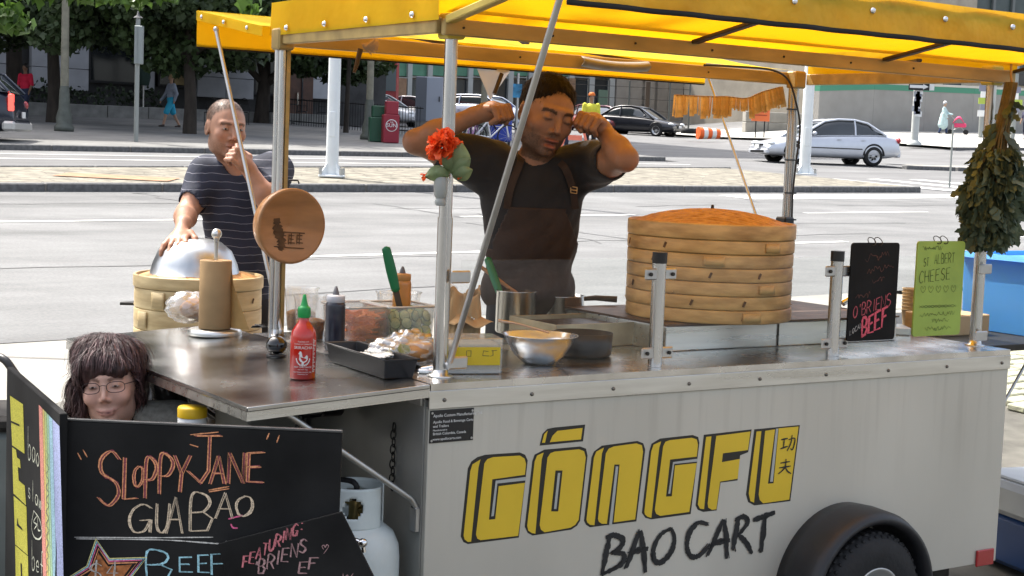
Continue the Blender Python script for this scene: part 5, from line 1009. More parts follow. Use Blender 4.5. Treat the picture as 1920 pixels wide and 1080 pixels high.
SKIN = mat('skin', (.4, .22, .14), .48, attr='pig', var=.07, scale=45, bump=.06, bscale=120, bdist=.002, spec=.4)
def hand_fist(S, c, fwd, up, s=1.0, mir=1):
    f = np.array(fwd, float); f /= np.linalg.norm(f); u = np.array(up, float); u -= f * (u @ f); u /= np.linalg.norm(u); r = np.cross(f, u) * mir; Rm = np.stack((r, f, u), 1)
    S.ell(c - f * .012 * s, np.array((.040, .042, .024)) * s, .012 * s, Rm)
    for i in range(4):
        x = (-.0325 + .0215 * i) * s; L_ = (.048 + (.004 if i in (1, 2) else 0)) * s; k0 = c + r * x + f * L_ * .75 + u * .013 * s; k1 = c + r * x + f * L_ * 1.05 - u * .018 * s; k2 = c + r * x + f * L_ * .45 - u * .034 * s
        S.cap(c + r * x * .9 - f * .01 * s + u * .010 * s, k0, .0100 * s, .0112 * s, .003); S.cap(k0, k1, .0112 * s, .0100 * s, .002); S.cap(k1, k2, .0100 * s, .0090 * s, .002)
    S.cap(c - r * .042 * s - f * .02 * s, c - r * .045 * s + f * .022 * s - u * .02 * s, .013 * s, .0115 * s, .010); S.cap(c - r * .045 * s + f * .022 * s - u * .02 * s, c - r * .008 * s + f * .048 * s - u * .036 * s, .0115 * s, .009 * s, .004)
def hand_open(S, c, fwd, up, s=1.0, mir=1, curl=.5, spread=.25):
    f = np.array(fwd, float); f /= np.linalg.norm(f); u = np.array(up, float); u -= f * (u @ f); u /= np.linalg.norm(u); r = np.cross(f, u) * mir; Rm = np.stack((r, f, u), 1)
    S.ell(c, np.array((.040, .048, .017)) * s, .015 * s, Rm)
    for i, ln in enumerate((.062, .074, .078, .068)):
        x = (-.030 + .020 * i); d = f * math.cos(.1) + r * spread * (x / .03) * .6; d /= np.linalg.norm(d); p = c + (r * x + f * .038) * s; q = p + (d * ln * .45 - u * ln * .18 * curl * 1.2) * s; e = q + (d * ln * .30 - u * ln * .45 * curl) * s; g_ = e + (d * ln * .14 - u * ln * .40 * curl) * s
        S.chain([p - f * .02 * s, p, q, e, g_], [.010 * s, .0105 * s, .0095 * s, .0085 * s, .0072 * s], .004)
    p = c - r * .036 * s - f * .018 * s; q = p - r * .022 * s + f * .030 * s - u * .012 * s; S.chain([p, q, q - r * .004 * s + f * .026 * s - u * .010 * s], [.014 * s, .0105 * s, .0085 * s], .008)
def sub_surface(V, Q, keep, off, name, m, par):
    P = V[Q]; cen = P.mean(1); nr = np.cross(P[:, 1] - P[:, 0], P[:, 2] - P[:, 0]); nr /= np.linalg.norm(nr, axis=1)[:, None] + 1e-9
    sel = keep(cen, nr); q = Q[sel]; vn = np.zeros_like(V)
    for j in range(4): np.add.at(vn, Q[:, j], nr)
    vn /= np.linalg.norm(vn, axis=1)[:, None] + 1e-9; ids, inv = np.unique(q, return_inverse=True)
    o = npmesh(name, V[ids] + vn[ids] * off, inv.reshape(-1, 4), m, par); md_ = o.modifiers.new('s', 'SOLIDIFY'); md_.thickness = .003; md_.offset = 0; return o
def eyes(par, T, Rm, sc, look=(0, 0), sq=.8):
    for s in (-1, 1):
        b = MB(); c = T(s * .0315, -.0815, .0055); Mx = Matrix(Rm.tolist()).to_4x4(); b.M = Matrix.Translation(Vector(c)) @ Mx; b.cur = 0; b.ell((0, 0, 0), (.0115 * sc, .0105 * sc, .0062 * sq * sc), 16, 10); b.cur = 1; b.ell((look[0] * sc, -.0078 * sc, look[1] * sc), (.0048 * sc, .0036 * sc, .0052 * sq * sc), 12, 8)
        ob('eye', b, [mat('eye_white', (.34, .31, .28), .4), mat('iris', (.035, .022, .015), .15)], par)
def fold_fn(a, fr, seed=0):
    rs = np.random.default_rng(seed); K = rs.normal(0, 1, (5, 3)) * fr * np.array((1, 1, .55)); ph = rs.uniform(0, 6, 5)
    return lambda P: a * sum(np.sin(P @ K[i] + ph[i]) for i in range(5)) / 2.2

def tuft(V, Q, cb, par, m, n, ln, w, top, seed):
    P4 = V[Q]; nr = np.cross(P4[:, 1]-P4[:, 0], P4[:, 2]-P4[:, 0]); vn = np.zeros_like(V); rr = random.Random(seed); b = MB()
    for j in range(4): np.add.at(vn, Q[:, j], nr)
    vn /= np.linalg.norm(vn, axis=1)[:, None] + 1e-9
    for k in range(n):
        i = rr.randrange(len(V)); nn = Vector(vn[i]); p = Vector(V[i] - cb); g_ = Vector(V[i] - top) + Vector((rr.gauss(0, .05), rr.gauss(0, .05), -.05)); t = g_ - nn * g_.dot(nn); t.normalize(); d = (t + nn * rr.uniform(.1, .5)).normalized()
        b.ribbon([p - nn * .001, p + d * ln * .5, p + d * ln + t * ln * .3], [w, w * .8, w * .2], t.cross(nn).cross(t))
    ob('hair_tufts', b, m, par)['kind'] = 'stuff'
# ---------------- the cook flexing his arms
FEET = lambda p: gz(p.x, p.y)
d0 = 5.60; A_ = lambda x, y, d=0: V3(atd(x, y, d0 + d))
HR = rotm(24, 13, 10); hsc = 1.17; hc = A_(1025, 216, -.06); base_c = atd(992, 560, d0 + .06); fz = FEET(base_c)
cook = thing('person', 'bearded cook in a black shirt and brown apron flexing both fists beside his head', 'person', (base_c.x, base_c.y, fz)); cb = V3((base_c.x, base_c.y, fz))
S = SDF(); T = head_sdf(S, hc, HR, hsc, 1.0, .9, 0, True, 1.0)
S.chain([A_(1003, 318, .03), T(0, .012, -.06)], [.062, .056], .03)
S.ell(A_(998, 352, .05), (.165, .10, .12), .06); S.ell(A_(994, 440, .05), (.145, .095, .16), .06); S.ell(A_(992, 540, .06), (.15, .10, .12), .05)
shl, ell_, wrl, fil = A_(893, 303, .03), A_(779, 266, -.03), A_(889, 217, -.10), A_(924, 208, -.12); shr, elr, wrr, fir = A_(1112, 308, .03), A_(1173, 298, -.20), A_(1131, 245, -.08), A_(1113, 229, -.10)
for sh, el, wr in ((shl, ell_, wrl), (shr, elr, wrr)):
    m_ = sh * .5 + el * .5; S.chain([sh, m_, el], [.060, .054, .042], .03); f1 = el * .65 + wr * .35; S.chain([el, f1, wr], [.043, .044, .029], .02)
hand_fist(S, fil, (.72, -.62, -.05), (.1, -.25, 1), 1.12, 1); hand_fist(S, fir, (-.50, -.85, .05), (.25, -.15, 1), 1.12, -1)
S.chain([wrr, fir], [.029, .034], .02); S.chain([wrl, fil], [.029, .034], .02)
for s in (-1, 1): S.chain([A_(992, 560, .06) + [s * .08, 0, -.02], cb + [s * .10, .02, .50], cb + [s * .11, .04, .08]], [.075, .055, .042], .03)
V, Q = S.mesh(.0042); cols = pigment(V, hc, HR, hsc, (.30, .16, .10), .85, (.03, .019, .012), .95, (.022, .014, .010), recede=.012); npmesh('body', V - cb, Q, SKIN, cook, cols)
H = SDF(); Hh = lambda x, y, z, a, b_, c_, k=.012, cut=False: H.ell(T(x, y, z), np.array((a, b_, c_)) * hsc, k, HR, cut)
Hh(0, .021, .042, .0815, .0995, .0865); Hh(0, -.078, -.010, .066, .055, .096, .012, True); Hh(0, .0, -.10, .2, .2, .075, .01, True)
for s in (-1, 1): Hh(s * .083, .012, -.02, .014, .03, .034, .005, True); H.cap(T(s * .074, -.012, .02), T(s * .072, -.014, -.025), .006 * hsc, .003 * hsc, .01)
HAIRD = mat('hair_dark', (.011, .008, .006), .75, spec=.15, var=.4, scale=120, stretch=(1, 1, .3), bump=.5, bscale=220, bdist=.004)
V, Q = H.mesh(.0045, fold_fn(.0022, 150, 3)); hr_ = npmesh('hair', V - cb, Q, HAIRD, cook); tuft(V, Q, cb, hr_, HAIRD, 1800, .013, .0018, T(0, .02, .13), 4)
S = SDF(); S.ell(A_(998, 340, .05), (.185, .118, .105), .05); S.ell(A_(996, 392, .05), (.176, .118, .13), .06); S.ell(A_(994, 455, .05), (.165, .110, .15), .06); S.ell(A_(992, 540, .06), (.165, .112, .13), .05)
for sh, el in ((shl, ell_), (shr, elr)): S.chain([sh + (A_(1000, 330, .04) - sh) * .35, sh, sh * .48 + el * .52], [.085, .078, .070], .05); S.ell(sh * .42 + el * .58, (.001, .001, .001), .001)
S.cap(A_(1003, 312, .03), A_(1006, 297, .02), .075, .067, .03); S.cap(A_(1007, 300, .0), A_(1012, 270, -.02), .058, .066, .01, True)
for sh, el in ((shl, ell_), (shr, elr)): S.cap(sh * .38 + el * .62, sh * .1 + el * .9, .060, .060, .006, True)
BLKSH = mat('black_shirt', (.012, .012, .014), .85, var=.25, scale=10, bump=.25, bscale=14, bdist=.02, sheen=.15)
V, Q = S.mesh(.006, lambda P: fold_fn(.0045, 20, 5)(P) + fold_fn(.0025, 48, 6)(P)); npmesh('shirt', V - cb, Q, BLKSH, cook); zt, zb_ = A_(1000, 352)[2], 0
APR = mat('apron_brown', (.032, .018, .012), .75, var=.25, scale=12, bump=.2, bscale=40); cxn = A_(1000, 400)[0]
kp = lambda c, n: (n[:, 1] < -.15) & (np.abs(c[:, 0] - cxn - .012) < np.where(c[:, 2] > A_(1000, 470)[2], .10 + .05 * np.clip((A_(1000, 392)[2] - c[:, 2]) / .12, 0, 1), .30)) & (c[:, 2] < A_(1000, 388)[2])
sub_surface(V - cb, Q, lambda c, n: kp(c + cb, n), .006, 'apron', APR, cook)
def near_front(p, lift=.012):
    k = np.argmin(((V[:, 0] - p[0]) ** 2 + (V[:, 2] - p[2]) ** 2) * 4 + np.where(V[:, 1] < np.median(V[:, 1]), 0, 9)); return Vector(V[k] + [0, -lift, 0] - cb)
b = MB()
for ln in ([(950, 390), (958, 350), (975, 305), (992, 288)], [(1078, 392), (1073, 355), (1058, 315), (1040, 296)]): b.ribbon(smooth_line([near_front(A_(x, y)) for x, y in ln], 5), .026, Vector((0, -1, .2)))
ob('apron_strap', b, APR, cook, solid=.003)
b = MB(); c = near_front(A_(1074, 355), .018); b.tube([c + Vector((-.011, 0, .013)), c + Vector((.012, 0, .010)), c + Vector((.012, 0, -.012)), c + Vector((-.010, 0, -.010)), c + Vector((-.011, 0, .013))], .0022, 6); b.cyl(c + Vector((-.01, 0, .001)), c + Vector((.012, 0, -.001)), .002, None, 6); ob('apron_buckle', b, mat('brass', (.62, .38, .16), .3, .9), cook)
S = SDF()
for s in (-1, 1): S.chain([A_(992, 560, .06) + [s * .068, 0, .0], cb + [s * .09, .02, .48], cb + [s * .10, .04, .06]], [.088, .074, .062], .03); S.cap(cb + [s * .11, .02, .03], cb + [s * .12, -.12, .03], .045, .04, .02)
V, Q = S.mesh(.012); npmesh('trousers', V - cb, Q, mat('trousers_dark', (.02, .021, .026), .9), cook)

# ---------------- man in the striped shirt
d1 = 6.45; A_ = lambda x, y, d=0: V3(atd(x, y, d1 + d)); HR = rotm(30, 6, 2); hsc = 1.0; hc = A_(424, 241, -.05); bc = atd(445, 560, d1); fz = FEET(bc); man = thing('person', 'man with shaved head in a striped navy shirt holding a hand to his mouth', 'person', (bc.x, bc.y, fz)); cb = V3((bc.x, bc.y, fz))
S = SDF(); T = head_sdf(S, hc, HR, hsc, 1.0, .2); S.chain([A_(447, 318, .04), T(0, .015, -.06)], [.062, .054], .03)
S.ell(A_(452, 362, .06), (.155, .10, .13), .06); S.ell(A_(448, 460, .06), (.135, .09, .18), .06); S.ell(A_(446, 540, .06), (.14, .10, .12), .05)
bt = V3(BOWLTOP); hp = bt + np.array((-.060, -.015, .012)); shl, el1, wr1 = A_(388, 330, .04), A_(349, 402, -.10), hp + np.array((.0, .075, .045)); shr, el2, wr2 = A_(512, 322, .04), A_(508, 388, -.20), A_(466, 316, -.22)
for sh, el, wr in ((shl, el1, wr1), (shr, el2, wr2)): m_ = sh * .5 + el * .5; S.chain([sh, m_, el], [.058, .052, .042], .03); S.chain([el, el * .65 + wr * .35, wr], [.043, .044, .028], .02)
S.chain([wr1, hp], [.028, .024], .02); hand_open(S, hp, (-.05, -.92, -.30), (-.15, -.3, .9), 1.1, 1, .42, .55)
hm = A_(452, 301, -.25); S.chain([wr2, hm], [.028, .028], .02); hand_fist(S, hm, (-.55, -.2, .45), (.5, -.75, .3), .95, -1); S.chain([hm + [0, -.02, .02], hm + [-.012, -.03, .045], hm + [-.018, -.005, .062]], [.0095, .009, .008], .005)
for s in (-1, 1): S.chain([A_(446, 560, .06) + [s * .07, 0, -.02], cb + [s * .09, .02, .5], cb + [s * .10, .03, .08]], [.08, .055, .042], .03)
V, Q = S.mesh(.0052); cols = pigment(V, hc, HR, hsc, (.44, .235, .155), .6, (.13, .07, .04), 1.0, (.04, .024, .015), .8, (.42, .16, .13)); bd_ = npmesh('body', V - cb, Q, SKIN, man, cols); Lm = (V - hc) @ HR / hsc; hm_ = (np.linalg.norm(Lm, axis=1) < .17) & (Lm[:, 2] > np.interp(Lm[:, 1], [-.10, -.065, -.03, -.012, .02, .07], [.105, .094, .066, .012, -.012, -.06])) & ((np.abs(Lm[:, 0]) < .068) | (Lm[:, 1] > .03) | (Lm[:, 2] > .035)); qs = Q[hm_[Q].all(1)]; ii_, iv_ = np.unique(qs, return_inverse=True); tuft(V[ii_], iv_.reshape(-1, 4), cb, bd_, mat('hair_buzz', (.06, .036, .022), .7), 2600, .0055, .0016, T(0, .02, .13), 6); eyes(man, lambda *a: T(*a) - cb, HR, hsc, (-.002, 0))
S = SDF(); S.ell(A_(452, 355, .06), (.172, .115, .115), .05); S.ell(A_(450, 420, .06), (.158, .11, .16), .06); S.ell(A_(447, 500, .06), (.152, .108, .16), .06); S.ell(A_(446, 552, .06), (.152, .112, .08), .04)
for sh, el in ((shl, el1), (shr, el2)): S.chain([sh + (A_(450, 345, .05) - sh) * .35, sh, sh * .35 + el * .65], [.085, .074, .060], .05)
S.cap(A_(447, 325, .04), A_(442, 306, .02), .072, .064, .03); S.cap(A_(443, 312, .0), A_(436, 280, -.03), .055, .064, .01, True)
for sh, el in ((shl, el1), (shr, el2)): S.cap(sh * .28 + el * .72, el, .056, .056, .006, True)
m = mat('navy_stripe', (.022, .026, .045), .85, var=.2, scale=14, bump=.2, bscale=16, bdist=.02); n = m.node_tree.nodes; l = m.node_tree.links
tc = n.new('ShaderNodeTexCoord'); sx = n.new('ShaderNodeSeparateXYZ'); l.new(tc.outputs['Object'], sx.inputs[0]); nz_ = n.new('ShaderNodeTexNoise'); nz_.inputs['Scale'].default_value = 6; ad = n.new('ShaderNodeMath'); ad.operation = 'MULTIPLY_ADD'; ad.inputs[1].default_value = .02; l.new(nz_.outputs['Fac'], ad.inputs[0]); l.new(sx.outputs['Z'], ad.inputs[2])
md_ = n.new('ShaderNodeMath'); md_.operation = 'PINGPONG'; md_.inputs[1].default_value = .0165; l.new(ad.outputs[0], md_.inputs[0]); lt_ = n.new('ShaderNodeMath'); lt_.operation = 'LESS_THAN'; lt_.inputs[1].default_value = .0011; l.new(md_.outputs[0], lt_.inputs[0])
mx = n.new('ShaderNodeMix'); mx.data_type = 'RGBA'; l.new(lt_.outputs[0], mx.inputs[0]); bs = n['Principled BSDF'].inputs['Base Color']; l.new(bs.links[0].from_socket, mx.inputs[6]); mx.inputs[7].default_value = (.22, .22, .26, 1); l.new(mx.outputs[2], bs)
V, Q = S.mesh(.006, fold_fn(.004, 26, 9)); npmesh('shirt', V - cb, Q, m, man)
S = SDF(); S.ell(A_(446, 575, .06), (.15, .108, .10), .04)
for s in (-1, 1): S.chain([A_(446, 585, .06) + [s * .07, 0, 0], cb + [s * .09, .02, .48], cb + [s * .10, .03, .06]], [.10, .075, .062], .03); S.cap(cb + [s * .10, .01, .03], cb + [s * .11, -.13, .03], .045, .04, .02)
V, Q = S.mesh(.012); npmesh('trousers', V - cb, Q, mat('trousers_dark', (.02, .021, .026), .9), man)

# ---------------- woman crouching behind the menu boards
d2_ = 4.50; A_ = lambda x, y, d=0: V3(atd(x, y, d2_ + d)); HR = rotm(4, -2, -6); hsc = 1.03; hc = A_(207, 722, -.02); bc = atd(235, 900, d2_ + .12); fz = FEET(bc); wom = thing('person', 'smiling woman with dark purple hair and glasses peeking over the menu board', 'person', (bc.x, bc.y, fz)); cb = V3((bc.x, bc.y, fz))
S = SDF(); T = head_sdf(S, hc, HR, hsc, .95, .15, 1.0, False, .5, .78); S.chain([A_(216, 828, .05), T(0, .015, -.06)], [.055, .050], .03)
S.ell(A_(232, 880, .07), (.155, .10, .13), .05); S.ell(A_(236, 970, .09), (.14, .11, .16), .05); hipz = cb + [0, .08, .28]; S.ell(hipz, (.17, .14, .13), .05)
for s in (-1, 1):
    sh = A_(232 + s * 100, 798, .06); kn = cb + [s * .17, -.28, .44]; S.chain([hipz + [s * .09, 0, 0], kn, cb + [s * .15, -.02, .07]], [.09, .062, .045], .03); S.cap(cb + [s * .15, -.02, .05], cb + [s * .17, -.18, .035], .045, .035, .02)
    el = sh + [s * .04, -.12, -.22]; S.chain([sh, el, kn + [-s * .03, -.03, .06]], [.05, .042, .03], .03); hand_open(S, kn + [-s * .05, -.06, .08], (-s * .6, -.6, -.2), (0, -.2, 1), .9, s, .6, .2)
V, Q = S.mesh(.0048); cols = pigment(V, hc, HR, hsc, (.70, .42, .32), 0, hcol=(.07, .04, .03), lip=(.55, .18, .16), brow=.7, smile=1); npmesh('body', V - cb, Q, SKIN, wom, cols); eyes(wom, lambda *a: T(*a) - cb, HR, hsc, sq=.5)
if 0: b = MB(); b.grid(lambda a, c: tuple(T(-.019 + .038 * a, -.0955 - .002 * math.sin(PI * a), -.0655 - .006 * c * math.sin(PI * a) + .005 * (2*a-1)**2) - cb), 10, 2); ob('teeth', b, mat('teeth', (.50, .45, .39), .5), wom)
S = SDF(); S.ell(A_(232, 856, .07), (.172, .112, .12), .05); S.ell(A_(236, 960, .09), (.16, .125, .18), .05); S.ell(hipz + [0, 0, .06], (.175, .145, .12), .04)
for s in (-1, 1): sh = A_(232 + s * 100, 798, .06); S.chain([A_(224 + s * 40, 788, .05), sh, sh + [s * .03, -.08, -.15]], [.06, .066, .055], .04)
S.cap(A_(216, 825, .05), A_(212, 808, .03), .066, .058, .03); S.cap(A_(212, 818, .02), A_(208, 790, .0), .052, .06, .01, True)
V, Q = S.mesh(.006, fold_fn(.004, 30, 4)); npmesh('shirt', V - cb, Q, mat('grey_top', (.30, .29, .25), .9, var=.25, scale=60, bump=.2, bscale=20), wom)
S = SDF(); S.ell(hipz + [0, .01, -.03], (.18, .15, .12), .04)
for s in (-1, 1): kn = cb + [s * .17, -.28, .44]; S.chain([hipz + [s * .09, 0, 0], kn, cb + [s * .15, -.02, .10]], [.105, .075, .058], .03)
V, Q = S.mesh(.012); npmesh('trousers', V - cb, Q, mat('jeans', (.03, .045, .09), .9), wom)
H = SDF(); Hh = lambda x, y, z, a, b_, c_, k=.015, cut=False: H.ell(T(x, y, z), np.array((a, b_, c_)) * hsc, k, HR, cut)
Hh(0, .020, .044, .100, .112, .094); Hh(-.060, .02, -.015, .040, .07, .06, .03); Hh(.058, .045, -.012, .034, .05, .065, .03); Hh(-.084, -.022, -.035, .024, .030, .045, .02); Hh(-.100, -.005, -.012, .020, .04, .035, .02); Hh(-.108, -.02, -.052, .016, .022, .020, .012);  Hh(.0, .075, -.04, .07, .045, .07, .03); Hh(-.03, .01, .10, .07, .07, .045, .03); Hh(.05, .0, .085, .05, .06, .04, .03)
Hh(.008, -.100, -.038, .070, .066, .084, .010, True); Hh(.0, -.13, -.004, .056, .05, .050, .008, True); Hh(.060, -.050, -.03, .045, .045, .07, .01, True); Hh(.010, -.02, -.15, .075, .12, .075, .01, True)
Hh(-.012, -.070, .066, .060, .030, .034, .02); Hh(.030, -.076, .050, .034, .022, .024, .015); Hh(-.055, -.058, .045, .020, .026, .035, .015)
for p, q, r in () and (((-.055, -.07, .095), (.042, -.098, .042), .016), ((-.04, -.08, .085), (.058, -.082, .030), .014), ((-.06, -.065, .085), (-.005, -.100, .045), .014), ((-.06, -.06, .075), (-.058, -.078, .030), .013), ((-.062, -.06, .06), (-.072, -.064, -.01), .014), ((.05, -.06, .07), (.075, -.05, -.005), .012)): H.cap(T(*p), T(*q), r * hsc, .007 * hsc, .010)
V, Q = H.mesh(.0045, lambda P: fold_fn(.0016, 210, 8)(P * np.array((1, 1, .14)))); HW = mat('hair_plum', (.050, .025, .021), .45, var=.5, scale=70, stretch=(1, 1, .25), bump=.6, bscale=160, bdist=.004, col2=(.10, .052, .050)); HW2 = mat('hair_light', (.14, .072, .068), .38, var=.3, scale=60); hair = npmesh('hair', V - cb, Q, HW, wom)
from mathutils.kdtree import KDTree
kd = KDTree(len(V)); [kd.insert(tuple(v), i) for i, v in enumerate(V)]; kd.balance(); P4 = V[Q]; nr = np.cross(P4[:, 1]-P4[:, 0], P4[:, 2]-P4[:, 0]); vn = np.zeros_like(V)
for j in range(4): np.add.at(vn, Q[:, j], nr)
vn /= np.linalg.norm(vn, axis=1)[:, None] + 1e-9; top = T(.0, .03, .13); b = MB(); rr = random.Random(3)
for k in range(4200):
    b.cur = 1 if rr.random() < .33 else 0
    i = rr.randrange(len(V)); p = Vector(V[i]); pts = []; fly = rr.random() ** 4 * .026; wv = rr.uniform(0, 6)
    for s_ in range(8):
        co, j, _ = kd.find(p); n_ = Vector(vn[j]); Lq = (np.array(co) - hc) @ HR / hsc
        if Lq[1] < -.040 and -.058 < Lq[0] < .07 and Lq[2] < .046: break
        q = co + n_ * (.003 + fly * (s_ / 6) ** 1.5 + .0016 * math.sin(s_ * 1.1 + wv)); pts.append(q - Vector(cb)); g_ = Vector((0, 0, -1)) + (Vector(co) - Vector(top)).normalized() * .8 + Vector((.10 * math.sin(s_ + wv) + rr.uniform(-.12, .12), rr.uniform(-.12, .12), 0)); t = (g_ - n_ * g_.dot(n_)); p = co + (t.normalized() if t.length > .01 else Vector((0, 0, -1))) * .012
    k_ = len(pts)
    if k_ > 3: b.ribbon(pts, [.0016, .0022, .0024, .0024, .0022, .0018, .0013, .0005][8 - k_:], Vector(vn[i]))
ob('hair_strands', b, [HW, HW2], hair)['kind'] = 'stuff'
b = MB()
for s in (-1, 1):
    c0 = (s * .034, .004); pts = [T(c0[0] + .0245 * math.copysign(abs(math.cos(a)) ** .7, math.cos(a)), -.1065 + .012 * abs(c0[0] + .024 * math.cos(a)) / .06, c0[1] + .0150 * math.copysign(abs(math.sin(a)) ** .8, math.sin(a))) - cb for a in np.linspace(0, 2*PI, 25)]; b.tube(pts, .0011, 6, False); b.tube([T(s * .0585, -.094, .010) - cb, T(s * .074, -.04, .010) - cb, T(s * .08, .01, .006) - cb], .0012, 6)
b.tube([T(-.010, -.106, .009) - cb, T(0, -.110, .012) - cb, T(.010, -.106, .009) - cb], .0011, 6); ob('glasses', b, mat('glasses_frame', (.04, .03, .03), .3, .5), wom)
# ================================================================ menu boards, gas bottle and clutter at the left end
def plane_frame(a, b_, tilt):                         # board standing through two top corners; returns frame with x along top, z up the board
    X = (b_ - a); X.z = 0; X.normalize(); N = X.cross(Vector((0, 0, 1))).normalized(); Zb = (Vector((0, 0, 1)) * math.cos(tilt) - N * math.sin(tilt)).normalized(); N2 = X.cross(Zb).normalized(); return X, Zb, N2
def board_thing(name, label, tl, tr, tilt, th=.018, m=BOARD, zbot=None):
    X, Z, N = plane_frame(tl, tr, tilt); Wd = (tr - tl).dot(X); zb0 = gz(tl.x, tl.y) if zbot is None else zbot; Hh = (tl.z - zb0) / Z.z; bl = tl - Z * Hh
    M = Matrix.Translation(bl) @ Matrix((X, -N, Z)).transposed().to_4x4(); o = thing(name, label, 'menu board'); o.matrix_world = M
    b = MB(); b.box((0, 0, 0), (Wd, th, Hh), .002); bd = ob('panel', b, m, o); Mi = M.inverted()
    def pl(px, py, lift=.0015):
        d = ray(px, py); t = (bl - CAM).dot(N) / d.dot(N); q = Mi @ (CAM + d * t); return Vector((q.x, -lift, q.z))
    return o, bd, pl, Wd, Hh, N
o, bd, pl, Wd, Hh, N = board_thing('menu_board', 'large black chalkboard advertising a sloppy beef bun in orange chalk', atd(113, 789, 3.55), atd(641, 806, 3.53), .07)
b = MB(); b.box((0, -.0005, Hh + .0005), (Wd, .0185, Hh + .006), .001); ob('top_edge', b, mat('board_edge', (.05, .05, .05), .35, var=.3, scale=30), o)
b = MB(); b.tube([(.03, .02, Hh - .03), (.03, .40, .02)], .012, 6); b.tube([(Wd - .03, .02, Hh - .03), (Wd - .03, .40, .02)], .012, 6); ob('rear_leg', b, RIBM, o)
def letter(mb, ch, x0, y0, x1, y1, th, pl, lean=0, n=1, sp=1.6, lift=.0015):
    for l in SF[ch]:
        for k in range(n):
            dx = (k - (n - 1) / 2) * sp * 2; P_ = [(x0 + (x1 - x0) * u + lean * v + dx + random.uniform(-.5, .5), y1 + (y0 - y1) * v + dx * .25 + random.uniform(-.5, .5)) for u, v in l]
            strokes(mb, [P_], th, lambda x, y: pl(x, y, lift), FN, .45, curve=len(l) > 4)
for ch, x0, y0, x1, y1 in (('S',184,846,224,948), ('L',232,858,260,936), ('O',250,874,267,912), ('P',272,862,293,934), ('P',299,855,324,926), ('Y',325,854,354,922), ('J',352,817,412,905), ('A',394,855,421,907), ('N',428,849,456,906), ('E',464,848,493,904)):
    b = MB(); letter(b, ch, x0, y0, x1, y1, .0075, pl, 3, 1, lift=.0010); l_ = ob('chalk_letter', b, chM, bd); b = MB(); letter(b, ch, x0, y0, x1, y1, .0021, pl, 3, 2, 3.0 if ch != 'O' else 1.6, .0018); letter(b, ch, x0, y0, x1, y1, .0017, pl, 3, 2, 2.2, .0020); ob('chalk_outline', b, chO, l_)
for ch, x0, y0, x1, y1 in (('G',242,945,282,998), ('U',292,944,316,999), ('A',312,932,342,1000), ('B',357,928,400,996), ('A',404,924,436,972), ('O',442,930,472,967)):
    b = MB(); letter(b, ch, x0, y0, x1, y1, .0024, pl, 3, 2, 1.9); letter(b, ch, x0, y0, x1, y1, .0014, pl, 3, 2, .7, .002); ob('chalk_letter', b, chW, bd)
PX = lambda f: (lambda x, y: f(x, y))
b = MB(); strokes(b, [[(391,919),(430,912)],[(392,922),(430,916)],[(146,849),(153,862)],[(156,843),(164,857)],[(505,812),(500,824)],[(524,816),(519,830)],[(357,815),(410,810)],[(356,833),(372,838)]], .003, pl, FN, .3); ob('chalk_mark', b, chO, bd)
b = MB(); strokes(b, [[(140,1007),(270,1008),(400,1007)],[(143,1010),(300,1012),(380,1017),(412,1019),(425,1014)]], .0026, pl, FN, .4); ob('chalk_line', b, CH('white', (.5, .49, .46)), bd)
b = MB(); strokes(b, [[(433,982),(437,989),(446,990)],[(428,973),(455,966)]], .004, pl, FN, .4); ob('chalk_mark', b, chPk, bd)
for ch, x0, y0, x1, y1 in (('B',276,1034,325,1086), ('E',337,1044,361,1072), ('E',372,1040,392,1073), ('F',397,1038,427,1078)): b = MB(); letter(b, ch, x0, y0, x1, y1, .0034, pl, 0, 2, .8); ob('chalk_letter', b, chB, bd)
star = [(133,1086),(168,1064),(183,1020),(205,1052),(266,1050),(238,1086)]
for k, (c, g_) in enumerate(((chPk, 0), (chO, 5), (chY, -6), (chB, -3))):
    b = MB(); cx_, cy_ = 200, 1085; strokes(b, [[(x + (cx_ - x) * g_ / 40, y + (cy_ - y) * g_ / 40) for x, y in star]], .0034, lambda x, y: pl(x, y, .0015 + .0003 * k), FN, .3, False); ob('chalk_star', b, c, bd)
b = MB(); b.add([pl(x, y, .0011) for x, y in ((160,1086),(178,1062),(184,1036),(203,1062),(248,1058),(228,1086))], [tuple(range(6))]); ob('chalk_fill', b, mat('chalk_rust', (.33, .12, .04), .95, var=.5, scale=90), bd)
b = MB(); letter(b, '$', 168, 1056, 190, 1088, .002, pl, 2, 2, .8, .003); letter(b, '4', 200, 1052, 220, 1086, .002, pl, 3, 2, .8, .003); ob('chalk_letter', b, CH('white', (.5, .49, .46)), bd)
# tilted small board in front of it
tl, tr = atd(408, 1020, 3.47), atd(640, 960, 3.46); X = (tr - tl).normalized(); N = Vector((0, -1, .06)).normalized(); Z = (N.cross(X)).normalized() * 1; Z = -Z if Z.z < 0 else Z; N = X.cross(Z).normalized()
Wd = (tr - tl).length; Hh = .50; bl = tl - Z * Hh; M = Matrix.Translation(bl) @ Matrix((X, -N, Z)).transposed().to_4x4(); Mi = M.inverted(); o = thing('menu_board', 'small black chalkboard tilted in front of the large one, lettered in pink', 'menu board'); o.matrix_world = M
b = MB(); b.add([(0, 0, 0), (Wd + .10, 0, 0), (Wd, 0, Hh), (0, 0, Hh), (0, .012, 0), (Wd + .10, .012, 0), (Wd, .012, Hh), (0, .012, Hh)], [(0,1,2,3),(7,6,5,4),(0,4,5,1),(1,5,6,2),(2,6,7,3),(3,7,4,0)]); bd = ob('panel', b, BOARD, o, bevel=.0015)
def pl2(px, py, lift=.0015): d = ray(px, py); t = (bl - CAM).dot(N) / d.dot(N); q = Mi @ (CAM + d * t); return Vector((q.x, -lift, q.z))
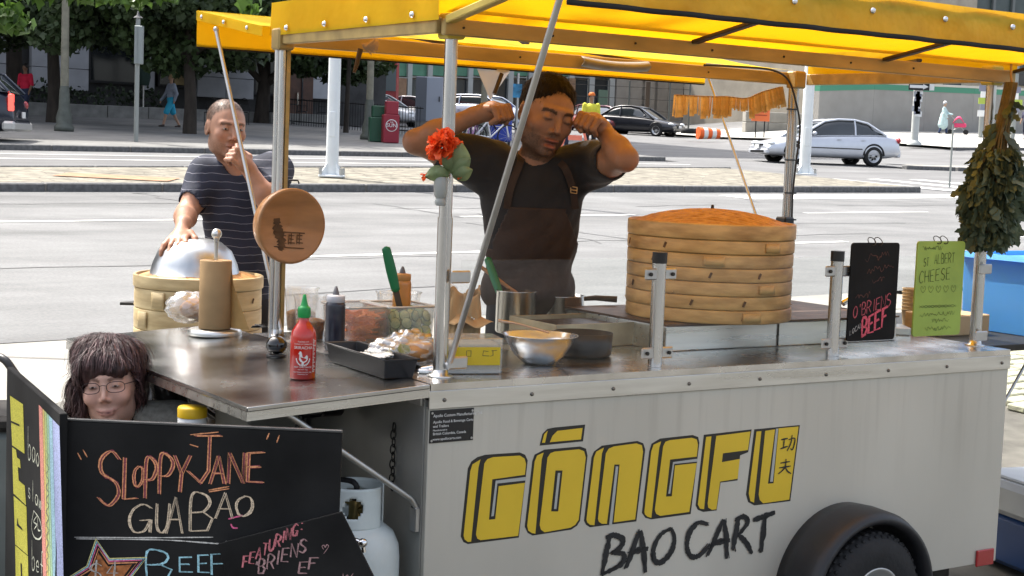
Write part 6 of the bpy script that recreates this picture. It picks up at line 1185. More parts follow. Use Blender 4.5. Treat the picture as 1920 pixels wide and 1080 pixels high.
def slope_write(mb, s, x, y, h, slope, w, sp, th, n=1):
    for ch in s:
        if ch in SF: letter(mb, ch, x, y - h, x + w * (1 if ch != 'I' else .5), y, th, lambda a, c, l=.0015: pl2(a, c - (a - x) * 0, l), 3, n, .8)
        ad = (w if ch not in "I':" else w * .5) + sp; x += ad; y -= slope * ad
b = MB(); slope_write(b, 'FEATURING:', 455, 1064, 22, .64, 9, 3.2, .0026, 2); ob('chalk_word', b, chP, bd)
b = MB(); slope_write(b, "'BRIENS", 474, 1080, 26, .50, 12, 4.5, .0026, 2); ob('chalk_word', b, CH('dusty', (.36, .22, .22)), bd); b = MB(); slope_write(b, 'EF', 560, 1075, 22, .4, 15, 4, .003, 2); strokes(b, [[(607,1030),(604,1024),(608,1022),(610,1026),(613,1021),(616,1025),(607,1038)]], .0018, lambda x, y: pl2(x, y), FN); slope_write(b, 'W', 640, 1085, 10, .3, 20, 3, .002); ob('chalk_word', b, CH('dusty', (.36, .22, .22)), bd)
# left menu panel, turned away
o, bd, pl3, Wd3, Hh3, N3 = board_thing('menu_board', 'narrow black menu panel at far left with yellow block letters and rainbow edge', atd(13, 688, 4.2), atd(112, 784, 3.52), 0.0)
z7 = lambda P_: [(.407 * x, 640 + .407 * y) for x, y in P_]
def flat(mb, poly, lift): mb.add([pl3(x, y, lift) for x, y in poly], [tuple(range(len(poly)))])
YCH = CH('lettering_yellow', (.45, .42, .05))
for P_ in ([(48,250),(108,290),(115,518),(58,478)], [(58,488),(76,500),(80,535),(94,545),(97,585),(84,578),(88,640),(116,665),(122,755),(64,700)], [(65,712),(124,762),(130,985),(72,935)], [(72,940),(131,990),(133,1110),(75,1110)]): b = MB(); flat(b, z7(P_), .0012); ob('block_letter', b, YCH, bd)
for P_ in ([(54,365),(92,382),(94,392),(54,374)], [(84,810),(88,840),(106,862),(108,872),(80,848)], [(98,1020),(104,1025),(106,1110),(100,1110)]): b = MB(); flat(b, z7(P_), .002); ob('letter_gap', b, BOARD, bd)
def wl(s, x, y, h, w, sp): 
    b = MB()
    for ch in s:
        for l in SF[ch]: strokes(b, [z7([(x + w * u, y + w * u * 1.0 - h * v) for u, v in l])], .004, lambda a, c: pl3(a, c, .0015), FN, .3)
        x += w + sp; y += (w + sp) * 1.0
    ob('chalk_word', b, CH('whitish', (.55, .56, .45)), bd)
wl('bao', 132, 530, 100, 16, 3); wl('slaw', 132, 715, 70, 14, 2.5); wl('bef', 150, 1040, 90, 16, 3); b = MB(); strokes(b, [z7([(158,780),(148,850),(160,900),(185,910),(196,880),(185,820),(158,780)]), z7([(172,805),(158,830),(172,845),(160,865)]), z7([(176,805),(178,865),(188,872)])], .004, lambda a, c: pl3(a, c, .0015), FN, .3); ob('chalk_word', b, CH('whitish', (.55, .56, .45)), bd)
for k, (xa, xb, c) in enumerate(((181, 197, (.52, .20, .16)), (198, 206, (.50, .36, .12)), (207, 216, (.38, .46, .18)), (217, 226, (.30, .46, .30)), (227, 243, (.30, .48, .56)), (244, 276, (.32, .36, .56)))): b = MB(); dy = (xa - 181) * 1.05; flat(b, z7([(xa, 292 + dy), (xb, 292 + dy + (xb - xa) * 1.05), (xb + 20, 1120), (xa + 20, 1120)]), .0012); ob('rainbow_stripe', b, CH('stripe%d' % k, c), bd)
b = MB(); strokes(b, [z7([(222 + 6 * math.sin(y * .11), y) for y in range(500, 1080, 12)])], .003, lambda a, c: pl3(a, c, .002), FN, .3); ob('chalk_scroll', b, CH('scroll', (.12, .12, .12)), bd)
b = MB(); b.tube(smooth_line([atd(-30, 668, 4.35), atd(5, 672, 4.3), atd(28, 700, 4.28), atd(42, 722, 4.26), atd(50, 760, 4.26)], 6), .012, 8); hd = ob('carry_handle', b, BLK); tag(hd, 'black curved handle arching over the left menu panel', 'handle')
P = atd(8, 900, 4.6); o = thing('metal_bin', 'grey metal bin behind the left menu panel', 'bin', (P.x - .12, P.y + .12, gz(P.x, P.y)), .2); zt = atd(10, 810, 4.6).z - gz(P.x, P.y)
b = MB(); b.box((-.2, -.15, 0), (.2, .15, zt), .02); ob('body', b, mat('bin_grey', (.16, .18, .17), .5, .3, var=.2), o); b = MB(); b.box((-.21, -.16, zt + .0005), (.21, .16, zt + .05), .015); ob('lid', b, DRKM, o)
# gas bottle
P = atd(664, 1000, 4.22); gb = Vector((P.x, P.y, gz(P.x, P.y))); o = thing('gas_bottle', 'white propane bottle with a collar under the side leaf', 'gas bottle', gb); k = 4.22 / FPX; z0 = lambda y: atd(664, y, 4.22).z - gb.z
GW_ = mat('bottle_white', (.55, .60, .585), .42, var=.1, scale=8, bump=.08, bscale=60); zs = z0(975); b = MB(); R0_ = .128
b.lathe([(.0001, .02), (.09, .02), (R0_ * .93, .05), (R0_, .09), (R0_, zs - .10), (R0_ * .97, zs - .065), (R0_ * .85, zs - .03), (R0_ * .6, zs - .005), (.03, zs + .004)], 44); ob('tank', b, GW_, o); b = MB(); b.lathe([(.095, 0), (.105, 0), (.105, .03), (.095, .03)], 32); ob('foot_ring', b, GW_, o)
b = MB(); cr = .082; zc0, zc1 = zs - .012, z0(906); ccx = (662 - 664) * k
def collar(a, t):
    w = .3 + a * 5.6; return (ccx + cr * math.cos(w), cr * math.sin(w), zc0 + (zc1 - zc0) * t)
hole = (4.66, .5)
V_ = []; nA, nT = 72, 14; b2 = MB()
vs_ = [collar(i / nA, j / nT) for i in range(nA + 1) for j in range(nT + 1)]; fs_ = []
for i in range(nA):
    for j in range(nT):
        w = .3 + (i + .5) / nA * 5.6; t = (j + .5) / nT; dx = (w - 4.78) * cr / .028; dz = (t - .52) * (zc1 - zc0) / .028
        w2_ = (w - 1.6) * cr / .04; dz2 = (t - .5) * (zc1 - zc0) / .03
        if dx * dx + dz * dz < 1 or w2_ * w2_ + dz2 * dz2 < 1: continue
        fs_.append((i*(nT+1)+j, (i+1)*(nT+1)+j, (i+1)*(nT+1)+j+1, i*(nT+1)+j+1))
b2.add(vs_, fs_, True); ob('collar', b2, GW_, o, solid=.004); b = MB(); b.cyl((0, 0, zs), (0, 0, zs + .05), .018); b.cyl((0, 0, zs + .05), (0, 0, zs + .06), .03, None, 12); b.cyl((0, 0, zs + .03), (.05, -.02, zs + .03), .012); ob('valve', b, mat('valve_brass', (.45, .33, .14), .35, .9), o)
b = MB(); c = atd(680, 1018, 4.05) - gb; b.ell(c, .013, 12, 8); b.cyl(c, c + Vector((-.03, .01, .006)), .008); b.cyl(c, c + Vector((.004, .0, -.025)), .006); ob('coupling', b, CHROME, o); b = MB(); a = w2(-.16, .42, .80) - gb; b.tube(smooth_line([Vector((ccx, 0, zs + .05)), Vector((.0, -.06, zs + .12)), a + Vector((.02, -.02, -.16)), a], 8), .008, 8); ob('hose', b, RUB, o)
# cream tub with yellow lid, rubbish bag, carton, folding table legs, box of papers behind the woman
P = atd(360, 800, 4.22); tb = Vector((P.x, P.y, atd(360, 830, 4.22).z)); o = thing('plastic_jar', 'white plastic jar with yellow screw lid beside the woman', 'jar', tb); k = 4.22 / FPX; hj = atd(360, 780, 4.22).z - tb.z; r = 27 * k
b = MB(); b.lathe([(.0001, 0), (r, 0), (r, hj - .004), (r * .9, hj)], 28); ob('jar', b, WHITE, o); b = MB(); b.lathe([(r * 1.03, hj - .002), (r * 1.03, hj + .022), (r * .95, hj + .027), (.0001, hj + .027)], 28); ob('lid', b, mat('lid_yellow', (.70, .44, .01), .45), o)
b = MB(); zt = tb.z - .001; b.M = Matrix.Translation((tb.x + .1, tb.y + .08, 0)); b.box((-.28, -.18, zt - .025), (.28, .2, zt)); st_ = thing('side_stool', 'low brown folding stand under the jar, behind the menu board', 'stand', (tb.x + .1, tb.y + .08, gz(tb.x, tb.y))); b.M = Matrix.Translation((0, 0, -gz(tb.x, tb.y))); b.v = []; b.f = []; b.mi = []; b.sm = []; b.box((-.28, -.18, zt - .025), (.28, .2, zt), .004); ob('top', b, RIBM, st_)
for sx in (-.2, .2): b = MB(); b.cyl((sx - .14, 0, 0), (sx + .05, 0, zt - .025 - gz(tb.x, tb.y)), .012); b.cyl((sx + .14, .02, 0), (sx - .05, .02, zt - .025 - gz(tb.x, tb.y)), .012); ob('leg', b, RIBM, st_)
P = atd(308, 735, 4.85); o = thing('rubbish_bag', 'shiny black rubbish bag behind the woman', 'rubbish bag', (P.x, P.y, atd(300, 822, 4.85).z)); ob('bag', blob((0, 0, .10), (.085, .08, .115), 60, 40, .08, 6, 21), mat('bag_black', (.010, .010, .011), .22, bump=.4, bscale=25), o)
P = atd(338, 790, 5.0); o = thing('carton', 'white printed carton below the black rubbish bag', 'box', (P.x, P.y, gz(P.x, P.y)), .2); zt = atd(338, 748, 5.0).z - gz(P.x, P.y); b = MB(); b.box((-.06, -.04, 0), (.07, .05, zt), .003); ob('box', b, mat('carton_white', (.40, .40, .36), .8), o); b = MB(); [b.box((-.055 + .022 * k, -.0418, zt - .040), (-.041 + .022 * k, -.0412, zt - .012)) for k in range(5)]; [b.box((-.055, -.0418, zt - .058 - .014 * k), (.055 - .02 * (k % 2), -.0412, zt - .051 - .014 * k)) for k in range(4)]; ob('carton_print', b, INK, o)['kind'] = 'stuff'
P = atd(440, 760, 5.5); o = thing('folding_table', 'brown folding trestle legs under the side leaf', 'folding table', (P.x, P.y, gz(P.x, P.y)), .3)
for sx in (-.12, .12):
    b = MB(); b.cyl((sx - .22, 0, 0), (sx + .14, 0, .80), .018, None, 8); ob('leg', b, RIBM, o); b = MB(); b.cyl((sx + .2, .03, 0), (sx - .14, .03, .80), .018, None, 8); ob('leg', b, RIBM, o)
b = MB(); b.box((-.4, -.1, .80), (.4, .15, .82), .004); ob('top', b, RIBM, o); b = MB(); b.tube([(-.35, -.02, .72), (.15, -.02, .52), (.22, -.02, .44), (.22, -.02, .36)], .014, 8); ob('brace', b, DRKM, o)
P = w2(-.14, .80, 0); b = MB(); b.box((-.08, -.10, .30), (.12, .16, .87), .006); b.v = [(x, y, z - .30) for x, y, z in b.v]; eq = thing('equipment_box', 'beige equipment box with a printed notice under the side leaf', 'equipment box', (P.x, P.y, .30), PHI); ob('case', b, mat('case_beige', (.34, .33, .29), .55, var=.1), eq)
b = MB(); b.box((-.07, -.1035, .48), (.0, -.1015, .56)); ob('notice', b, WHITE, eq); b = MB(); [b.box((-.062, -.1045, .54 - .011 * k), (-.012 + .008 * math.sin(k * 2.1), -.1037, .545 - .011 * k)) for k in range(6)]; ob('notice_print', b, INK, eq)
b = MB(); b.box((.02, -.1035, .47), (.11, -.1015, .565)); ob('notice', b, mat('paper_grey', (.42, .42, .38), .8), eq); b = MB(); b.box((-.08, -.08, .0), (.10, .12, .30)); ob('carton_stack', b, mat('cardboard', (.44, .30, .16), .85, var=.1), loc=(P.x, P.y, gz(P.x, P.y)), rot=(0, 0, PHI)); tag(D.objects['carton_stack'], 'plain cardboard carton under the beige equipment box', 'box'); D.objects['carton_stack'].scale = (1, 1, (.299 - gz(P.x, P.y)) / .30)
# ================================================================ street beyond: buildings, trees, cars, street furniture, passers-by
def plane_st(px, py, n):                         # sight line meets the vertical plane at street distance n -> (s, z)
    d = ray(px, py); t = (n - CAM.dot(SN)) / d.dot(SN); p = CAM + d * t; return p.dot(SE), p.z
def stM(s, n, z, ry=0): return Matrix.Translation(SE * s + SN * n + Vector((0, 0, z))) @ Matrix.Rotation(SA + ry, 4, 'Z')
DGL = mat('dark_window', (.015, .018, .02), .08, spec=.8); STONE = mat('stone_panel', (.36, .37, .39), .8, var=.12, scale=1.5, bump=.1, bscale=20); STD = mat('stone_dark', (.045, .045, .045), .85, var=.3, scale=2)
BRN = mat('brown_door', (.07, .028, .015), .5, var=.3, scale=4); RAIL = mat('iron_black', (.012, .012, .013), .5, .3)
# ---- left stone building
n0 = 56.0; bz = st(15, n0).z; bld = thing('stone_building', 'grey stone office front with dark windows behind the trees at left', 'building'); bld.matrix_world = stM(0, n0, bz)
def rectp(px0, py0, px1, py1): s0, z1 = plane_st(px0, py0, n0); s1, z0 = plane_st(px1, py1, n0); return s0, s1, z0 - bz, z1 - bz
b = MB(); b.box((-30, .3, -2), (36, 16, 33)); ob('wall', b, STD, bld)
def pier(px0, px1, py1, m=STONE):
    s0, z1 = plane_st(px0, 100, n0); s1, _ = plane_st(px1, 100, n0); _, z0 = plane_st((px0 + px1) / 2, py1, n0); z = z0 - bz; k = max(1, round((s1 - s0) / 1.5)); w = (s1 - s0) / k
    pb = MB(); pb.box((0, .0, 0), (w - .02, .3, .78), .01); first = None
    while z < 12.5:
        for i in range(k):
            if first is None: first = ob('stone_panel', pb, m, bld); q = first
            else: q = D.objects.new('stone_panel', first.data); COL.objects.link(q); q.parent = bld
            q.location = (s0 + i * w, random.uniform(-.01, .01), z)
        z += .8
for a in ((-40, 22, 160), (60, 168, 168), (272, 292, 170), (372, 478, 184), (585, 640, 186)): pier(*a)
def window(px0, py0, px1, py1, par=bld, m=DGL):
    s0, s1, z0, z1 = rectp(px0, py0, px1, py1); b = MB(); f_ = .09; b.box((s0, .12, z0), (s0 + f_, .28, z1)); b.box((s1 - f_, .12, z0), (s1, .28, z1)); b.box((s0 + f_, .12, z1 - f_), (s1 - f_, .28, z1)); b.box((s0 + f_, .12, z0), (s1 - f_, .28, z0 + f_)); o = ob('window', b, RAIL, par)
    b = MB(); b.box((s0 + f_, .2, z0 + f_), (s1 - f_, .24, z1 - f_)); ob('pane', b, m, o); return o
window(170, 40, 268, 160); window(300, 60, 368, 166); window(172, -60, 268, 30); window(480, 100, 524, 180)
s0, s1, z0, z1 = rectp(524, 128, 585, 218); b = MB(); b.box((s0, -.05, -.5), (s1, .28, z1), .01); dr = ob('door', b, BRN, bld); b = MB(); b.box((s0 + 1.0, -.09, .7), (s1 - .5, -.055, z1 - .2)); ob('pane', b, DGL, dr); b = MB(); b.cyl((s0 + .8, -.13, 1.0), (s0 + .8, -.13, 1.5), .03); b.cyl((s0 + .8, -.13, 1.02), (s0 + .8, -.05, 1.02), .02); b.cyl((s0 + .8, -.13, 1.48), (s0 + .8, -.05, 1.48), .02); ob('handle', b, CHROME, dr)
s0, s1, z0, z1 = rectp(330, 105, 352, 160); b = MB(); b.box((s0, .02, z0), (s1, .14, z1)); pw_ = ob('poster', b, mat('poster_tan', (.30, .22, .10), .7, var=.4, scale=1.5), bld); b = MB(); b.box((s0 + .1, -.0, z1 - .75), (s1 - .15, .017, z1 - .2)); ob('poster_patch', b, mat('poster_red', (.45, .08, .03), .7), pw_)
# planter wall and hedge in front of it
pw = thing('planter_wall', 'low stone planter wall in front of the stone building', 'wall'); pw.matrix_world = stM(0, 53.2, st(16, 53.2).z)
pb = MB(); pb.box((0, 0, -.4), (1.55, .4, .42), .015); f0 = None
for i in range(24):
    if f0 is None: f0 = ob('block', pb, mat('planter_stone', (.20, .20, .19), .85, var=.25, scale=3), pw); q = f0
    else: q = D.objects.new('block', f0.data); COL.objects.link(q); q.parent = pw
    q.location = (-6 + i * 1.57, 0, -.012 * 0 + .012 * i)
def leafcloud(b, c, r, n, size, rr, drop=.5, hollow=.35):
    for k in range(n):
        d = Vector((rr.gauss(0, 1), rr.gauss(0, 1), rr.gauss(0, 1))).normalized(); q = rr.uniform(hollow, 1) ** .6; p = Vector((c[0] + d.x * r[0] * q, c[1] + d.y * r[1] * q, c[2] + d.z * r[2] * q)); a = Vector((rr.gauss(0, 1), rr.gauss(0, 1), rr.gauss(-drop, 1))).normalized(); e = a.cross(Vector((rr.gauss(0, 1), rr.gauss(0, 1), rr.gauss(0, 1)))).normalized(); s = size * rr.uniform(.6, 1.3)
        b.add([p - a * s * .5, p - a * s * .12 + e * s * .45, p + a * s * .15 + e * s * .22, p + a * s * .55, p + a * s * .15 - e * s * .22, p - a * s * .12 - e * s * .45], [(0, 1, 2, 3, 4, 5)])
LF1 = mat('maple_leaf', (.019, .038, .013), .6, var=.45, scale=.9, transl=.15, col2=(.05, .085, .022)); LF2 = mat('maple_leaf_near', (.06, .13, .02), .5, var=.35, scale=2, transl=.35, col2=(.09, .17, .025)); BARK = mat('bark', (.035, .028, .022), .95, var=.4, scale=6, bump=.6, bscale=12, stretch=(1, 1, .3))
hg = thing('hedge', 'dark low hedge and shrubs behind the planter wall', 'hedge'); hg.matrix_world = stM(0, 54.0, st(16, 54).z); b = MB(); rr = random.Random(31)
for i in range(22): leafcloud(b, (-4 + i * 1.35, .5 + rr.uniform(-.2, .2), .75 + rr.uniform(-.15, .25)), (.8, .5, .55), 130, .16, rr)
ob('foliage', b, mat('hedge_leaf', (.02, .035, .014), .6, var=.5, scale=2), hg)
def tree(name, label, px, py, r0, fork, crowns, seed, lm=LF1, size=.21, group='street trees at left', base=None, dens=2.6):
    P = gr(px, py) if base is None else Vector(base); rr = random.Random(seed); o = thing(name, label, 'tree', P, 0, group); b = MB(); lean = rr.uniform(-.1, .1)
    b.tube([Vector((0, 0, -.1)), Vector((.02, 0, fork * .4)), Vector((lean, .03, fork)), Vector((lean * 1.5, 0, fork * 1.6))], [r0 * 1.25, r0, r0 * .85, r0 * .5], 12); ob('trunk', b, BARK, o); b = MB(); cb_ = MB()
    for (dx, dy, dz, rx, ry, rz, n) in crowns:
        if lm is LF1: dz -= .55; rz *= 1.15
        e = Vector((dx, dy, dz)); m = Vector((lean, 0, fork)).lerp(e, .5) + Vector((rr.uniform(-.3, .3), rr.uniform(-.3, .3), .2)); b.tube([Vector((lean, .03, fork * .92)), m, e], [r0 * .55, r0 * .35, r0 * .1], 7)
        for k in range(7): leafcloud(cb_, (dx + rr.uniform(-.6, .6) * rx, dy + rr.uniform(-.6, .6) * ry, dz + rr.uniform(-.6, .6) * rz), (rx * .55, ry * .55, rz * .5), int(n * dens / 7), size, rr)
    ob('limbs', b, BARK, o); ob('crown', cb_, lm, o); return o
tree('maple_tree', 'dark maple with straight trunk right of the walker in blue shorts', 355, 258, .17, 2.4, [(-.5, 0, 3.6, 2.4, 2.0, 1.1, 1500), (-2.6, .5, 3.9, 1.8, 1.8, 1.1, 1300), (1.8, .3, 3.9, 1.8, 1.8, 1.1, 1200), (0, 0, 5.6, 3.0, 2.4, 1.6, 1500), (-2.6, .8, 5.4, 2.2, 1.8, 1.3, 1000)], 1)
tree('maple_tree', 'dark maple with forked trunk in front of the grey stone wall', 490, 236, .27, 1.7, [(-2.2, 0, 3.2, 2.0, 1.8, .8, 1200), (2.0, 0, 3.1, 1.9, 1.8, .8, 1200), (0, 0, 4.4, 3.4, 2.4, 1.2, 1700), (3.8, .2, 3.2, 1.3, 1.3, .8, 600), (-1, .2, 6, 3.4, 2.4, 1.4, 1200)], 2)
tree('maple_tree', 'dark maple left of the lamp post with wide low crown', 100, 236, .20, 2.4, [(-2.2, 0, 3.9, 2.2, 2, 1.0, 1500), (2.4, 0, 3.7, 2.2, 2, 1.0, 1500), (.2, 0, 4.4, 2.6, 2.2, 1.1, 1500), (0, 0, 6.2, 3.4, 3, 1.6, 1400), (4.6, .3, 4.2, 1.9, 1.6, 1.2, 1200)], 3)
tree('maple_tree', 'dark maple trunk left of the man in the red shirt', 26, 224, .28, 3.0, [(-2, 0, 4.4, 2.4, 2, 1.2, 1200), (2, 0, 4.8, 2.4, 2, 1.2, 1200), (0, 0, 6.6, 3.4, 2.5, 1.6, 1300)], 4)
tree('maple_tree', 'dark slanting maple behind the walker in blue shorts', 300, 222, .30, 2.4, [(-2, 0, 4.2, 2.8, 2, 1.2, 1400), (2.2, 0, 4.3, 2.8, 2, 1.2, 1400), (0, 0, 6.2, 3.6, 2.5, 1.6, 1500)], 5)
tree('maple_tree', 'small green maple beside the large white lamp pole', 648, 255, .08, 2.9, [(.5, 0, 4.3, 1.6, 1.4, .7, 900), (2.0, 0, 4.2, 1.3, 1.2, .6, 700), (-1, 0, 4.6, 1.5, 1.4, .9, 800)], 6)
# near tree out of frame at left, its high thin crown placed to shade the menu boards
tree('shade_tree', 'unseen near maple at left, its high thin crown placed to cast shade', 0, 0, .16, 2.9, [(.9, -.4, 9.2, 1.9, 1.9, 1.0, 650), (-1.2, .4, 9.8, 2, 2, 1.1, 600), (.4, .2, 10.8, 2.2, 2.2, 1.0, 600)], 7, LF2, .20, None, dens=1.0, base=(-6.6, 8.1, gz(-6.6, 8.1)))
br = thing('leaf_spray', 'bright green maple twigs hanging at the top left edge', 'branch', atd(30, -60, 10.5)); b = MB(); rr = random.Random(9)
for (x, y, rx, rz, n) in ((8, 34, .16, .10, 60), (35, 44, .10, .08, 30), (165, -14, .16, .07, 50), (240, -6, .2, .08, 70), (300, -12, .14, .07, 45), (470, 18, .10, .10, 24), (60, -20, .3, .10, 90)): c = atd(x, y, 10.5) - br.location; leafcloud(b, tuple(c), (rx, .15, rz), int(n * 1.2), .095, rr, 1.2, 0)
ob('leaves', b, LF2, br); b = MB(); b.tube([Vector((-1.6, .0, .5)), Vector((-.5, 0, .3)), Vector((.8, 0, .22)), Vector((1.7, 0, .26))], [.03, .02, .014, .008], 6); ob('twig', b, BARK, br)
# ---- centre building, glass and brick
n1 = 80.0; bz1 = st(45, n1).z
def bl_front(name, label, n, z0): o = thing(name, label, 'building'); o.matrix_world = stM(0, n, z0); return o
gb_ = bl_front('glass_building', 'office front of green glass, beige piers and dark shop windows beyond the crossing', n1, bz1)
def R1(px0, py0, px1, py1, n=n1, z=bz1): s0, z1 = plane_st(px0, py0, n); s1, z0 = plane_st(px1, py1, n); return s0, s1, z0 - z, z1 - z
s0, s1, z0, z1 = R1(600, -260, 1560, 250); b = MB(); b.box((s0, .6, -3), (s1, 14, z1)); ob('core', b, mat('beige_wall', (.30, .27, .22), .85, var=.15, scale=1.2), gb_)
def panel(nm, px0, py0, px1, py1, m, y0=.3, y1=.6, par=gb_, fn=R1, bev=.0): s0, s1, z0, z1 = fn(px0, py0, px1, py1); b = MB(); b.box((s0, y0, z0), (s1, y1, z1), bev); return ob(nm, b, m, par)
GRN = mat('green_spandrel', (.09, .24, .16), .5, var=.15, scale=2); DK2 = mat('shop_glass', (.03, .037, .042), .1, spec=.8, var=.4, scale=1); BRK = mat('tan_brick', (.30, .19, .12), .9, var=.2, scale=3)
x = 735
while x < 1160:
    w = 38; pn = panel('window', x + 1, 148, x + w - 2, 222, DK2, .4, .55); panel('spandrel', x + 1, 100, x + w - 2, 143, GRN, .38, .56)
    panel('mullion', x + w - 2, 60, x + w + 1, 224, mat('mullion_pale', (.42, .44, .43), .5), .2, .56); panel('transom', x + 1, 143, x + w - 2, 147, mat('mullion_pale', (.42, .44, .43), .5), .22, .57); x += w
panel('pier', 748, 146, 762, 226, BRK, .1, .6); panel('pier', 1030, 146, 1042, 226, BRK, .1, .6); panel('pier', 1068, 146, 1078, 230, BRK, .1, .6)
for i in range(5): panel('wall_panel', 1162 + i * 24, 100, 1185 + i * 24, 232, mat('beige_panel', (.34, .31, .27), .85, var=.12, scale=1), .15, .6)
x = 1284
while x < 1520:
    panel('window', x + 1, 166, x + 32, 236, DK2, .4, .55); panel('window', x + 1, 120, x + 32, 160, DK2, .4, .55); panel('mullion', x + 32, 100, x + 35, 238, mat('mullion_pale', (.42, .44, .43), .5), .2, .56); panel('transom', x + 1, 160, x + 32, 165, mat('mullion_pale', (.42, .44, .43), .5), .22, .57); panel('sill', x + 1, 236, x + 32, 243, mat('beige_panel', (.34, .31, .27), .85, var=.12, scale=1), .05, .6); x += 37
if 1: panel('shop_notice', 1128, 168, 1148, 200, mat('notice_green', (.16, .24, .18), .6), .28, .38)
for i in range(4): panel('wall_panel', 640 + i * 24, 60, 663 + i * 24, 215, mat('beige_panel', (.34, .31, .27), .85, var=.12, scale=1), .15, .6)
# ---- right grey wall with green coping and building behind
n2 = 50.5; wl_ = thing('concrete_wall', 'long grey concrete wall with a green stripe and pale coping at right', 'wall'); zW = st(62, n2).z; wl_.matrix_world = stM(0, n2, 0)
s0 = plane_st(1535, 200, n2)[0]; s1 = 130; GW2 = mat('wall_grey', (.27, .265, .25), .9, var=.10, scale=1.0, detail=8); L8 = 4.0; s = s0; i = 0
gtop = lambda s: 2.35
while s < s1:
    za_, zb2 = st(s, n2).z, st(s + L8, n2).z; b = MB()
    def seg(h0, h1, y0, y1, m, nm):
        b = MB(); b.add([(s + .005, y0, za_ + h0), (s + L8 - .005, y0, zb2 + h0), (s + L8 - .005, y1, zb2 + h0), (s + .005, y1, za_ + h0), (s + .005, y0, za_ + h1), (s + L8 - .005, y0, zb2 + h1), (s + L8 - .005, y1, zb2 + h1), (s + .005, y1, za_ + h1)], [(0,3,2,1),(4,5,6,7),(0,1,5,4),(1,2,6,5),(2,3,7,6),(3,0,4,7)]); ob(nm, b, m, wl_)
    seg(-.5, 2.12, 0, .3, GW2, 'wall_panel'); seg(2.121, 2.40, -.02, .32, mat('green_stripe', (.05, .22, .14), .6), 'green_band'); seg(2.401, 2.52, -.06, .36, mat('coping_pale', (.50, .48, .43), .8), 'coping'); s += L8
tb_ = thing('tan_building', 'plain tan building rising behind the grey wall', 'building'); tb_.matrix_world = stM(0, 62, st(70, 62).z); s6 = plane_st(1548, 150, 62)[0]; b = MB(); b.box((s6, 0, -3), (s6 + 14, 12, 9)); ob('wall', b, mat('beige_wall', (.30, .27, .22), .85, var=.15, scale=1.2), tb_); b = MB(); b.box((s6 + 14.1, .5, -3), (140, 12, 3.2)); ob('wall', b, mat('beige_wall', (.30, .27, .22), .85, var=.15, scale=1.2), tb_)
for i in range(5): b = MB(); b.box((s6 + .6 + i * 2.6, -.06, 2.2), (s6 + 2.4 + i * 2.6, .1, 5.6)); ob('window', b, DK2, tb_)
b = MB(); b.box((s6 + 14.2, .3, 3.201), (140.4, 12.3, 4.0)); ob('roof', b, STD, tb_)
tw = thing('tall_office', 'dark glass office tower at the top right corner', 'building'); tw.matrix_world = stM(0, 120, 0); b = MB(); b.box((110, 0, 0), (190, 20, 46)); ob('wall', b, mat('tower_dark', (.055, .075, .07), .3, var=.3, scale=.4), tw)
for i in range(20): b = MB(); b.box((110 + i * 4, -.3, 0), (110.5 + i * 4, 0, 46)); ob('mullion', b, mat('tower_fin', (.16, .17, .16), .5), tw)

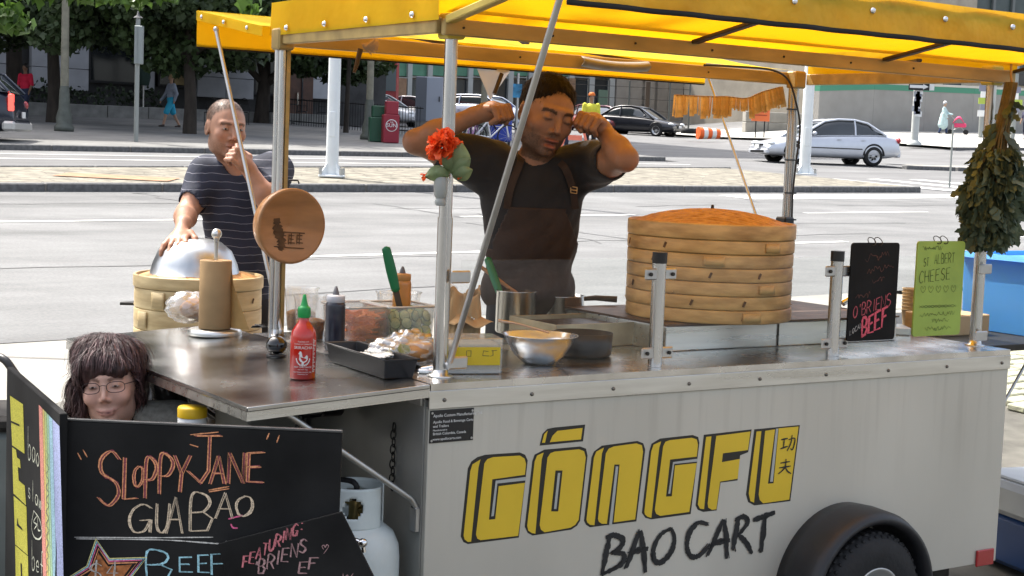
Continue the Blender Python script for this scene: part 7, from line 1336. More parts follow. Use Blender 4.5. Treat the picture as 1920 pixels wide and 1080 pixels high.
# ---- cars
def car(name, label, P, head, L_=4.45, Wc=1.7, Hc=1.42, col=(.5, .5, .52), kind='sedan', lamp=True, metal=.5, extra=None):
    o = thing(name, label, 'car', P, head); z = Hc / 1.42; k = L_ / 4.45; pt_ = mat('paint_' + name + str(len(MATS)), col, .28, metal, coat=.6, var=.03)
    if kind == 'sedan': prof = [(0,.50,.30),(.06,.60,.24),(.35,.68,.22),(1.15,.84,.2),(1.9,.90,.2),(2.7,.93,.2),(3.4,.96,.2),(3.85,.97,.22),(4.3,.95,.26),(4.42,.80,.30),(4.45,.55,.34)]; gh = [(1.05,.83,.83),(1.9,1.33,.90),(2.35,1.41,.92),(2.9,1.41,.94),(3.35,1.32,.96),(3.95,.97,.965)]
    elif kind == 'suv': prof = [(0,.60,.32),(.08,.75,.28),(.5,.88,.26),(1.15,.98,.25),(1.9,1.02,.25),(2.8,1.04,.25),(3.6,1.06,.25),(4.2,1.06,.28),(4.40,1.0,.32),(4.45,.6,.36)]; gh = [(1.1,.98,.98),(1.75,1.36,1.02),(2.2,1.42,1.03),(3.2,1.43,1.05),(3.95,1.40,1.06),(4.35,1.02,1.05)]
    ns = len(prof); vs = []
    for x, zt, zb3 in prof:
        t = min(1, min(x, 4.45 - x) / .35 + .25); wm = Wc / 2 * (.82 + .18 * t)
        for (w, zz) in ((-.90, zb3), (-1, zb3 + .12), (-1.0, (zb3 + zt) / 2 + .06), (-.94, zt - .06), (-.84, zt), (-.3, zt + .03), (.3, zt + .03), (.84, zt), (.94, zt - .06), (1.0, (zb3 + zt) / 2 + .06), (1, zb3 + .12), (.90, zb3)): vs.append((x * k, w * wm, zz * z))
    b = MB(); b.add(vs, [(i*12+j, i*12+(j+1) % 12, (i+1)*12+(j+1) % 12, (i+1)*12+j) for i in range(ns-1) for j in range(12)], True); b.add(vs[:12], [tuple(range(12))]); b.add(vs[-12:], [tuple(range(12))[::-1]]); body = ob('body', b, pt_, o, sub=1)
    vs = []; ng = len(gh)
    for x, zt, zb3 in gh:
        for (w, tt) in ((-.86, 0), (-.80, .55), (-.70, .97), (-.35, 1.0), (.35, 1.0), (.70, .97), (.80, .55), (.86, 0)): vs.append((x * k, w * Wc / 2, (zb3 - .01 + (zt - zb3 + .01) * tt) * z))
    b = MB(); b.add(vs, [(i*8+j, i*8+j+1, (i+1)*8+j+1, (i+1)*8+j) for i in range(ng-1) for j in range(7)], True); ob('windows', b, mat('car_glass', (.02, .025, .028), .06, spec=.9, coat=.5), o)
    def gp(i, j, up=.012): v = vs[i*8+j]; return Vector((v[0], v[1] * (1.012 if j in (0,1,6,7) else 1.0), v[2] + (up if j in (2,3,4,5) else 0)))
    b = MB(); ri = range(1, ng-1)
    b.add([tuple(gp(i, j, .014)) for i in ri for j in range(2, 6)], [(a*4+j, a*4+j+1, (a+1)*4+j+1, (a+1)*4+j) for a in range(len(ri)-1) for j in range(3)], True); ob('roof', b, pt_, o, solid=.02)
    b = MB()
    for (j0, j1, j2) in ((0, 1, 2), (7, 6, 5)):
        b.tube([gp(0, j0), gp(0, j0).lerp(gp(1, j2), .5) + Vector((0, (-1 if j0 == 0 else 1) * .01, .02)), gp(1, j2), gp(2, j2), gp(ng-3, j2), gp(ng-2, j2), gp(ng-1, j0)], .035, 6); m_ = ng // 2 - (0 if kind == 'sedan' else 0); b.tube([gp(m_, j0), gp(m_, j1), gp(m_, j2)], .03, 6)
        if kind == 'suv': b.tube([gp(ng-2, j0), gp(ng-2, j1), gp(ng-2, j2)], .05, 6)
        b.tube([gp(i, j0) for i in range(ng)], .012, 6)
    ob('pillars', b, pt_, o)
    for wx in (.86, 3.50):
        for s in (-1, 1):
            b = MB(); b.M = Matrix.Translation((wx * k, s * (Wc/2 - .10), .31)) @ Matrix.Rotation(-s * PI/2, 4, 'X'); b.lathe([(.19, -.1), (.29, -.1), (.31, -.07), (.31, .07), (.29, .1), (.2, .1)], 28); w_ = ob('wheel', b, RUB, o); b = MB(); b.M = Matrix.Translation((wx * k, s * (Wc/2 - .10), .31)) @ Matrix.Rotation(-s * PI/2, 4, 'X'); b.lathe([(.0001, .07), (.05, .075), (.06, .06), (.15, .05), (.185, .09), (.2, .10)], 24)
            ob('rim', b, mat('rim_alloy', (.45, .46, .47), .35, .8), w_); b = MB(); b.M = Matrix.Translation((wx * k, s * (Wc/2 - .10), .31)) @ Matrix.Rotation(-s * PI/2, 4, 'X')
            for q in range(7): a = q * 2 * PI / 7; b.cyl((.10 * math.cos(a), .10 * math.sin(a), .058), (.10 * math.cos(a), .10 * math.sin(a), .075), .032, None, 8)
            ob('rim_hole', b, RUB, w_); b = MB(); b.M = Matrix.Translation((wx * k, s * (Wc/2 - .012), .33)) @ Matrix.Rotation(-s * PI/2, 4, 'X'); b.lathe([(.30, -.05), (.345, -.05), (.37, .004), (.345, .016), (.30, .0)], 28, a0=PI if s > 0 else 0, a1=2 * PI if s > 0 else PI); ob('wheel_arch', b, BLK if col[0] < .1 else RUB, o)
    lm_ = mat('lamp_clear', (.75, .78, .80), .15, coat=.8); rd = mat('tail_red', (.35, .01, .015), .2, coat=.6)
    for s in (-1, 1):
        b = MB(); b.ell((.16 * k, s * Wc * .36, .60 * z), (.13, .17, .075), 12, 8); ob('headlight', b, lm_, o); b = MB(); b.ell((4.38 * k, s * Wc * .40, .82 * z), (.08, .12, .10), 12, 8); ob('tail_light', b, rd, o)
        b = MB(); b.ell((1.45 * k, s * (Wc/2 + .06), .95 * z), (.07, .08, .06), 10, 8); ob('mirror', b, pt_, o); b = MB()
        for hx in (2.25, 3.05): b.box((hx * k, s * Wc/2 * .985 - .015, .78 * z), ((hx + .14) * k, s * Wc/2 * .985 + .02, .80 * z))
        ob('door_handle', b, pt_, o); b = MB(); b.box((1.3 * k, s * Wc/2 * .995 - .01, .50 * z), (3.1 * k, s * Wc/2 * .995 + .014, .53 * z)); ob('side_strip', b, BLK, o)
    b = MB(); b.box((-.03, -Wc * .42, .28 * z), (.10, Wc * .42, .42 * z), .03); ob('bumper', b, pt_, o); b = MB(); b.box((4.36 * k, -Wc * .42, .30 * z), (4.49 * k, Wc * .42, .52 * z), .03); ob('bumper', b, pt_, o); b = MB(); b.box((-.045, -Wc * .30, .30 * z), (-.032, Wc * .30, .37 * z)); b.box((-.02, -Wc * .2, .52 * z), (.05, Wc * .2, .58 * z)); ob('grille', b, BLK, o); b = MB(); b.box((-.055, -.16, .43 * z), (-.034, .16, .55 * z)); ob('number_plate', b, WHITE, o); b = MB(); b.box((4.492 * k, -.16, .56 * z), (4.51 * k, .16, .68 * z)); ob('number_plate', b, WHITE, o)
    return o
def car_at(name, label, pf, pr, L_, **kw):              # from the ground points under front and rear wheels in the picture
    a, c = gr(*pf), gr(*pr); d = c - a; d.z = 0; return a, c, d
a = gr(1440, 306); head = SA - R_(18)
silver = car('silver_sedan', 'silver four door sedan crossing on the far road at right', gr(1426, 304) + Vector((.0, .6, 0)), R_(14), 4.45, 1.7, 1.42, (.58, .61, .67), metal=.3); silver['category'] = 'car'
black = car('black_hatchback', 'black hatchback parked nose right beyond the crossing', gr(1275, 258) + Vector((0, .5, 0)), PI - R_(30), 4.3, 1.75, 1.45, (.010, .011, .016), 'sedan', metal=.2)
redc = car('maroon_sedan', 'dark red sedan facing the crossing behind the cook\'s fist', gr(1178, 252) + Vector((-.4, .2, 0)), R_(118), 4.5, 1.75, 1.42, (.10, .012, .018), 'sedan', metal=.3)
pol = car('white_police_car', 'white police car with a roof bar behind the iron railing', gr(790, 240) + Vector((0, .6, 0)), PI - R_(25), 4.9, 1.9, 1.50, (.70, .72, .74), 'sedan', metal=.0); b = MB(); b.box((2.3, -.6, 1.52), (2.6, .6, 1.62), .03); ob('light_bar', b, mat('light_bar', (.35, .36, .36), .3), pol)
whc = car('white_sedan', 'white car half hidden behind the grey utility box', gr(860, 238) + Vector((0, 3.2, 0)), PI - R_(20), 4.5, 1.75, 1.45, (.66, .68, .70), 'sedan', metal=0.)
van = car('blue_white_car', 'white car with blue bonnet behind the cook\'s raised arm', gr(985, 244) + Vector((0, .5, 0)), PI - R_(35), 4.7, 1.85, 1.6, (.45, .50, .62), 'suv', metal=.1)
suv = car('navy_suv', 'dark navy SUV leaving the frame at the far left edge', gr(44, 276) + Vector((-4.72, -.2, 0)), R_(6), 4.6, 1.85, 1.62, (.012, .018, .035), 'suv', metal=.3)
b = MB(); b.box((4.38, -.95, .34), (4.66, .95, .56), .05); ob('silver_bumper', b, mat('bumper_silver', (.45, .45, .44), .4, .4), suv); b = MB(); b.box((4.50, -.90, .78), (4.60, -.70, 1.15), .02); ob('tail_light', b, mat('tail_lit', (.8, .08, .06), .2, emit=.8), suv)
# red lorry cab far behind
P = gr(672, 236) + Vector((0, 6, 0)); o = thing('red_lorry', 'red lorry front with large windscreen far behind the railing', 'lorry', (P.x, P.y, gz(P.x, P.y)), R_(100)); b = MB(); b.box((0, -1.2, .5), (5, 1.2, 3.0), .12); ob('cab', b, mat('lorry_red', (.30, .015, .02), .35, coat=.4), o); b = MB(); b.box((-.03, -1.05, 1.5), (.02, 1.05, 2.6), .01); ob('windscreen', b, mat('lorry_glass', (.12, .15, .16), .1), o); b = MB(); b.box((-.06, -.5, 1.0), (-.02, .5, 1.25)); ob('badge', b, WHITE, o)
for x in (.9, 4.0):
    for y in (-1.1, 1.1): b = MB(); b.cyl((x, y - .15, .5), (x, y + .15, .5), .5, None, 24); ob('wheel', b, RUB, o)
# ---- street furniture
def furn(name, label, cat, px, py, group=None, rz=0, lift=0): P = gr(px, py, .11); return thing(name, label, cat, P, rz, group), P.y / FPX
PW = mat('pole_white', (.70, .74, .76), .4, var=.05, scale=3)
def lamp_pole(label, px, py, wpx, top):
    o, k = furn('lamp_pole', label, 'lamp pole', px, py, 'white lamp poles on the median'); r = wpx * k / 2; b = MB(); b.cyl((0, 0, .02), (0, 0, top), r, r * .8, 24); ob('shaft', b, PW, o); b = MB(); b.box((-r * 1.9, -r * 1.9, 0), (r * 1.9, r * 1.9, .04), .01); ob('base_plate', b, PW, o)
    for sx in (-1, 1):
        for sy in (-1, 1): b = MB(); b.cyl((sx * r * 1.6, sy * r * 1.6, .03), (sx * r * 1.6, sy * r * 1.6, .16), .03, None, 8); ob('anchor_bolt', b, ALU, o); b = MB(); b.add([(sx * r * .7, sy * r * .7, .035), (sx * r * 1.7, sy * r * 1.7, .035), (sx * r * .7, sy * r * .7, .25)], [(0, 1, 2)]); ob('gusset', b, PW, o, solid=.02)
    b = MB(); b.tube([(0, 0, top - .1), (.2, -.6, top + .3), (.4, -2.0, top + .5)], .07, 8); b.box((.3, -2.6, top + .42), (.55, -1.9, top + .56), .04); ob('arm', b, PW, o); b = MB(); b.box((-r * .5, -r * 1.05, .7), (r * .5, -r * .9, 1.15), .01); ob('hatch', b, PW, o)
lamp_pole('white steel lamp pole with bolted base near the picture centre left', 622, 332, 24, 9); lamp_pole('white steel lamp pole with bolted base in front of the silver sedan', 1508, 328, 21, 9.5)
def iron_lamp(label, px, py): 
    o, k = furn('street_lamp', label, 'street lamp', px, py, 'old style lamp posts'); b = MB(); b.lathe([(.0001, 0), (.26, 0), (.26, .12), (.20, .2), (.22, .35), (.15, .6), (.13, 1.1), (.11, 1.2)], 16); ob('base', b, mat('lamp_iron', (.10, .11, .095), .6, .2, var=.2), o); b = MB(); b.cyl((0, 0, 1.2), (0, 0, 4.4), .11, .09, 14); ob('shaft', b, mat('lamp_shaft', (.22, .21, .16), .7, var=.2), o); b = MB(); b.lathe([(.06, 4.4), (.2, 4.6), (.25, 4.9), (.12, 5.15), (.0001, 5.2)], 16); ob('globe', b, mat('globe', (.6, .6, .55), .4), o)
iron_lamp('stone coloured lamp post with flared base left of the walker', 120, 246); iron_lamp('lamp post with flared base beside the newspaper boxes', 691, 262); iron_lamp('pale lamp post behind the bicycles', 905, 264)
def signpost(name, label, px, py, top, r, group=None): o, k = furn(name, label, 'sign post', px, py, group); b = MB(); b.cyl((0, 0, 0), (0, 0, top), r, None, 10); ob('post', b, mat('post_grey', (.28, .30, .29), .5, .5), o); return o, k
o, k = signpost('street_sign', 'grey post with a narrow sign plate seen edge on at left', 255, 266, 2.95, .055); b = MB(); b.box((-.02, -.25, 1.85), (.16, -.05, 2.75), .01); b.box((.04, -.27, 1.87), (.055, -.255, 2.73)); ob('sign_plate', b, mat('plate_back', (.26, .29, .29), .5, .3), o); b = MB(); b.lathe([(.12, 2.95), (.03, 3.02), (.02, 3.1), (.0001, 3.12)], 10); ob('finial', b, GRAN, o)
o, k = furn('one_way_pole', 'thick pale pole with posters and a white one way arrow sign', 'sign pole', 1714, 272); b = MB(); b.cyl((0, 0, 0), (0, 0, 5), .16, .14, 16); b.lathe([(.3, 0), (.3, .08), (.16, .2)], 16); ob('pole', b, mat('pole_pale', (.50, .52, .50), .6), o)
b = MB(); b.box((-.42, -.24, 2.21), (.42, -.20, 2.51), .006); sg_ = ob('arrow_sign', b, BLK, o); b = MB(); b.M = Matrix.Translation((0, -.242, 2.36)) @ Matrix.Rotation(PI/2, 4, 'X'); b.prism([(-.38, -.06), (.16, -.06), (.16, -.11), (.38, 0), (.16, .11), (.16, .06), (-.38, .06)], 0, .004); ob('arrow', b, WHITE, sg_); b = MB(); b.box((.43, -.22, 2.23), (.62, -.18, 2.48)); ob('side_sign', b, WHITE, o)
rr = random.Random(6)
for i in range(10): z = 1.25 + .1 * i; b = MB(); a = rr.uniform(-.5, .5); b.M = Matrix.Translation((.2 * a, -.17, z)) @ Matrix.Rotation(rr.uniform(-.1, .1), 4, 'Y'); b.box((-.13, -.012, -.1), (.13, 0, .12)); ob('poster', b, [WHITE, mat('poster_dark', (.20, .21, .27), .7), mat('poster_grey', (.4, .42, .44), .7)][i % 3], o)
b = MB(); b.box((-.7, -.15, 3.05), (-.35, .15, 3.6), .03); ob('signal_box', b, mat('signal_amber', (.45, .22, .02), .5), o)
for (lb, px, py) in (('pale pole papered with notices at the right edge', 1898, 262), ('thin tan pole behind the herb bunch', 1838, 258)):
    o, k = signpost('utility_pole', lb, px, py, 4.2, .11)
    for i in range(5): b = MB(); b.box((-.24 + .1 * (i % 2), -.14, 1.0 + .3 * i), (.12 + .1 * (i % 3), -.115, 1.3 + .3 * i)); ob('poster', b, [WHITE, mat('poster_dark', (.20, .21, .27), .7), mat('poster_lime', (.35, .45, .08), .7)][i % 3], o)
o, k = signpost('marker_post', 'thin tall marker post at the end of the median', 1780, 352, 1.42, .022); o['category'] = 'post'
# newspaper boxes
def newsbox(label, px, py, col, logo=None, h=1.2):
    o, k = furn('newspaper_box', label, 'newspaper box', px, py, 'newspaper boxes on the corner', .25); c = mat('box_' + label[:5], col, .4, coat=.2); b = MB(); b.box((-.23, -.2, .0), (.23, .2, h * .68), .02); ob('cabinet', b, c, o); b = MB(); b.box((-.16, -.17, h * .68 + .001), (.2, .17, h), .02); ob('coin_head', b, c, o)
    if logo:
        b = MB(); b.M = Matrix.Translation((0, -.2035, .50)) @ Matrix.Rotation(PI/2, 4, 'X'); b.lathe([(.155, 0), (.175, 0), (.175, .004), (.155, .004)], 28); lo = ob('logo_ring', b, WHITE, o); b = MB(); text_mesh(b, 'SUN', Matrix.Translation((0, -.2035, .455)) @ Matrix.Rotation(PI/2, 4, 'X'), .155, .003, 'CENTER'); text_mesh(b, 'THE', Matrix.Translation((0, -.2035, .575)) @ Matrix.Rotation(PI/2, 4, 'X'), .055, .003, 'CENTER'); ob('logo_word', b, WHITE, o)
newsbox('deep red newspaper box with white round logo', 731, 268, (.26, .012, .03), True); newsbox('dark green newspaper box behind the red one', 706, 266, (.01, .07, .035), None, 1.05)
o, k = furn('utility_box', 'tall grey utility cabinet beyond the railing', 'utility box', 800, 243); hk = k; b = MB(); b.box((-.45, -.3, 0), (.62, .35, .32)); ob('plinth', b, CONC2, o); b = MB(); b.box((-.45, -.3, .321), (.6, .3, 2.05), .02); ob('cabinet', b, mat('cabinet_grey', (.36, .39, .45), .5, .2), o); b = MB(); b.box((-.458, -.312, .33), (-.03, -.303, 2.03)); ob('door', b, mat('cabinet_dark', (.13, .14, .16), .5, .2), o); b = MB(); b.box((.45, -.34, 1.1), (.49, -.302, 1.3)); ob('handle', b, DRKM, o)
o, k = furn('mail_box', 'blue street post box behind the bicycles', 'post box', 938, 272, None, .1); b = MB(); b.box((-.32, -.3, .1), (.32, .3, 1.25), .05); ob('body', b, mat('mail_blue', (.02, .05, .34), .4), o); b = MB(); b.box((-.22, -.31, .95), (.22, -.302, 1.1)); [b.box((-.25, -.308, .55 + .08 * q), (.1 + .05 * q, -.3015, .57 + .08 * q)) for q in range(4)]; ob('print', b, WHITE, o)
for x in (-.25, .25): b = MB(); b.box((x - .03, -.2, 0), (x + .03, .2, .1)); ob('foot', b, DRKM, o)
o, k = furn('bus_poster', 'small blue and white poster on a post above the parked cars', 'poster', 967, 262); b = MB(); b.cyl((0, 0, 0), (0, 0, 2.3), .05); ob('post', b, ALU, o); b = MB(); b.box((-.16, -.06, 1.45), (.15, -.052, 1.92)); ob('sheet', b, mat('poster_blue', (.05, .25, .45), .5, var=.5, scale=4), o)
# railing
P0, P1 = gr(520, 232, .1), gr(792, 256, .1); rl3 = thing('iron_railing', 'black iron railing of upright bars beyond the sidewalk', 'railing', P0); b = MB(); dd = P1 - P0
for z in (.15, .95): b.cyl((0, 0, z), dd + Vector((0, 0, z)), .02, None, 6)
ob('rail_bar', b, RAIL, rl3); bb = MB(); bb.cyl((0, 0, 0), (0, 0, 1.0), .011, None, 5); N_ = int(dd.length / .16); f0 = None
for i in range(min(N_, 280)):
    if f0 is None: f0 = ob('upright', bb, RAIL, rl3); q = f0
    else: q = D.objects.new('upright', f0.data); COL.objects.link(q); q.parent = rl3
    q.location = dd * (i / N_)
# café chairs and tables behind the railing
def cafe(kind, px, py, label):
    o, k = furn('cafe_' + kind, label, kind, px, py, 'cafe furniture by the stone building')
    if kind == 'table': b = MB(); b.cyl((0, 0, .72), (0, 0, .75), .38, None, 20); ob('top', b, RAIL, o); b = MB(); b.cyl((0, 0, 0), (0, 0, .72), .03); ob('stem', b, RAIL, o); b = MB(); [b.cyl((0, 0, .05), (.28 * math.cos(a), .28 * math.sin(a), .0), .02) for a in (0, 2.1, 4.2)]; ob('foot', b, RAIL, o)
    else:
        b = MB(); b.box((-.2, -.2, .43), (.2, .2, .46), .01); ob('seat', b, RAIL, o); b = MB(); b.tube([(-.2, .2, .45), (-.2, .22, .85), (0, .23, .95), (.2, .22, .85), (.2, .2, .45)], .015, 6); b.cyl((-.2, .22, .68), (.2, .22, .68), .012); ob('backrest', b, RAIL, o)
        for sx in (-.18, .18):
            for sy in (-.18, .18): b = MB(); b.cyl((sx, sy, 0), (sx, sy, .43), .013, None, 6); ob('leg', b, RAIL, o)
for i, (kd_, px, py, lb) in enumerate((('table', 540, 231, 'black round cafe table in front of the brown door'), ('chair', 515, 232, 'black cafe chair left of the brown door'), ('chair', 565, 230, 'black cafe chair right of the brown door'), ('table', 430, 236, 'black cafe table behind the man with shaved head'), ('chair', 455, 234, 'black cafe chair beside the forked tree trunk'), ('chair', 395, 236, 'black cafe chair left of the striped shirt man\'s head'), ('chair', 605, 232, 'black cafe chair at the white lamp pole'))): cafe(kd_, px, py, lb)
o, k = furn('closed_parasol', 'closed dark green parasol on a pale stand behind the sign post', 'parasol', 268, 222); b = MB(); b.cyl((0, 0, 0), (0, 0, 2.6), .03); b.cyl((0, 0, 0), (0, 0, .06), .3); ob('stand', b, ALU, o); b = MB(); b.lathe([(.05, 2.7), (.2, 2.3), (.26, 1.5), (.2, 1.2)], 12); ob('canopy', b, mat('parasol_green', (.012, .03, .022), .8), o)
# construction fence, barrel, orange sign, barrier
P0, P1 = gr(985, 238), gr(1290, 252); cf = thing('site_fence', 'wire construction fence along the parked cars', 'fence', P0); dd = P1 - P0; b = MB(); [b.cyl(dd * (i / 8), dd * (i / 8) + Vector((0, 0, 2.6)), .05, None, 6) for i in range(9)]; ob('post', b, mat('post_dark', (.06, .065, .06), .6), cf); b = MB(); [b.cyl((0, 0, z), dd + Vector((0, 0, z)), .014, None, 5) for z in (.5, 1.1, 1.7, 2.3)]; ob('wire', b, DRKM, cf)
b = MB(); b.box((-.12, -.1, 1.3), (.1, -.05, 2.6)); ob('board', b, RIBM, cf, loc=dd * .74)
o, k = furn('traffic_barrel', 'orange and white barrel lying on its side on the road', 'barrel', 1328, 262, None, .3); ORG = mat('safety_orange', (.80, .13, .02), .5)
for i in range(5): b = MB(); b.cyl((-.5 + .2 * i, 0, .27), (-.5 + .2 * i + .2, 0, .27), .27 - .012 * i, .27 - .012 * (i + 1), 18); ob('band', b, ORG if i % 2 == 0 else WHITE, o)
b = MB(); b.lathe([(.12, -.12), (.33, -.12), (.33, .1), (.12, .1), (.12, -.12)], 20, (-.95, 0, .35)); b.M = None; tr_ = ob('rubber_base', b, RUB, o)
o, k = furn('work_sign', 'square orange road work sign on thin legs', 'road sign', 1424, 258); b = MB(); b.box((-.42, -.02, .75), (.42, .02, 1.6), .01); sg_ = ob('plate', b, mat('sign_orange', (.75, .17, .05), .5), o); b = MB(); [b.box((-.3, -.026, 1.0 + .16 * i), (.3, -.0205, 1.05 + .16 * i)) for i in range(3)]; ob('print', b, mat('sign_print', (.35, .06, .02), .6), sg_); b = MB(); b.cyl((-.2, 0, 0), (-.2, 0, .75), .03); b.cyl((.2, 0, 0), (.2, 0, .75), .03); ob('leg', b, RAIL, o); b = MB(); b.cyl((.0, 0, 1.62), (0, 0, 1.7), .05); b.ell((0, 0, 1.8), .12, 10, 8); ob('beacon', b, mat('amber', (.8, .45, .05), .3), o)
o, k = furn('road_barrier', 'orange A frame barrier on the crossing behind the cook', 'barrier', 1077, 286); 
for s in (-1, 1): b = MB(); b.cyl((s * .42, 0, 0), (s * .12, 0, 1.05), .05, None, 4); ob('leg', b, mat('pink_orange', (.80, .22, .14), .6), o)
b = MB(); b.box((-.75, -.06, .78), (.35, -.02, 1.02), .01); ob('plank', b, mat('pink_orange', (.80, .22, .14), .6), o); b = MB(); b.box((-.2, -.05, .35), (.2, -.02, .5)); ob('plank', b, mat('pink_orange', (.80, .22, .14), .6), o)
# concrete block wall by the orange sign, man-hole plate on the median
P = gr(1440, 250); o = thing('block_wall', 'low pale concrete block wall right of the orange sign', 'wall', P, SA - .5); 
for i in range(3):
    for j in range(2): b = MB(); b.box((-1.2 + i * 1.2, 0, j * .55), (-.02 + i * 1.2, .6, j * .55 + .53), .03); ob('block', b, CONC, o)
b = MB(); p = gr(220, 333, .1); b.grid(lambda a, c: (-.9 + 1.8 * a, -.45 + .9 * c, 0), 2, 2); b.v = [(x, y, gz(p.x + x, p.y + y) - gz(p.x, p.y) + .008) for x, y, z in b.v]; mh = ob('median_plate', b, mat('rust_plate', (.30, .16, .09), .8, var=.3, scale=4)); mh.location = (p.x, p.y, gz(p.x, p.y) + .106); mh['kind'] = 'structure'
# bicycles
def bike(label, px, py, col, rz):
    o, k = furn('bicycle', label, 'bicycle', px, py, 'bicycles parked at the post box', rz); c = mat('bike_' + str(col), col, .35, .3)
    for x in (-.5, .5): b = MB(); b.tube([(x + .33 * math.cos(a), 0, .34 + .33 * math.sin(a)) for a in np.linspace(0, 2*PI, 25)], .022, 6, False); w_ = ob('wheel', b, RUB, o); b = MB(); [b.cyl((x, 0, .34), (x + .32 * math.cos(a), 0, .34 + .32 * math.sin(a)), .004, None, 4) for a in np.linspace(0, 2*PI, 12)[:-1]]; ob('spokes', b, ALU, w_)
    b = MB(); [b.cyl(p, q, .024, None, 7) for p, q in (((-.5, 0, .34), (-.05, 0, .30)), ((-.05, 0, .30), (-.18, 0, .85)), ((-.18, 0, .75), (.36, 0, .80)), ((-.05, 0, .30), (.38, 0, .72)), ((.36, 0, .92), (.5, 0, .34)), ((-.5, 0, .34), (-.17, 0, .74)))]; ob('frame', b, c, o); b = MB(); b.box((-.30, -.07, .87), (-.06, .07, .92), .02); ob('saddle', b, BLK, o); b = MB(); b.tube([(.36, 0, .9), (.36, 0, 1.0), (.42, -.25, 1.02)], .016, 6); b.tube([(.36, 0, 1.0), (.42, .25, 1.02)], .016, 6); ob('handlebar', b, ALU, o)
bike('white framed bicycle parked by the blue post box', 922, 277, (.6, .62, .66), .3); bike('silver bicycle parked behind the white framed one', 898, 272, (.25, .25, .3), .9); bike('purple bicycle at the left of the parked bicycles', 885, 276, (.2, .1, .22), 1.3)
# ---- passers-by (small)
def figure(label, px, py, h, yaw, skin, hair, top, low, shorts=False, stride=.25, coat=False, sleeve=.5, cap=None, bag=None, reach=None):
    P = gr(px, py, .1); o = thing('person', label, 'person', P, 0); k = h / 1.75; Y = np.array(Matrix.Rotation(R_(yaw), 3, 'Z')); t = lambda x, y, z: Y @ (np.array((x, y, z)) * k); S = SDF()
    hd = t(0, -.02, 1.62); S.ell(hd, (.075 * k, .09 * k, .115 * k), .02, Y); S.cap(t(0, 0, 1.40), hd, .055 * k, .05 * k, .02); S.ell(t(0, -.09, 1.60), (.012 * k, .02 * k, .02 * k), .01, Y); S.cap(t(0, 0, 1.32), t(0, 0, 1.0), .10 * k, .09 * k, .03)
    arms = []
    for s in (-1, 1):
        sw = s * stride * .6; sh, el, ha = t(s * .20, 0, 1.38), t(s * .24, sw * .4, 1.10), t(s * .22, -.12 + sw * .7, .88)
        if reach and s == reach: el, ha = t(s * .2, -.18, 1.10), t(s * .14, -.42, 1.05)
        arms.append((sh, el, ha)); S.chain([sh, el, ha], [.05 * k, .042 * k, .03 * k], .02); S.cap(ha, ha + t(0, -.02, -.09), .032 * k, .022 * k, .01)
        hp, kn, an = t(s * .09, 0, .92), t(s * .10, -s * stride * .45 - .04, .50), t(s * .10, -s * stride + .04 * (s > 0), .08); S.chain([hp, kn, an], [.08 * k, .055 * k, .04 * k], .02); S.cap(an + t(0, .02, -.03), an + t(0, -.14, -.045), .036 * k, .03 * k, .01)
    V, Q = S.mesh(.022); col = np.tile(np.array(skin), (len(V), 1)); L_ = (V - hd) @ Y / k
    for s in (-1, 1): m_ = (np.abs(L_[:, 0] - s * .03) < .014) & (np.abs(L_[:, 2] - .01) < .012) & (L_[:, 1] < -.05); col[m_] = np.array(skin) * .35
    col[(V[:, 2] < .10 * k)] = (.05, .04, .035); npmesh('body', V, Q, SKIN, o, col)
    H = SDF(); H.ell(hd + t(0, .015, .03), (.086 * k, .10 * k, .10 * k), .01, Y); H.ell(hd + t(0, -.11, -.03), (.09 * k, .08 * k, .085 * k), .01, Y, True); H.ell(hd + t(0, 0, -.16), (.2 * k, .2 * k, .10 * k), .01, None, True); V, Q = H.mesh(.016); npmesh('hair', V, Q, mat('hair_' + label[:9], hair, .6), o)
    if cap: b = MB(); b.lathe([(.10 * k, .0), (.10 * k, .05 * k), (.06 * k, .10 * k), (.0001, .11 * k)], 16, tuple(hd + t(0, 0, .04))); ob('hat', b, mat('hat_' + label[:9], cap, .7), o)
    S = SDF(); S.ell(t(0, 0, 1.28), (.20 * k, .125 * k, .16 * k), .05, Y); S.ell(t(0, 0, 1.05), (.18 * k, .13 * k, .18 * k), .05, Y)
    for sh, el, ha in arms: S.chain([sh, el] if sleeve < .8 else [sh, el, ha], [.07 * k, .058 * k] if sleeve < .8 else [.07 * k, .06 * k, .045 * k], .03)
    if coat: S.cap(t(0, 0, 1.0), t(0, .03, .50), .19 * k, .27 * k, .05)
    V, Q = S.mesh(.022); npmesh('coat' if coat else 'shirt', V, Q, mat('top_' + label[:9], top, .85, var=.12, scale=8), o)
    S = SDF(); S.ell(t(0, 0, .93), (.17 * k, .125 * k, .13 * k), .03, Y)
    for s in (-1, 1):
        hp, kn, an = t(s * .09, 0, .92), t(s * .10, -s * stride * .45 - .04, .50), t(s * .10, -s * stride + .04 * (s > 0), .10); S.chain([hp, kn] if shorts else [hp, kn, an], [.105 * k, .10 * k] if shorts else [.10 * k, .075 * k, .06 * k], .03)
    V, Q = S.mesh(.022); npmesh('shorts' if shorts else 'trousers', V, Q, mat('low_' + label[:9], low, .85), o)
    return o
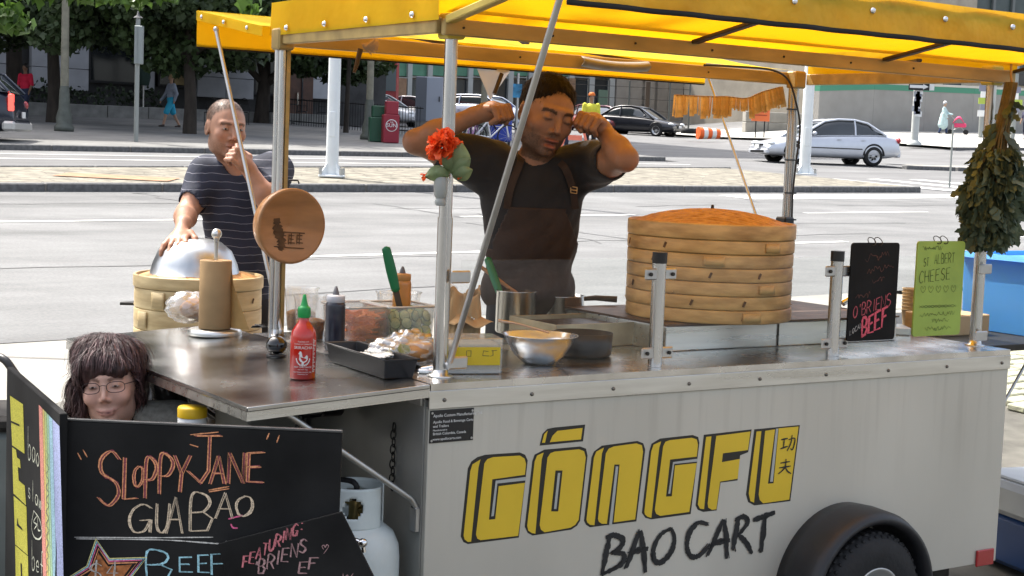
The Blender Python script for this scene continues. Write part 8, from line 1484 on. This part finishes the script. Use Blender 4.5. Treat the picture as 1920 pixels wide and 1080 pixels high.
figure('man in a red shirt and jeans standing at the far left sidewalk', 47, 226, 1.78, -25, (.22, .12, .075), (.015, .012, .01), (.55, .012, .045), (.02, .028, .06), False, .10)
figure('walker in a pale blue jacket and turquoise shorts on the far sidewalk', 320, 239, 1.68, -55, (.42, .25, .17), (.30, .20, .10), (.28, .31, .38), (.03, .36, .56), True, .34, sleeve=1)
figure('person in a pale blue coat and headscarf pushing a pink stroller', 1768, 251, 1.62, 70, (.35, .22, .15), (.5, .5, .52), (.42, .56, .58), (.03, .05, .12), False, .2, True, 1, cap=(.6, .6, .6), reach=1)
figure('road worker in dark trousers and yellow vest behind the cook\'s fist', 1105, 284, 1.75, 10, (.3, .18, .12), (.02, .02, .02), (.62, .60, .06), (.012, .014, .02), False, .06, False, .3, cap=(.6, .15, .02))
figure('bystander in dark jeans half hidden behind the cook\'s chin', 1056, 283, 1.72, -20, (.3, .18, .12), (.02, .02, .02), (.05, .05, .09), (.015, .02, .045), False, .05)
figure('bystander in dark clothes beside the papered pole at the right edge', 1922, 262, 1.65, -60, (.3, .18, .12), (.02, .015, .01), (.06, .05, .06), (.05, .05, .06), False, .1)
P = gr(1797, 252, .1); o = thing('stroller', 'pink stroller pushed along the grey wall', 'stroller', P, R_(-20)); b = MB(); b.grid(lambda a, c: (-.3 + .55 * a, -.2 + .4 * c, .55 + .35 * math.sin(PI * a) * (.7 + .3 * math.sin(PI * c))), 10, 6); ob('hood', b, mat('stroller_pink', (.60, .05, .14), .7), o, solid=.02); b = MB(); b.box((-.25, -.2, .35), (.35, .2, .55), .04); ob('seat', b, mat('stroller_pink', (.60, .05, .14), .7), o); b = MB(); b.tube([(-.5, 0, 1.0), (-.3, 0, .8), (.3, 0, .15)], .02, 6); b.tube([(.1, 0, .4), (-.4, 0, .15)], .02, 6); ob('frame', b, ALU, o)
for x in (-.4, .35):
    for y in (-.2, .2): b = MB(); b.cyl((x, y - .03, .12), (x, y + .03, .12), .12, None, 16); ob('wheel', b, RUB, o)
